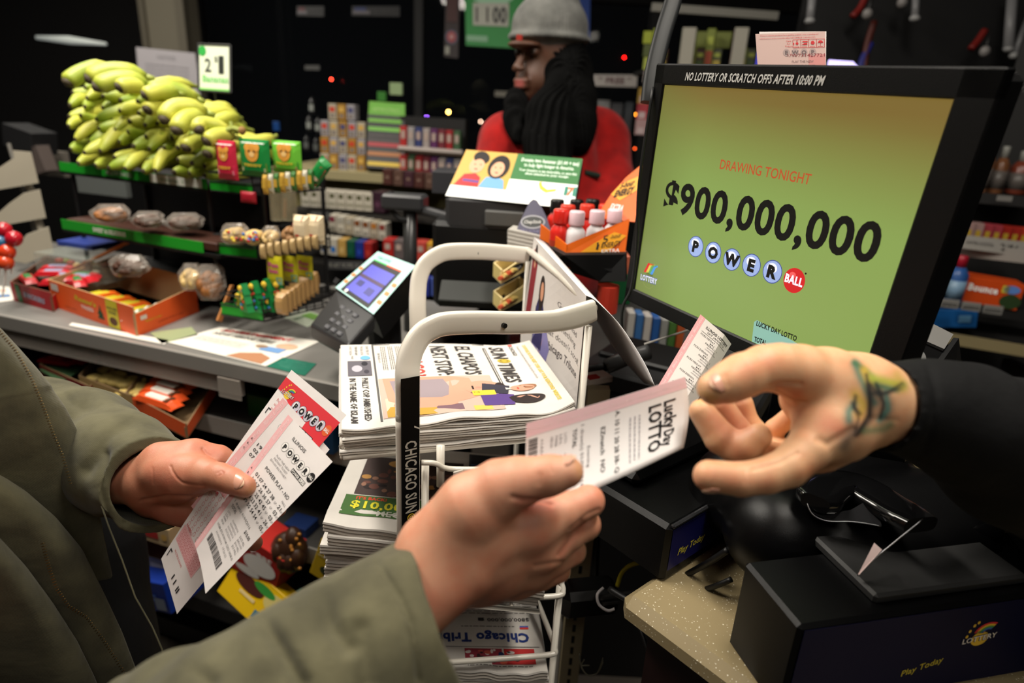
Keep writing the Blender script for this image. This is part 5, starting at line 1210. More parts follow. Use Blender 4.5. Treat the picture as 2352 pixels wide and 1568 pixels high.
def banana_mesh(bend,L=.165,R_=.0175):
    """axis along +Y from the blossom tip at the origin, bowed upward"""
    prof=[(0,.18),(.02,.36),(.07,.66),(.16,.90),(.32,1),(.55,1),(.72,.92),(.82,.72),(.88,.42),(.93,.30),(1,.30)]
    q=MB(); rows=[]
    for t,k in prof:
        y=L*t; z=bend*L*(math.sin(PI*min(t,1))); row=[]
        for i in range(10):
            a=2*PI*i/10; rr=R_*k*(1.04 if i%2==0 else .95); row.append(Vector((rr*math.cos(a),y,z+rr*math.sin(a))))
        rows.append(row)
    q.grid(rows[:1]+rows[1:2],TIP,closed=True); q.add(rows[0],[tuple(range(10))],TIP); q.grid(rows[1:9],BAN,closed=True); q.grid(rows[8:],STEM,closed=True); q.add(rows[-1],[tuple(range(10))],STEM)
    return q
protos=[banana_mesh(b_,L_) for b_,L_ in ((.10,.165),(.15,.17),(.20,.16))]
pmesh=[]
for q in protos:
    o=q.build('banana',smooth=True); pmesh.append(o.data); bpy.data.objects.remove(o)
def banana(M,lab,grp,k):
    o=bpy.data.objects.new('banana',pmesh[k%3]); COL.objects.link(o); o.matrix_basis=M; tag(o,lab,'banana',grp); return o
R=random.Random(12)
rowsy=[(392,178,468),(366,160,505),(340,168,512),(313,158,500),(287,152,470),(262,158,425),(238,166,345),(214,190,330)]
RN=['lowest','second','third','fourth','fifth','sixth','seventh','eighth']
UPX=Vector((0,0,1))
k=0
for ri,(y,x0,x1) in enumerate(rowsy):
    n=int((x1-x0)/34)+1
    for i in range(n):
        x=x0+(x1-x0)*i/max(1,n-1)+(R.uniform(-5,5))
        yy=y+(x-300)*.10+R.uniform(-6,6)-6
        d=1.60-(x-300)*.00035+R.uniform(-.02,.03)+.012*ri
        if yy<150+max(0,(x-300))*.62-0: continue
        p=P(x,yy,d); dr=(u2*1.0+u1*R.uniform(-.25,.25)+Vector((0,0,R.uniform(.0,.22)))).normalized()
        q_=dr.to_track_quat('Y','Z').to_matrix().to_4x4(); 
        banana(Matrix.Translation(p)@q_@Matrix.Rotation(R.uniform(-2.4,2.4),4,'Y')@Matrix.Scale(R.uniform(.9,1.12),4),'banana tip facing out, %s from left in the %s row of the pile'%(['first','second','third','fourth','fifth','sixth','seventh','eighth','ninth','tenth','eleventh','twelfth'][i],RN[ri]),'bananas in the lower pile',k); k+=1
TOPB=[((152,196),(176,160),(250,152),1.58,.021),((198,188),(245,146),(335,176),1.55,.022),((214,206),(270,166),(338,194),1.52,.021),((268,204),(296,188),(330,204),1.50,.018),
      ((338,212),(376,186),(452,226),1.55,.019),((326,222),(362,204),(408,214),1.51,.018),((376,284),(388,222),(474,258),1.49,.021),((336,256),(352,238),(384,246),1.52,.018),
      ((404,308),(418,258),(468,272),1.48,.021),((462,304),(436,268),(528,298),1.46,.017),((424,345),(440,312),(466,330),1.49,.018),((470,330),(494,302),(536,314),1.47,.019),((474,358),(490,336),(520,340),1.48,.018)]
wh=['leftmost banana lying on top of the pile','longest banana arching over the crest of the pile','pale banana below the crest of the pile','short banana under the pale one near the crest','banana behind the slope just right of the crest','small banana on the slope below the crest','big curved banana half way down the slope','stubby banana left of the big curved one','banana hooked over the slope under the big curved one','slim banana with its stem pointing right','banana standing steeply in the lower slope','banana lowest on the right end of the slope','short banana tucked above the red snack pack']
for i,(a,b_,c,d,r_) in enumerate(TOPB):
    q=MB(); pa,pb,pc=P(*a,d),P(*b_,d+.02),P(*c,d+.06); n=12; pts=[];rs=[]
    for j in range(n+1):
        t=j/n; pts.append(pa*(1-t)**2+pb*2*t*(1-t)+pc*t*t); rs.append(r_*min(1,.25+t*6,.45+(1-t)*3))
    q.tube(pts[:2],rs[:2],TIP,12); q.tube(pts[1:],rs[1:],BAN,12); q.tube([pts[-1],pts[-1]+(pts[-1]-pts[-2]).normalized()*.02],[r_*.35,r_*.3],STEM,8)
    o=q.build('banana',smooth=True); tag(o,wh[i],'banana','bananas on top of the pile')
q=MB(); q.tube(spline([P(520,300,1.5),P(534,295,1.5),P(548,298,1.5),P(556,302,1.5)],3),.006,STEM,8); q.tube([P(533,296,1.5),P(530,280,1.5)],.005,STEM,8); q.ell(tuple(P(556,300,1.5)),(.009,.009,.010),mat((150,110,60),.7),10); o=q.build('banana_stalk'); tag(o,'cut brown banana stalk sticking out at the right end of the pile','banana stalk')
# ------------------------------------------------------------------ packets on the stand
def pouch(lab,px,py,w,h,d,m,draw=None,yaw=YW,name='snack_pack',cat='snack pack',th=.02,group=None,lean=0,rl=0):
    """pillow packet or carton seen from the front; px,py is the middle of its lower edge, w,h in pixels"""
    W,H=w*d/F,h*d/F; t=P(px,py,d); M=YM(t,yaw,lean,rl); q=MB(); n=6; fr_=[];bk=[]
    for j in range(n+1):
        r=[];s_=[]
        for i in range(n+1):
            a,c=i/n*2-1,j/n*2-1; bul=th/2*(1-a**4)*(1-c**4)+.0006
            r.append(M@Vector((a*W/2,-bul,(c+1)/2*H))); s_.append(M@Vector((a*W/2,bul,(c+1)/2*H)))
        fr_.append(r); bk.append(s_)
    fn=lambda s,t: M@Vector(((s-.5)*W,-(th/2*(1-(2*s-1)**4)*(1-(2*t-1)**4)+.0006),t*H))
    S=Sheet(100,100*H/W,fn,eps=.0006); S.mb.grid(fr_,m); S.mb.grid(bk,m)
    if draw: draw(S)
    o=S.build(name); tag(o,lab,cat,group); return o
def carton(lab,px,py,w,h,dep_,d,m,draw=None,yaw=YW,name='carton',cat='box',group=None,lean=0,rl=0,top=None):
    W,H=w*d/F,h*d/F; M=YM(P(px,py,d),yaw,lean,rl); fn=lambda s,t: M@Vector(((s-.5)*W,-.0003,t*H))
    S=Sheet(100,100*H/W,fn,eps=.0008); S.mb.box((0,dep_/2,H/2),(W,dep_,H),m,M=M,bev=min(.001,dep_*.1))
    if top: S.mb.box((0,dep_/2,H+.0006),(W*.96,dep_*.94,.001),top,M=M)
    if draw: draw(S)
    o=S.build(name); tag(o,lab,cat,group); return o
def teddy(c1,c2,big):
    def f(S):
        h=S.H; S.rect(8,h*.12,84,h*.26,c1,1); S.text('TEDDY',50,h*.28,h*.09,YEL,2,w=60,bold=.04); S.rect(10,h*.14,78,h*.10,c2,1.5)
        for x,y,r in ((50,h*.64,22),(34,h*.78,9),(66,h*.78,9)): S.ell(x,y,r,r*1.1,mat((214,150,60),.5),2)
        for x in (42,58): S.ell(x,h*.68,3,3,HAIR,2.4)
        S.ell(50,h*.60,9,7,mat((240,200,130),.5),2.3); S.lines(12,h*.88,76,h*.06,1,WI,2,3,.5)
    return f
PKR=mat((196,40,66),.35); LG=mat((110,190,60),.35); MG=mat((30,130,60),.35)
pouch('red snack pack with a cartoon-free cookie picture, leftmost on the upper basket'.replace('cartoon-free ',''),526,412,56,86,1.50,PKR,teddy(mat((230,60,110),.4),mat((240,170,190),.4),1),rl=0)
pouch('green and orange snack carton beside the red snack pack',590,405,82,82,1.49,MG,teddy(mat((120,150,60),.4),mat((214,200,160),.4),1))
pouch('lime green snack carton at the right end of the upper basket',662,398,78,72,1.48,LG,teddy(MG,mat((200,120,110),.4),1))
pouch('slanted green and red snack bag hanging off the right end of the upper basket',716,420,34,70,1.46,MG,lambda S:(S.rect(50,10,40,S.H*.7,mat((206,90,80),.4),2),S.ell(66,S.H*.3,20,14,mat((220,190,160),.5),2.4)),rl=.7)
for i in range(9):
    pouch('striped sachet in the upper wire basket, %s'%ordn(i,9),612+i*13,446-i*1.5,14,44,1.45,[mat((190,150,60),.4),mat((196,190,170),.4),mat((60,110,50),.4)][i%3],lambda S:(S.rect(20,S.H*.3,60,S.H*.4,mat((200,160,60),.5),2),),name='sachet',cat='sachet',group='sachets in the upper wire basket',th=.012)
pouch('red packet peeking below the upper wire basket',572,466,44,26,1.5,mat((150,24,40),.4),name='snack_packet',th=.015)
# cloudy tube below basket
q=MB(); q.lathe([(.018,0),(.018,.07)],mat((190,180,150),.2,alpha=.35),16,YM(P(640,505,1.55))); q.lathe([(.018,0),(.018,.07)],mat((190,180,150),.2,alpha=.35),16,YM(P(666,505,1.55))); q.tube([P(654,500,1.55),P(654,455,1.55)],.004,mat((150,90,50),.5),8); o=q.build('clear_tubes'); tag(o,'clear plastic tubes under the upper wire basket','tube')
CLR=mat((190,180,170),.1,spec=.9,alpha=.28)
def bakery(lab,px,py,w,h,d,m,k,film=True,name='pastry_bag',spots=None,group=None):
    """baked goods in a clear film bag"""
    t=thing(name,lab,'bagged pastry',P(px,py,d),group=group); s=d/F; R=random.Random(k); q=MB()
    q.ell(tuple(P(px,py-h*.42,d)),(w*s*.40,.030,h*s*.36),m,16)
    for i in range(6): a=R.uniform(0,6.28); q.ell(tuple(P(px+w*.22*math.cos(a),py-h*.45+h*.18*math.sin(a),d-.012)),(w*s*.17,.022,h*s*.2),m,10)
    if spots:
        for i in range(12): q.ell(tuple(P(px+R.uniform(-.3,.3)*w,py-h*(.4+R.uniform(-.25,.3)),d-.030)),(.004,.003,.004),R.choice(spots),8)
    q.build('pastry',t,smooth=True)
    if film:
        q=MB(); n=14;rows=[]
        for j in range(9):
            row=[]
            for i in range(n):
                a=2*PI*i/n; r=(1+.10*math.sin(5*a+j+k)+R.uniform(-.05,.05)); c=math.sin(PI*(j+.6)/9.2)
                row.append(P(px+w*.52*math.cos(a)*r*(.45+.55*c),py-h*(j/8)*1.0,d+.036*math.sin(a)*r*(.5+.5*c)))
            rows.append(row)
        q.grid(rows,CLR,closed=True); q.build('clear_film',t,smooth=False)
    return t
PB=mat((146,92,44),.6); DB=mat((70,40,24),.6); TB=mat((214,182,120),.6); 
for i,(px,py,w,h,m) in enumerate(((254,512,92,44,PB),(340,524,76,40,DB),(424,530,90,42,DB))): bakery('glossy bag of brown pastry on the middle shelf, %s of three'%ordn(i,3),px,py,w,h,1.56,m,i,group='pastry bags on the middle shelf')
SPT=[mat((60,120,190),.5),mat((200,50,40),.5),mat((230,200,60),.5),mat((90,50,30),.5)]
for i,(px,py,w,h,m,s) in enumerate(((540,562,68,50,TB,SPT),(584,566,50,50,TB,SPT),(622,566,46,48,TB,None),(668,560,50,50,mat((150,110,70),.6),None))): bakery('cookie pack in the middle side basket, %s of four'%ordn(i,4),px,py,w,h,1.46,m,10+i,film=i%2==0,spots=s,name='cookie_pack',group='cookie packs in the middle side basket')
CRE=mat((226,206,170),.5)
for i,px in enumerate((696,728)): pouch('cream bag with a red label corner in the middle side basket, %s of two'%('left' if i==0 else 'right'),px,560,44,66,1.45,CRE,lambda S:(S.poly([(4,S.H*.7),(70,S.H*.98),(70,S.H*.82),(4,S.H*.56)],mat((190,30,40),.5),2),S.rect(34,S.H*.3,22,10,mat((200,60,50),.5),2)),th=.03,group='cream bags in the middle side basket')
for i in range(8): pouch('tan wafer packet in the middle side basket, %s'%ordn(i,8),606+i*17,594-i*3.2,15,34,1.44,mat((190,160,110),.4),name='wafer_packet',cat='wafer packet',group='wafer packets in the middle side basket',th=.014)
def tree(lab,px,py,w,h,d,k):
    W,H=w*d/F,h*d/F; M=YM(P(px,py,d),YW+.2*k,0,.05*k); q=MB(); R=random.Random(k)
    pol=[(-.5,0),(.5,0),(.34,.28),(.40,.30),(.22,.60),(.27,.62),(.06,1),(-.06,1),(-.27,.62),(-.22,.60),(-.40,.30),(-.34,.28)]
    q.prism([(a*W,b*H) for a,b in pol],.016,mat((24,128,64),.35),M=M)
    for i in range(12): b=R.uniform(.06,.8); a=R.uniform(-.3,.3)*(1-b); q.ell((a*W,-.001,b*H),(.0035,.002,.0035),R.choice(SPT),8,M=M)
    q.ell((0,-.002,.86*H),(.007,.004,.007),YEL,10,M=M)
    o=q.build('tree_treat'); tag(o,lab,'treat','tree-shaped treats in the lower basket')
for i,(px,py,w,h) in enumerate(((560,716,44,64),(585,716,46,70),(612,714,46,74),(636,708,40,66),(546,722,36,52))): tree('green tree-shaped treat with coloured dots in the lower basket, %s'%['second from the left','middle one','tallest','furthest right','lowest and furthest left'][i],px,py,w,h,1.45+.01*i,i-2)
for i,px in enumerate((634,668,702)): pouch('yellow header pack with pink print in the lower side basket, %s of three'%ordn(i,3),px,652-i*6,42,66-i*6,1.46+.03*i,mat((206,196,40),.4),lambda S:(S.text('Fun',50,S.H*.62,S.H*.2,mat((200,80,130),.5),2,w=64,bold=.06),S.text('Snax',50,S.H*.42,S.H*.2,mat((200,80,130),.5),2,w=64,bold=.06),S.rect(62,2,34,40,mat((130,180,160),.5),2)),group='yellow header packs',th=.008)
for i in range(8): pouch('tan wafer bag in the lower side basket, %s in its row'%ordn(i,8),650+i*10,722-i*7,30,52,1.46+i*.015,mat((186,146,92),.35),name='wafer_bag',cat='wafer bag',group='wafer bags in the lower side basket',th=.03)
q=MB(); q.add([P(496,735,1.5),P(528,654,1.52),P(534,654,1.54),P(506,738,1.52)],[(0,1,2,3)],mat((186,120,60),.7)); o=q.build('cardboard_divider'); solid(o,.004); tag(o,'orange-brown cardboard divider standing left of the green treats','cardboard')
for i,(px,py,w,h,m,lab) in enumerate(((296,636,90,52,DB,'dark bag of pastry in the shadow under the middle shelf'),(438,668,56,64,TB,'pale bread bag behind the orange carton'),(482,690,74,84,PB,'brown pretzel bag between the orange carton and the green treats'))): bakery(lab,px,py,w,h,1.55,m,30+i)
q=MB(); M=YM(P(225,590,1.7),-.2,0,-.45); q.box((0,0,0),(.34,.02,.006),mat((150,100,60),.6),M=M); o=q.build('wood_slat'); tag(o,'slanting brown board edge under the middle shelf','board')
# sign above the bananas
sg=thing('price_sign','white banana price sign with black frame above the pile, reading two for one','sign',P(495,210,1.75))
a,b_,c,d_=P(455,101,1.76),P(529,104,1.72),P(530,213,1.72),P(457,208,1.76)
S=Sheet(75,110,bil(a,b_,c,d_),eps=.0005); S.base(mat((206,212,190),.5,emit=.0),2,2,th=3,back=BLK); S.ell(10,94,9,12,mat((40,150,60),.5),2); S.text('2',23,46,44,mat((60,64,60),.5),2,w=15,bold=.02); S.text('1',54,46,50,mat((30,34,30),.5),2,w=12,bold=.08); S.text('$',42,70,18,mat((60,64,60),.5),2); S.text('Bananas',40,22,22,mat((120,190,110),.5),2,w=60,bold=.03); S.rect(2,2,71,5,mat((120,190,90),.5),2)
S.build('sign_face',sg)
q=MB(); 
for p0,p1 in ((a,b_),(b_,c),(c,d_),(d_,a)): q.tube([p0,p1],.0035,BLK,6)
q.build('frame',sg)
q=MB(); q.tube([d_.lerp(c,.5),Vector((d_.lerp(c,.5).x,d_.lerp(c,.5).y+.02,zb))],.003,BLK,6); q.build('stem',sg)
# ------------------------------------------------------------------ white fan-shaped rack sides at the far left
for k,(pts,lab) in enumerate((([(-60,445),(-60,395),(0,385),(32,364),(30,346),(72,350),(89,420)],'top white curved side panel of the rack at the left edge'),
    ([(-40,515),(0,488),(20,470),(55,445),(92,436),(106,500),(20,515)],'middle white curved side panel of the rack at the left edge'),
    ([(30,600),(40,568),(62,540),(112,522),(124,580),(60,605)],'lower white curved side panel of the rack at the left edge'))):
    q=MB(); n=len(pts); A_=[P(x,y,1.9) for x,y in pts]; B_=[p+Vector((-.01,.012,0)) for p in A_]
    q.add(A_+B_,[tuple(range(n)),tuple(range(2*n-1,n-1,-1))]+[(i,(i+1)%n,(i+1)%n+n,i+n) for i in range(n)],mat((140,133,118),.5)); o=q.build('rack_side_panel'); tag(o,lab,'rack panel','white rack side panels')
q=MB(); q.tube([P(64,425,1.93),P(74,440,1.93)],.01,mat((150,140,124),.5),8); q.tube([P(86,500,1.93),P(96,530,1.93)],.01,mat((150,140,124),.5),8); q.tube([P(110,600,1.93),P(118,640,1.93)],.01,mat((150,140,124),.5),8); q.tube([P(20,330,1.94),P(128,690,1.94)],.006,mat((90,86,80),.5),8); o=q.build('rack_pole'); tag(o,'pole joining the white curved rack panels','pole')
for i,(x,y,m) in enumerate(((8,528,mat((176,24,40),.2,coat=.5)),(32,548,mat((176,24,40),.2,coat=.5)),(2,556,mat((40,100,140),.2,coat=.5)),(16,578,mat((206,60,30),.2,coat=.5)),(12,602,mat((206,70,34),.2,coat=.5)),(-6,585,mat((206,60,30),.2,coat=.5)))):
    t=thing('lollipop','%s round lollipop at the left edge, %s'%(('red','red','blue','orange','orange','orange')[i],('highest','nearest the white panel','left of the red pair','above the lowest one','lowest','cut by the frame')[i]),'lollipop',P(x,y,1.55),group='lollipops at the left edge')
    q=MB(); q.ell(tuple(P(x,y,1.55)),(.019,.019,.019),m,16); q.build('candy_ball',t,smooth=True); q=MB(); q.tube([P(x,y+14,1.55),P(x-6,y+80,1.57)],.002,WHT,6); q.build('stick',t)
t=thing('clear_case','clear plastic case of small wrapped sweets behind the red carton','case',P(150,640,1.75))
q=MB(); q.box((0,.06,.035),(.20,.12,.07),mat((180,190,180),.1,alpha=.25),M=YM(P(150,648,1.72),YW)); q.build('case_box',t)
q=MB(); R=random.Random(8)
for i in range(24): q.ell(tuple(YM(P(150,648,1.72),YW)@Vector((R.uniform(-.085,.085),.03+R.uniform(0,.06),.012+R.uniform(0,.03)))),(.012,.01,.007),R.choice([TB,mat((150,60,40),.5),mat((120,130,60),.5),mat((196,190,160),.5)]),8)
o=q.build('sweets',t); o['kind']='stuff'
carton('blue lidded tray edge behind the clear case',172,570,110,12,.10,1.8,mat((40,60,140),.4),name='tray_edge')
# ------------------------------------------------------------------ candy under the counter
def ztray(A,B,C,z): return [onz(*p,z) for p in (A,B,C)]
zs=ZT-.155
BX=[((95,862),(205,912),(300,838),.03,mat((120,20,26),.5),'dark red candy tray under the counter, far left of three'),((186,892),(352,958),(408,872),.034,mat((170,140,90),.6),'tan candy tray under the counter, middle of three'),((292,932),(430,1006),(498,905),.034,mat((226,90,40),.5),'orange candy bar tray under the counter, nearest the play slip')]
for i,(a,b_,c,h_,m,lab) in enumerate(BX):
    a,b_,c=ztray(a,b_,c,zs); t,D=tray('candy_tray',lab,'tray',a,b_,c,h_,h_*1.1,h_*1.6,m,mat((120,96,66),.7),group='candy trays under the counter')
    if i==0:
        for k in range(5): bar('red and black candy bar in the far left tray, %s'%ordn(k,5),a.lerp(c,.2+.15*k)+Vector((0,0,.03)),YW+.1,.10,.03,.014,mat((150,20,26),.3),mat((30,26,26),.3) if k%2 else mat((200,60,50),.3),group='bars in the far left tray')
    if i==1:
        q=MB(); R=random.Random(3)
        for k in range(16): p=a.lerp(b_,R.random()).lerp(D.lerp(c,R.random()),R.uniform(.05,.5)); q.ell((p.x,p.y,p.z+.022),(.022,.016,.010),mat((212,186,110),.5),10)
        o=q.build('wrapped_sweets'); tag(o,'heap of cream coloured wrapped sweets in the tan tray','sweets',kind='stuff')
    if i==2:
        for k in range(6): bar('orange and white bar in the orange tray, %s from front'%['first','second','third','fourth','fifth','last'][k],(a.lerp(b_,.5)).lerp(D.lerp(c,.5),.12+.15*k)+Vector((0,0,.034)),YW-.1,.125,.034,.016,mat((224,84,36),.3),mat((232,226,214),.3),m3=mat((90,54,30),.5),group='bars in the orange tray')
flat('green and black wrapper under the counter edge at the far left',[(150,812),(205,840),(140,880),(90,850)],60,60,mat((60,90,60),.4),'wrapper','wrapper',z=zs+.02)
# lower shelves
LOWC=[(285,1228,110,46,.12,1.50,mat((176,40,44),.4),'red and cream packet below the left cuff'),(350,1245,110,50,.1,1.46,mat((196,170,130),.4),'cream and red chocolate bar box below the left hand'),
 (345,1400,130,80,.1,1.5,mat((20,50,140),.4),'blue biscuit box on the low shelf behind the play slip'),(330,1320,150,60,.1,1.55,mat((150,144,134),.5),'pale price rail card above the blue biscuit box'),
 (575,1330,130,110,.08,1.42,mat((180,40,34),.4),'red and white chocolate box behind the tickets'),(560,1415,190,95,.05,1.40,mat((216,176,20),.4),'yellow chocolate box on the low shelf with fruit picture'),
 (735,1330,60,110,.08,1.32,mat((206,170,30),.4),'yellow packet between brown bag and newspapers'),(690,1440,70,60,.05,1.45,mat((60,140,130),.4),'teal packet beside the yellow chocolate box'),(480,1545,80,40,.04,1.6,mat((170,166,160),.5),'white card lying on the floor shelf'),
 (680,1260,60,60,.05,1.5,mat((30,50,100),.4),'dark blue packet behind the raised tickets'),(600,1010,60,110,.05,1.5,mat((30,80,34),.4),'dark green bottle label in the shadow right of the orange tray'),(745,1040,50,160,.05,1.35,mat((16,50,80),.5),'dark blue panel left of the newspapers')]
def lowd(i):
    def f(S):
        h=S.H
        if i==1: S.rect(10,h*.3,60,h*.4,mat((176,40,40),.5),2); S.ell(86,h*.5,8,8,mat((214,170,90),.5),2)
        if i==2: S.text('Bisc',46,h*.4,h*.4,mat((90,130,210),.5),2,w=60,shear=.3,bold=.04); S.rect(70,h*.1,24,h*.4,mat((130,140,160),.5),2)
        if i==3:
            for k in range(3): S.rect(6+k*32,h*.2,24,h*.6,mat((196,190,180),.5),2)
        if i==4: S.ell(60,h*.5,34,h*.24,WI,2); S.ell(40,h*.2,26,h*.1,WI,2); S.text('Treat',50,h*.74,h*.16,WI,2.4,w=60,bold=.04)
        if i==5: S.ell(34,h*.66,24,h*.16,mat((70,30,24),.5),2); S.ell(78,h*.68,18,h*.22,mat((196,180,110),.5),2); S.ell(56,h*.8,18,h*.10,mat((50,130,50),.5),2.3); S.rect(58,h*.12,12,h*.2,mat((60,110,130),.5),2); S.rect(26,h*.38,26,h*.08,mat((214,190,130),.5),2)
        if i==6: S.ell(60,h*.3,24,20,mat((50,60,40),.5),2); S.lines(10,h*.6,70,h*.2,2,mat((220,210,160),.5),2,3)
        if i==7: S.ell(50,h*.4,30,20,mat((170,160,170),.5),2)
    return f
for i,(px,py,w,h_,dp,d,m,lab) in enumerate(LOWC): carton(lab,px,py,w,h_,dp,d,m,lowd(i),lean=-.55 if i in(5,) else 0,rl=.35 if i in (4,5,6) else -.15 if i==2 else 0,name='packet',cat='packet')
bakery('dark brown truffle bag with gold spots between the tickets and the newspapers',665,1330,110,150,1.40,mat((56,34,22),.4),77,film=False,spots=[mat((190,130,60),.4)],name='truffle_bag')
# ------------------------------------------------------------------ card reader
cr=thing('card_reader','black card payment terminal on a stand, lit blue screen in a pale printed frame','card reader',onz(840,790,ZT))
a,b_,c,d_=P(868,577,1.36),P(955,610,1.28),P(858,722,1.22),P(770,660,1.32)
S=Sheet(170,150,bil(a,b_,c,d_),eps=.0005); FRM=mat((176,220,214),.4); S.base(FRM,6,6,th=6,back=BLK)
fnF=bil(a,b_,c,d_); nF=(b_-a).cross(a-d_).normalized(); 
S.rect(20,4,122,116,BLK,1); S.rect(30,14,104,92,mat((84,84,176),.3,emit=.55),2,2,2); S.rect(30,62,104,9,mat((70,50,80),.4,emit=.25),3); S.rect(46,38,22,16,mat((50,50,110),.4,emit=.25),3); S.rect(92,28,26,20,mat((60,60,130),.4,emit=.25),3)
for i in range(3):
    S.rect(4,26+i*26,13,9,mat((240,130,60),.5),2); S.rect(150,26+i*26,15,9,mat((240,140,80),.5),2)
S.rect(20,119,60,4,mat((60,180,80),.5),2); S.rect(80,119,62,4,mat((230,90,50),.5),2); S.text('WELCOME',50,130,12,mat((90,180,150),.5),2,w=58); S.ell(40,10,6,5,WI,3)
S.build('screen_frame',cr)
q=MB(); a2,b2,c2,d2=P(772,664,1.325),P(862,722,1.225),P(800,792,1.16),P(712,745,1.28); dn=Vector((0,0,-.03))
q.add([a2,b2,c2,d2]+[p+dn for p in (a2,b2,c2,d2)],[(0,1,2,3),(7,6,5,4),(0,4,5,1),(1,5,6,2),(2,6,7,3),(3,7,4,0)],mat((46,46,48),.4)); bevel(q.build('keypad_base',cr),.005)
for r_ in range(4):
    for k in range(3):
        s_,t_=.40+.16*k,.70-.19*r_; p=(d2*(1-s_)+c2*s_)*(1-t_)+(a2*(1-s_)+b2*s_)*t_; n_=(b2-a2).cross(a2-d2).normalized(); n_=n_ if n_.z>0 else -n_
        Mk=Matrix(((b2-a2).normalized(),n_.cross((b2-a2).normalized()),n_)).transposed().to_4x4(); Mk.translation=p+n_*.002
        q=MB(); q.box((0,0,0),(.015,.010,.006),mat((84,84,88),.4),M=Mk,bev=.002); q.build('key',cr)
q=MB(); th_=[a,b_,c,d_]; q.add([p-nF*.007 for p in th_]+[p-nF*.04-Vector((0,0,.02)) for p in th_],[(0,1,2,3),(7,6,5,4),(0,4,5,1),(1,5,6,2),(2,6,7,3),(3,7,4,0)],BLK); q.build('housing',cr)
q=MB(); m_=(a+b_+c+d_)/4-nF*.03; q.tube([m_,Vector((m_.x,m_.y+.03,ZT))],.035,BLK2,14); q.build('stand',cr); q=MB(); q.tube([P(770,650,1.33),P(776,640,1.33)],.006,CHR,8); q.build('stylus_tip',cr)
# ================================================================== TILL, DISPLAYS, CLERK BEHIND THE COUNTER
def pbx(lab,px,py,w,h,dp,d,m,yaw=0,name='box',cat='box',bev=.002,kind=None,group=None,lean=0):
    W,H=w*d/F,h*d/F; q=MB(); q.box((0,dp/2,0),(W,dp,H),m,M=YM(P(px,py,d),yaw,lean),bev=bev); o=q.build(name); tag(o,lab,cat,group,kind); return o
dis=thing('customer_display','black till with a bright customer screen showing two children and a banana','till display',Vector((.0,1.5,.92)))
a,b_,c,d_=P(1071,344,1.42),P(1338,365,1.38),P(1317,479,1.34),P(1023,449,1.38)
fnD=bil(a,b_,c,d_); nD=(b_-a).cross(a-d_).normalized()
S=Sheet(270,120,fnD,eps=.0006); WS=mat((240,240,232),.5,emit=.80); GRS=mat((56,110,60),.5,emit=.55); S.base(WS,4,4,th=4,back=BLK)
S.rect(122,56,148,64,GRS,1); S.rect(0,28,122,92,mat((200,160,80),.5,emit=.45),1)
for i,(t,y,w,s_) in enumerate((('Donate two bananas ($1.00 + tax)',102,130,12),('to help fight hunger in America.',90,112,11),('Your donation is tax deductible, so save this',78,128,8),('sheet attached to your receipt.',70,96,8))): S.text(t,200,y,s_,mat((216,226,210),.5,emit=.7),2,w=w,res=1,bold=.03)
SKE=mat((214,160,126),.5,emit=.55); HR=mat((34,26,26),.6); 
S.poly([(6,28),(60,28),(58,52),(44,62),(20,58)],mat((190,40,40),.5,emit=.45),1.6); S.poly([(22,46),(58,44),(58,38),(22,40)],mat((100,70,140),.5,emit=.3),1.9); S.ell(40,84,17,22,SKE,2); S.ell(44,102,20,15,HR,2.4,rot=-.5); S.ell(42,80,15,18,SKE,2.6)
S.poly([(60,28),(116,28),(110,50),(92,58),(70,54)],mat((110,160,206),.5,emit=.45),2.2); S.ell(90,82,24,30,HR,2.4); S.ell(89,76,15,19,SKE,2.8)
for u in (35,48): S.ell(u,84,2,1.3,HR,3)
for u in (83,95): S.ell(u,80,2,1.3,HR,3.2)
S.ell(41,72,4,1.6,mat((190,80,80),.5),3); S.ell(89,67,4,1.6,mat((190,80,80),.5),3.2)
S.text('nourish',158,40,15,mat((190,196,150),.5,emit=.6),2,w=40); S.poly([(186,52),(192,38),(206,30),(226,36),(228,42),(208,38),(196,46),(192,56)],mat((226,196,60),.5,emit=.6),2)
S.rect(244,28,8,22,mat((60,130,110),.5,emit=.5),2); S.rect(262,28,8,22,mat((60,130,110),.5,emit=.5),2); S.text('7',257,30,26,mat((226,110,70),.5,emit=.6),2,bold=.05)
S.text('Participating stores only. See the counter for details.',60,12,6,mat((190,190,186),.5),2,w=100,res=1)
S.build('lit_screen',dis)
q=MB(); A_=[p-nD*.004 for p in (a,b_,c,d_)]; B_=[p-nD*.035 for p in (a,b_,c,d_)]; q.add(A_+B_,[(0,1,2,3),(7,6,5,4),(0,4,5,1),(1,5,6,2),(2,6,7,3),(3,7,4,0)],BLK2); q.build('screen_case',dis)
q=MB(); DG=mat((52,52,54),.4); M=YM(P(1130,490,1.40),-.08,.1); q.box((0,.05,0),(.20,.14,.075),DG,M=M,bev=.01); q.box((.03,-.022,-.004),(.085,.01,.034),mat((96,96,94),.4),M=M,bev=.003); q.build('printer_block',dis)
q=MB(); q.box((0,.08,-.12),(.26,.2,.20),BLK,M=M,bev=.01); q.build('till_body',dis)
pl=thing('support_arm','black metal arm with a round pole between the card reader and the till','support arm',Vector((P(945,600,1.5).x,P(945,600,1.5).y,.92)))
q=MB(); t=P(942,470,1.5); q.tube([t,Vector((t.x,t.y,.92))],.0165,mat((60,60,60),.28,metal=.3),16); q.build('pole',pl,smooth=True)
q=MB(); q.box((0,0,0),(.10,.06,.035),DG,M=YM(P(930,462,1.5),-.1),bev=.006); q.tube(spline([P(900,440,1.5),P(895,470,1.5),P(915,500,1.5),P(935,505,1.5)],4),.006,BLK2,8); q.tube([P(960,480,1.5),P(1030,500,1.45)],.012,DG,10); q.build('bracket',pl)
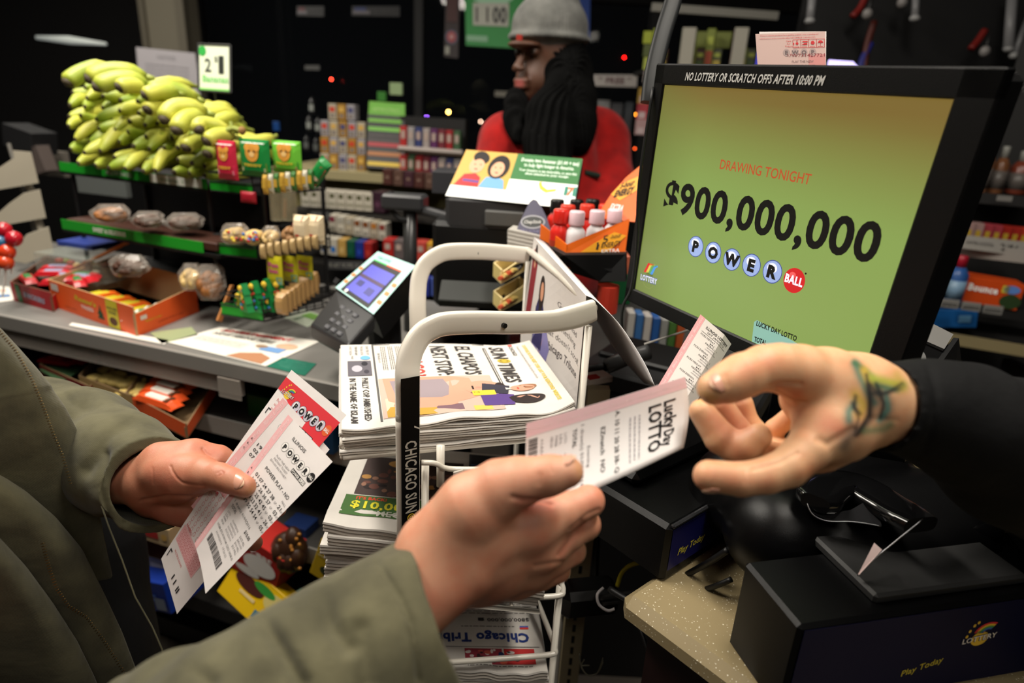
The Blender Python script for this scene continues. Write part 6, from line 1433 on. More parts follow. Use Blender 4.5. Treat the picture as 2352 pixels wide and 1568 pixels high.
pbx('dark grey till edge standing left of the customer screen',1022,420,60,50,.12,1.55,mat((54,54,58),.4),name='till_shoulder',cat='till part')
pbx('dark rubber mat seen through the rack frame',1085,668,150,70,.02,1.32,mat((46,48,46),.6),name='counter_mat',cat='mat',lean=-1.1)
# lip balm card
lb=thing('lip_balm_display','dark violet oval lip balm card with pale stacked boxes below, left of the energy shots','display',P(1225,560,1.28))
S=Sheet(90,95,plane(P(1183,545,1.27),P(1268,545,1.25)-P(1183,545,1.27),P(1183,458,1.29)-P(1183,545,1.27)),eps=.0005)
VI=mat((62,58,84),.45); S.raw([(0,4),(10,0),(80,0),(90,6),(78,48),(66,74),(54,92),(45,95),(36,88),(22,60),(8,30)],[tuple(range(11))],VI,0); S.ell(44,38,30,17,mat((150,150,156),.4),1); S.ell(44,38,26,13,mat((20,24,22),.4),2); S.text('ChapStick',44,34,11,mat((200,200,196),.5),3,w=42,shear=.3,bold=.02); S.text('HEY YOUR LIPS',46,12,8,mat((130,126,160),.5),2,w=64,rot=-.1)
o=S.build('header_card',lb); solid(o,.002)
q=MB()
for i in range(4): q.box((0,.02,0),(.07,.05,.010),mat((176,172,164),.5),M=YM(P(1206,566-i*9,1.26),-.2,0,.12),bev=.001)
q.build('stacked_boxes',lb)
for i,(px,py,h_) in enumerate(((1172,640,44),(1166,704,60))):
    t,D=tray('lip_balm_tray','yellow lip balm tray behind the promotional card, %s of two'%('upper','lower')[i],'tray',P(1132,py-8,1.30),P(1150,py+10,1.24),P(1212,py-24,1.30),.026,.028,.028,mat((206,186,120),.5),mat((226,206,150),.6),group='yellow lip balm trays')
    if i==0:
        S=Sheet(60,28,plane(P(1150,py+10,1.24)+Vector((0,-.001,0)),P(1212,py-24,1.30)-P(1150,py+10,1.24),Vector((0,0,.026))),eps=.0004); S.ell(30,14,20,9,mat((30,30,34),.4),1); S.text('ChapStick',30,11,8,WI,2,w=28); S.build('print',t)
    for k in range(4):
        q=MB(); M=YM(P(1164+k*9,py-4-k*6,1.26+.01*k),-.3,PI/2*.9,0); q.lathe([(.0045,0),(.0045,.04),(.004,.045)],mat((226,200,120),.4) if k%2 else mat((206,90,60),.4),10,M); o=q.build('lip_balm'); tag(o,'lip balm stick in the %s yellow tray, %s'%(('upper','lower')[i],ordn(k,4)),'lip balm','lip balm sticks in the %s yellow tray'%('upper','lower')[i])
# energy shot display
A,B,C=P(1240,545,1.22),P(1300,577,1.14),P(1446,503,1.18); zl=B.z-.012
eb=thing('energy_shot_box','orange display carton holding small energy drink bottles beside the monitor','display box',B)
OR1=mat((236,106,20),.4); OR2=mat((246,170,40),.4)
def ew(p,r,h0,h1,base=0):
    n=(r-p).cross(Vector((0,0,1))).normalized()*.002; q=MB(); vs=[p-Vector((0,0,.012)),r-Vector((0,0,.04 if base else .012)),r+Vector((0,0,h1)),p+Vector((0,0,h0))]; q.add(vs+[v-n for v in vs],[(0,1,2,3),(7,6,5,4),(0,4,5,1),(1,5,6,2),(2,6,7,3),(3,7,4,0)],OR1); return q.build('side_wall',eb)
ew(A,B,.025,.012); 
q=MB(); vs=[B-Vector((0,0,.004)),C-Vector((0,0,.062)),C+Vector((0,0,.015)),B+Vector((0,0,.012))]; vs=[P(1300,582,1.14),P(1436,580,1.17),P(1446,502,1.18),P(1300,562,1.14)]; q.add(vs,[(0,1,2,3)],OR1); solid(q.build('front_wall',eb),.002)
S=Sheet(130,60,bil(P(1300,562,1.1385),P(1446,502,1.1785),P(1436,580,1.1685),P(1300,582,1.1385)),eps=.0006); S.poly([(30,4),(90,2),(128,30),(100,44),(60,30)],OR2,1); S.text('5',82,24,26,INK,2.4,bold=.0,w=11); S.text('-hour',104,30,13,INK,2.4,w=24); S.text('ENERGY',96,13,15,INK,2.4,w=44,bold=.01,shear=.2); S.ell(66,26,2,3,INK,2.4); S.poly([(63,10),(65,24),(70,22),(68,8)],INK,2.4); S.text('EXTRA',96,1,10,WI,2.4,w=40,bold=.01); S.build('front_print',eb)
S=Sheet(100,100,bil(P(1424,395,1.25),P(1500,372,1.25),P(1462,510,1.21),P(1368,500,1.22)),eps=.0006)
S.raw([(0,0),(96,0),(100,60),(90,96),(60,100),(30,84),(8,50)],[tuple(range(7))],OR1,0); S.poly([(40,36),(84,56),(70,80),(22,70),(8,50)],OR2,1); S.text('5-hour',44,62,16,INK,2,w=38,shear=.2,bold=.03,rot=.1); S.text('ENERGY',44,46,18,INK,2,w=50,shear=.2,bold=.05,rot=.1); S.text('EXTRA',40,18,14,WI,2,w=34,rot=-.1,bold=.04)
o=S.build('header_card',eb); solid(o,.002)
q=MB(); q.add([P(1240,548,1.22),P(1300,580,1.14),P(1440,578,1.17),P(1440,640,1.17),P(1380,640,1.17),P(1250,600,1.22)],[tuple(range(6))],BLK); o=q.build('bracket_plate'); solid(o,.01); tag(o,'black metal bracket carrying the orange display carton','bracket')
def shot(p,cap,body,lab,twist=.3):
    t=thing('energy_shot_bottle',lab,'bottle',p,group='energy shot bottles'); s=.92
    q=MB(); M=YM(p); q.lathe([(.0165,0),(.0178,.004),(.0178,.052),(.0165,.060),(.0115,.066),(.0105,.070)],body,20,M); q.build('bottle_body',t,smooth=True)
    q=MB(); q.lathe([(.0138,.070),(.0142,.072),(.0142,.092),(.0125,.095)],cap,20,M); q.build('cap',t,smooth=True)
    if body is SHW:
        q=MB(); 
        for sx,c_ in ((-.006,mat((226,214,30),.4)),(.004,mat((60,120,50),.4))): q.ell((sx,-.0172,.034+sx),(.007,.002,.008),c_,10,M=M)
        q.box((.009,-.0160,.022),(.006,.003,.012),mat((120,116,120),.5),M=M); q.build('label_print',t)
    else:
        q=MB(); q.lathe([(.0181,.008),(.0181,.040)],mat((176,60,40),.4),20,M); q.ell((-.002,-.0176,.026),(.007,.002,.009),mat((190,170,40),.4),10,M=M); q.build('label_print',t)
SHW=mat((240,238,240),.3); CW=mat((240,206,214),.35); CB=mat((20,18,18),.35); SR=mat((214,40,30),.3)
zsh=P(1340,596,1.22).z
q=MB(); q.add([Vector((p.x,p.y,zsh-.003)) for p in (P(1262,560,1.30),P(1300,590,1.16),P(1430,590,1.20),P(1420,540,1.42),P(1265,545,1.42))],[(0,1,2,3,4)],OR1); solid(q.build('tray_floor',eb),.003)
for (x,y,d,cap,body,lab) in ((1316,562,1.19,CW,SHW,'white energy shot bottle with pink cap, leftmost of three in front'),(1362,552,1.21,CW,SHW,'white energy shot bottle with pink cap, middle of three in front'),(1402,546,1.235,CW,SHW,'white energy shot bottle with pink cap, rightmost of three in front'),
    (1280,558,1.20,SR,SR,'red energy shot bottle at the front left corner of the carton'),(1296,540,1.26,mat((226,60,40),.4),SR,'red capped energy shot bottle behind the front left corner'),(1340,532,1.28,mat((226,60,40),.4),SR,'red capped energy shot bottle behind the left white one'),(1382,526,1.29,mat((226,60,40),.4),SR,'red capped energy shot bottle behind the middle white one'),
    (1272,526,1.33,CB,SR,'black capped energy shot bottle, leftmost of the back row'),(1316,522,1.34,CB,SR,'black capped energy shot bottle, second of the back row'),(1352,518,1.36,CB,SR,'black capped energy shot bottle, third of the back row')):
    pb_=P(x,y+46,d); pb_.z=zsh; shot(pb_,cap,body,lab)
# things under it
pbx('green and red round packet under the orange display',1415,665,70,70,.05,1.3,mat((20,90,50),.5),name='packet',cat='packet'); pbx('pink and yellow patterned packet above the green one by the monitor edge',1418,608,56,44,.05,1.28,mat((206,110,80),.5),name='packet',cat='packet')
q=MB(); q.lathe([(.02,0),(.02,.05)],mat((226,70,50),.4),16,YM(P(1392,715,1.2))); o=q.build('pill_bottle'); tag(o,'small orange capped jar under the promotional card','jar')
for i in range(7): pbx('narrow carton on the low shelf below the monitor, %s in the row'%ordn(i,7),1448+i*19,752+i*4,17,72,.04,1.5,[mat((190,186,180),.5),mat((60,110,170),.5),mat((196,190,184),.5),mat((40,90,160),.5),mat((150,150,146),.5),mat((70,110,50),.5),mat((170,80,40),.5)][i],name='narrow_carton',cat='carton',group='narrow cartons below the monitor')
for i in range(5): pbx('glowing purple and blue small pack seen through the rack, %s'%ordn(i,5),975+i*26,660,22,44,.04,1.9,[mat((50,60,150),.4),mat((70,90,170),.4),mat((110,50,120),.4),mat((90,60,150),.4),mat((120,70,140),.4)][i],name='small_pack',cat='pack',group='packs seen through the rack frame')
q=MB(); q.tube([P(1012,597,1.6),P(1030,632,1.6)],.003,mat((110,120,220),.4,emit=.8),6); o=q.build('blue_light_strip'); tag(o,'short glowing blue light strip seen through the back handle','light strip')
# ------------------------------------------------------------------ the clerk in the beanie
wk=thing('person','person in grey beanie and red jacket with long black dreadlocks behind the counter','person',P(1270,420,1.85))
H0=P(1255,130,1.85); s=1.85/F
fc=Vector((-.72,-.69,0)).normalized(); rt=Vector((-fc.y,fc.x,0))*-1; rt=rt if rt.dot(Vector((1,0,0)))<0 or True else rt
def hp(a,b,c): return H0+fc*a+rt*b+Vector((0,0,c))    # forward, sideways, up
f=fieldof([H0+Vector((-.35,-.25,-.7)),H0+Vector((.35,.25,.16))],.004,.04)
f.ell(hp(0,0,.02),(.078,.095,.115),.02,M=Matrix((rt,fc,Vector((0,0,1)))))
f.ell(hp(.035,0,-.065),(.056,.062,.055),.03,M=Matrix((rt,fc,Vector((0,0,1)))))
f.ell(hp(.070,0,-.105),(.022,.020,.018),.02)          # chin
f.cap(hp(.085,0,.005),hp(.112,0,-.036),.008,.012,.012); f.ell(hp(.108,.012,-.040),(.010,.010,.008),.008); f.ell(hp(.108,-.012,-.040),(.010,.010,.008),.008)
f.ell(hp(.085,0,.022),(.05,.05,.012),.012)
for sd in (-1,1): f.ell(hp(.088,sd*.032,.004),(.015,.015,.011),.012,cut=True); f.ell(hp(.080,sd*.032,.004),(.012,.012,.011),.003); f.ell(hp(-.005,sd*.078,-.02),(.012,.018,.03),.008)
f.cap(hp(.094,-.02,-.070),hp(.094,.02,-.070),.009,.009,.006); f.cap(hp(.092,-.018,-.084),hp(.092,.018,-.084),.009,.009,.006); f.cap(hp(.106,-.024,-.077),hp(.106,.024,-.077),.002,.002,.004,cut=True)
f.cap(hp(-.01,0,-.08),hp(-.03,0,-.22),.055,.06,.03)
sh0=P(1270,330,1.86)
f.ell(hp(-.03,0,-.45),(.17,.11,.22),.05); 
wb=f.mesh('body',SKIN,wk,2)
paint(wb,[],(88,58,42)); 
me=wb.data; n=len(me.vertices); cc=np.zeros(n*3); me.vertices.foreach_get('co',cc); cc=cc.reshape(-1,3)+np.array(wk.matrix_basis.translation)
L=np.linalg.norm(cc-np.array(hp(.103,0,-.078)),axis=1); col=np.tile(np.array(lin((88,58,42))),(n,1)); dz=np.abs(cc[:,2]-(H0.z-.078)); kk=.75*np.exp(-(L/.020)**4)*np.exp(-(dz/.011)**4)
col=col*(1-kk[:,None])+np.array(lin((180,92,90)))*kk[:,None]
for sd in (-1,1):
    L=np.linalg.norm(cc-np.array(hp(.090,sd*.032,.004)),axis=1); kk=np.exp(-(L/.010)**4)[:,None]; col=col*(1-kk)+np.array(lin((26,18,16)))*kk
me.color_attributes['tint'].data.foreach_set('color',np.hstack([col,np.ones((n,1))]).astype(np.float32).ravel())
# beanie
f=fieldof([H0+Vector((-.16,-.16,-.1)),H0+Vector((.16,.16,.24))],.004,.03); Mh=Matrix((rt,fc,Vector((0,0,1))))
f.ell(hp(-.006,0,.075),(.105,.110,.092),.02,M=Mh); f.ell(hp(-.02,0,.165),(.060,.064,.050),.035,M=Mh); f.ell(hp(-.004,0,.048),(.112,.119,.024),.010,M=Mh); f.ell(hp(-.065,-.02,-.005),(.080,.045,.055),.02,M=Mh)
f.cap(hp(-.15,-.13,.072),hp(-.15,.13,.072),.001,.001,.001) if False else None
bn=f.mesh('beanie',KNIT,wk,2,disp=lambda p,n:.0014*wave(p,40,3)+.0012*np.sin(np.arctan2(p[:,1]-H0.y,p[:,0]-H0.x)*64))
q=MB(); q.box((0,0,0),(.016,.003,.014),mat((190,60,50),.5),M=YM(P(1193,86,1.74),.5)); q.build('beanie_patch',wk)
# long dark locks: three hanging masses grooved into strands
HB=mat((4,4,4),.9,bump=.5,bscale=120,spec=.15)
f=fieldof([P(1120,90,2.0),P(1420,90,2.0),P(1120,420,1.6),P(1420,420,1.6)],.004,.03)
p,r=pr([(1296,118,1.83,.055),(1302,165,1.82,.064),(1308,230,1.82,.070),(1312,290,1.81,.066),(1316,318,1.80,.050)]); f.chain(p,r,.02)
p,r=pr([(1282,190,1.77,.028),(1262,262,1.75,.056),(1258,320,1.75,.060),(1260,372,1.75,.060)]); f.chain(p,r,.02)
p,r=pr([(1200,196,1.86,.016),(1186,236,1.84,.030),(1186,280,1.82,.034),(1192,312,1.80,.022)]); f.chain(p,r,.015)
f.mesh('dreadlocks',HB,wk,2,disp=lambda p,n:.006*np.sin(np.arctan2(p[:,1]-1.90,p[:,0]-.12)*34+2.5*np.sin(p[:,2]*14)))
q=MB(); R=random.Random(5)
for x,y,d,l in ((1350,300,1.80,40),(1338,310,1.79,34),(1325,320,1.78,30),(1300,345,1.75,36),(1280,360,1.72,30),(1262,366,1.70,30),(1244,362,1.70,30),(1228,350,1.71,34),(1196,305,1.80,30),(1184,300,1.81,26),(1172,292,1.82,24)):
    q.tube(spline([P(x,y-50,d),P(x+R.uniform(-3,3),y-20,d),P(x+R.uniform(-4,4),y+l*.5,d)],4),[.013]*6+[.012,.009,.005],HB,7)
q.build('lock_ends',wk,smooth=True)
q=MB(); cl=P(1266,303,1.72)
for i in range(5): q.ell(tuple(P(1258+i*4,308-i*4,1.71)),(.005,.004,.005),mat((170,160,150),.25,metal=.6),8)
q.build('hair_bead',wk)
# red jacket
f=fieldof([P(1080,240,1.9),P(1480,240,1.9),P(1080,620,1.7),P(1500,640,2.0)],.006,.05)
p,r=pr([(1165,318,1.90,.075),(1275,295,1.94,.085),(1375,312,1.98,.085)]); f.chain(p,r,.03)
p,r=pr([(1270,330,1.93,.13),(1275,600,1.90,.16)]); f.chain(p,r,.04)
p,r=pr([(1150,330,1.88,.062),(1120,420,1.86,.055),(1100,520,1.82,.05)]); f.chain(p,r,.03); p,r=pr([(1395,330,1.97,.070),(1410,420,1.92,.060),(1370,520,1.80,.055)]); f.chain(p,r,.03)
jk=f.mesh('red_jacket',REDC,wk,2,disp=lambda p,n:.006*wave(p,22,6))
q=MB(); q.tube([P(1342,396,1.80),P(1376,404,1.82)],.008,mat((20,40,30),.6),8); q.build('sleeve_band',wk)
for o in (): pass
# ================================================================== THE SHOP BEHIND
WALLD=mat((20,19,20),.8); 
def slab(name,c,s,m,lab=None,yaw=0):
    q=MB(); q.box((0,0,0),s,m,M=YM(c,yaw)); o=q.build(name); return struct(o,lab)
slab('floor',(-.4,1.9,-.05),(8,7.6,.1),mat((70,64,58),.35,var=.2,vscale=3))
slab('ceiling',(-.4,1.9,2.85),(8,7.6,.1),mat((60,60,58),.8))
slab('wall_left',(-4.4,1.9,1.4),(.1,7.6,2.8),WALLD); slab('wall_right',(3.6,1.9,1.4),(.1,7.6,2.8),WALLD); slab('wall_front',(-.4,-1.9,1.4),(8,.1,2.8),WALLD)
# back wall with a wide dark window
yb=5.2
for k,(c,s) in enumerate((((-.4,yb,.45),(8,.1,.9)),((-.4,yb,2.5),(8,.1,.6)),((-3.4,yb,1.55),(2,.1,1.3)),((3.0,yb,1.55),(1.2,.1,1.3)))): slab('wall_back',c,s,WALLD)
q=MB(); q.box((0,0,0),(4.8,.012,1.3),mat((30,34,40),.02,alpha=.22,spec=.6),M=YM((0,yb,1.55))); struct(q.build('window_1'),'dark shop window at night')
q=MB(); 
for x in (-2.4,-.8,.9,2.4): q.box((x,yb-.03,1.55),(.06,.05,1.3),mat((30,30,32),.5))
struct(q.build('window_1_frame'))
slab('trim_1',(-.4,12,-.2),(30,14,.02),mat((16,16,18),.8),'dark street outside')
def lamp(x,y,d,r,c,e,lab,name='street_light'):
    q=MB(); m=mat(c,.5,emit=e); q.ell(tuple(P(x,y,d)),(r,r,r),m,12); o=q.build(name,smooth=True); tag(o,lab,'light')
lamp(761,182,4.7,.006,(255,60,40),26,'small red indicator light glowing in the dark above the tobacco display','indicator_light')
lamp(1434,132,4.7,.006,(255,20,16),24,'small red indicator light right of the clerk beanie','indicator_light')
lamp(1030,257,9,.016,(255,190,90),60,'warm yellow street light seen through the window left of the clerk')
lamp(980,271,9,.018,(150,90,255),50,'violet street light seen through the window'); lamp(955,270,9,.012,(200,40,30),20,'dim red light at the left of the violet one')
lamp(1014,275,9,.012,(220,80,40),20,'dim orange light under the yellow street light'); lamp(1026,284,9,.010,(230,150,110),18,'faint pale light lowest in the window')
lamp(1104,279,9,.012,(255,210,180),18,'pale round car light left of the red jacket, left one of two'); lamp(1114,285,9,.012,(255,220,200),18,'pale round car light left of the red jacket, right one of two')
lamp(1462,263,4,.006,(255,150,40),24,'small amber light between the clerk and the monitor','indicator_light'); lamp(1458,341,4,.004,(230,80,30),14,'tiny orange light between the red jacket and the monitor','indicator_light'); lamp(1438,243,5,.005,(180,190,190),6,'tiny white light above the red shoulder','indicator_light')
# pillar with taped notice
q=MB(); t=P(372,100,3.9); q.box((t.x,t.y+.15,1.4),(.24,.22,2.8),mat((128,122,106),.6)); q.box((t.x-.11,t.y+.03,1.4),(.035,.03,2.8),mat((104,98,84),.6)); q.box((t.x+.12,t.y+.03,1.4),(.05,.03,2.8),mat((112,106,92),.6)); struct(q.build('trim_2'),'cream pillar behind the bananas')
S=Sheet(300,300,bil(P(312,108,3.0),P(448,122,3.0),P(462,232,2.95),P(322,215,2.95)),eps=.001); S.base(mat((128,124,128),.6),2,2,th=1); S.text('NOTICE',150,240,30,mat((100,96,100),.6),2,w=90); S.lines(40,60,220,160,6,mat((108,104,108),.6),2,5,.2); tag(S.build('notice'),'grey printed notice sheet hanging in front of the pillar','notice')
q=MB(); q.tube([P(84,86,3.6),P(160,92,3.6),P(244,101,3.6)],[.010,.022,.008],mat((190,196,190),.5,emit=.35),10); o=q.build('lamp_reflection_tube',smooth=True); tag(o,'dim slanting glowing tube imitating a lamp reflection in the dark upper left','lamp reflection')  # lamp reflected in the dark window, built as a faintly glowing tube
# dim clutter at the far left
carton('grey register screen corner in the dark behind the white rack panels',128,405,62,56,.03,2.6,mat((110,104,96),.5),name='grey_panel',cat='panel')
carton('grey bin side right of the white rack panels',92,398,44,58,.05,2.4,mat((84,74,70),.5),name='grey_panel',cat='panel',rl=-.3)
carton('black scanner housing above the white rack panels',40,345,90,50,.1,2.4,mat((26,26,28),.5),name='black_housing',cat='machine',rl=.2)
carton('pale cloth or paper under the banana shelf, left one',235,448,150,46,.02,2.2,mat((90,94,92),.6),name='pale_board',cat='board')
carton('white card under the banana shelf, with brown picture',412,468,64,42,.02,2.0,mat((150,146,140),.6),lambda S:S.ell(50,S.H*.5,14,16,mat((110,70,50),.6),2),name='white_card',cat='card')
# signs hanging above
GS2=mat((24,116,48),.5); 
def hangsign(lab,c,W,H,m,d_,draw,name='hanging_sign'):
    S=Sheet(W,H,bil(*[P(x,y,d_) for x,y in c]),eps=.0015); S.base(m,2,2,th=4); draw(S); o=S.build(name); tag(o,lab,'sign'); return o
hangsign('green hanging sign reading eleven hundred beside the grey beanie',[(1068,-30),(1206,-30),(1200,112),(1070,104)],140,140,GS2,3.2,lambda S:(S.ell(66,118,50,20,mat((130,170,140),.5),1,24),S.rect(18,48,86,54,mat((150,150,140),.5),2),S.text('11',40,56,52,mat((40,30,30),.5),3,w=30),S.text('00',82,56,52,mat((30,30,30),.5),3,w=34,bold=.03),S.rect(2,10,52,14,mat((110,150,120),.5),2)))
hangsign('dark hanging sign with a round red emblem left of the green sign',[(1024,-20),(1056,-20),(1052,134),(1020,130)],32,150,mat((26,12,14),.6),3.2,lambda S:(S.ell(16,46,14,16,mat((60,70,90),.5),1),S.ell(16,46,11,13,mat((120,24,30),.5),2),S.ell(16,46,5,6,mat((150,110,110),.5),3),S.rect(2,6,10,18,mat((120,120,110),.5),2),S.rect(4,80,24,60,mat((50,16,14),.6),2)))
hangsign('blue hanging sign behind the top of the grey beanie, with an orange edge',[(1214,-20),(1356,-20),(1354,90),(1222,60)],140,110,mat((14,50,120),.5),3.3,lambda S:(S.rect(0,20,30,90,mat((200,130,30),.5),2),S.rect(118,4,12,40,mat((110,150,190),.5),2)))
hangsign('white FREE sign right of the clerk head',[(1362,171),(1464,172),(1462,200),(1360,197)],100,28,mat((140,134,130),.5),3.0,lambda S:S.text('* FREE *',50,7,20,mat((84,60,60),.5),2,w=74,bold=.04))
for i,(x,w,c) in enumerate(((682,62,(70,20,24)),(808,110,(24,36,80)))):
    hangsign('dim %s price rail sign high in the dark, %s one'%(('red','blue')[i],('left','right')[i]),[(x,14),(x+w,14),(x+w,38),(x,36)],100,24,mat((16,16,18),.6),3.4,lambda S,c=c:(S.rect(2,4,36,8,mat((84,80,84),.6),2),S.rect(6,12,24,8,mat(c,.6),2),S.text('HEADS 1',66,8,10,mat((54,54,54),.6),2,w=44)))
hangsign('faint grey tag left of the red indicator light',[(700,150),(734,150),(734,161),(700,160)],34,10,mat((44,44,42),.6),3.4,lambda S:None)
carton('small white rail on the window sill left of the clerk face',1152,222,34,12,.02,3.8,mat((150,146,136),.5),name='white_rail',cat='rail')
# back counter in cream, tobacco shelves
CR_=mat((150,140,104),.6)
t0=P(700,398,2.7); t1=P(1090,412,2.6); v=(t1-t0); v.z=0; yw=math.atan2(v.y,v.x); L_=v.length; zz=t0.z
bc=thing('back_counter','cream back counter carrying the tobacco displays','counter',Vector(((t0.x+t1.x)/2,(t0.y+t1.y)/2+.2,0)))
q=MB(); q.box((L_/2,.25,0),(L_+.3,.5,.035),CR_,M=YM(t0,yw)); q.build('worktop',bc)
q=MB(); q.box((L_/2,.10,-.085),(L_+.2,.02,.15),mat((112,104,66),.6),M=YM(t0,yw)); q.build('back_panel',bc)
q=MB(); q.box((L_/2,.30,-.55),(L_+.2,.3,.8),DK,M=YM(t0,yw)); q.build('cabinet',bc)
for i,y in enumerate((488,548,608)):
    q=MB(); a=P(700,y-8,2.55); q.box((L_/2-.05,.12,-.008),(L_,.3,.016),mat((34,32,30),.5),M=YM(Vector((a.x,a.y,P(780,y,2.5).z)),yw)); q.build('shelf_board',bc)
CW2=mat((176,170,156),.5)
def row(n,x0,dx,y0,dy,w,h,d,cols,lab,name,cat,grp,draw=None,dep_=.06,sk=None):
    for i in range(n): carton(lab%ordn(i,n),x0+dx*i,y0+dy*i,w,h if not callable(h) else h(i),dep_,d,cols[i%len(cols)],(lambda S,i=i:draw(S,i)) if draw else None,yaw=yw,name=name,cat=cat,group=grp)
row(8,702,20.5,474,1.6,20,40,2.5,[CW2],'white cigarette pack with a green square on the upper tobacco shelf, %s','cigarette_pack','pack','white packs on the upper tobacco shelf',lambda S,i:(S.rect(26,S.H*.62,50,S.H*.22,mat((66,66,34),.5),2),S.rect(10,S.H*.2,80,S.H*.18,mat((140,136,120),.5),2)))
carton('dark purple carton at the right end of the upper tobacco shelf',868,488,34,46,.08,2.5,mat((44,18,34),.5),lambda S:S.ell(50,S.H*.4,24,22,mat((74,40,60),.5),2),name='carton')
row(7,764,19,532,3.2,18,38,2.45,[CW2,CW2,mat((160,150,130),.5)],'white and brown cigarette pack on the middle tobacco shelf, %s','cigarette_pack','pack','packs on the middle tobacco shelf',lambda S,i:(S.rect(16,S.H*.62,68,S.H*.3,mat([(110,30,50),(150,146,136),(150,146,136),(110,60,20),(110,60,20),(160,100,30),(120,40,30)][i],.5),2),S.rect(20,S.H*.15,60,S.H*.14,mat((120,116,104),.5),2)))
row(6,746,20,584,2.2,19,38,2.4,[CW2,CW2,mat((170,136,70),.5),mat((10,70,50),.5),mat((20,40,120),.5),mat((140,24,24),.5)],'coloured cigarette pack on the lower tobacco shelf, %s','cigarette_pack','pack','packs on the lower tobacco shelf',lambda S,i:S.rect(24,S.H*.2,52,S.H*.34,mat([(30,90,160),(30,100,170),(190,160,100),(14,80,60),(30,60,150),(170,50,40)][i],.5),2))
row(5,892,25,594,2,24,44,2.3,[mat((160,30,26),.5),mat((90,80,80),.5),mat((150,40,34),.5),mat((176,60,50),.5),mat((200,150,40),.5)],'red or grey tobacco pack behind the arm pole, %s','cigarette_pack','pack','red and grey tobacco packs',lambda S,i:S.rect(20,S.H*.5,50,S.H*.3,mat((170,150,140),.5),2))
row(6,890,24,424,2.4,22,34,2.5,[mat((70,36,30),.5),mat((84,60,50),.5),mat((60,30,40),.5)],'dim brown pack on the back counter behind the arm, %s','tobacco_pouch','pouch','dim packs behind the arm',lambda S,i:S.ell(50,S.H*.5,20,16,mat((120,96,84),.5),2))
for i,(x,y,w) in enumerate(((735,496,44),(790,610,90),(925,474,60))):
    hangsign('black price tag strip with pale digits on the tobacco shelves, %s'%('upper left','lowest','right one')[i],[(x-w/2,y-12),(x+w/2,y-10),(x+w/2,y+10),(x-w/2,y+8)],w*2,40,mat((14,14,15),.5),2.38,lambda S,i=i,w=w:S.text(('7.85','9.47 9.75 +','13.15')[i],w,10,26,mat((110,108,100),.5),2,w=w*1.5),name='price_strip')
# packs display on the back counter
for r_ in range(4):
    y=388-r_*38; n=5-(r_==3)*2
    for i in range(n):
        carton('small gold and white pack in the tobacco display, %s row, %s'%(('first','second','third','top')[r_],ordn(i,n)),746+i*21+(r_==3)*18,y+i*1.2,19,34,.05,2.75,[mat((170,160,140),.5),mat((160,120,50),.5),mat((150,146,150),.5)][(i+r_)%3],lambda S,i=i:(S.rect(18,S.H*.5,64,S.H*.3,mat([(190,60,40),(200,160,80),(70,70,110)][i%3],.5),2),S.rect(20,S.H*.15,60,S.H*.2,mat((120,110,104),.5),2)),yaw=yw,name='small_pack',cat='pack',group='gold and white packs in the tobacco display')
gd=thing('snuff_display','tall green and black display stand with stacked tins behind the counter','display stand',P(888,388,2.7))
S=Sheet(90,150,bil(P(845,262,2.72),P(930,268,2.72),P(928,390,2.68),P(842,384,2.68)),eps=.001); S.base(mat((18,18,20),.5),2,2,th=60)
for y,c in ((128,(90,150,40)),(104,(96,160,50)),(60,(150,24,34)),(34,(150,90,30)),(6,(190,160,20))): S.rect(2,y,80,11,mat(c,.5),2)
S.lines(6,74,76,26,2,mat((60,50,50),.5),2,3); S.build('tier_rack',gd)
S=Sheet(90,40,bil(P(848,232,2.74),P(930,238,2.74),P(930,272,2.72),P(846,264,2.72)),eps=.001); S.base(mat((92,150,50),.5),2,2,th=2); S.text('AMAZING',44,12,16,mat((150,190,110),.5),2,w=70); S.build('header_card',gd)
carton('pale green card clipped on top of the snuff display',909,218,32,26,.01,2.74,mat((130,150,110),.5),name='card',cat='card'); carton('small green card left of the pale one on the snuff display',876,232,22,20,.01,2.74,mat((50,110,40),.5),name='card',cat='card')
for r_,(y,n) in enumerate(((402,8),(336,8))):
    for i in range(n):
        c=[(170,40,40),(160,150,146),(150,30,36),(150,146,146),(90,40,90),(60,90,60),(50,60,110),(110,40,50)][(i*3 if r_ else i*5)%8]
        carton('lighter pack in the red two-tier rack, %s tier, %s'%(('lower','upper')[r_],ordn(i,n)),926+i*17.5,y+i*1.6,15,44,.04,2.66,mat(c,.5),lambda S:S.rect(20,S.H*.4,60,S.H*.4,mat((170,150,140),.5),2),yaw=yw,name='lighter_pack',cat='pack',group='packs in the red two-tier rack')
lr=thing('lighter_rack','red edged two-tier rack of small packs left of the clerk','rack',P(990,405,2.66))
for y in (404,338):
    q=MB(); q.tube([P(915,y+3,2.6),P(1062,y+14,2.6)],.012,mat((150,36,34),.5) if y==404 else mat((150,140,134),.5),4); q.build('tier_edge',lr)
q=MB(); q.box((0,.05,.0),(.28,.06,.26),DK,M=YM(P(990,345,2.72),yw)); q.build('tier_back',lr)
for i,(x,y) in enumerate(((718,245),(712,285),(732,290),(706,330),(728,335))): 
    q=MB(); q.lathe([(.014,0),(.015,.05),(.006,.062),(.006,.072)],mat((24,24,26),.3),12,YM(P(x,y+16,2.9))); q.box((0,-.015,.026),(.02,.004,.028),mat((130,134,130),.5) if i<3 else mat((80,84,84),.5),M=YM(P(x,y+16,2.9))); o=q.build('dark_bottle'); tag(o,'dark labelled bottle left of the tobacco display, %s'%['top one','second on the left','second on the right','lowest on the left','lowest on the right'][i],'bottle','dark bottles beside the tobacco display')
carton('blue spot sign in the dark above the pole',634,300,16,20,.01,2.9,mat((16,60,120),.5),name='blue_card',cat='card')
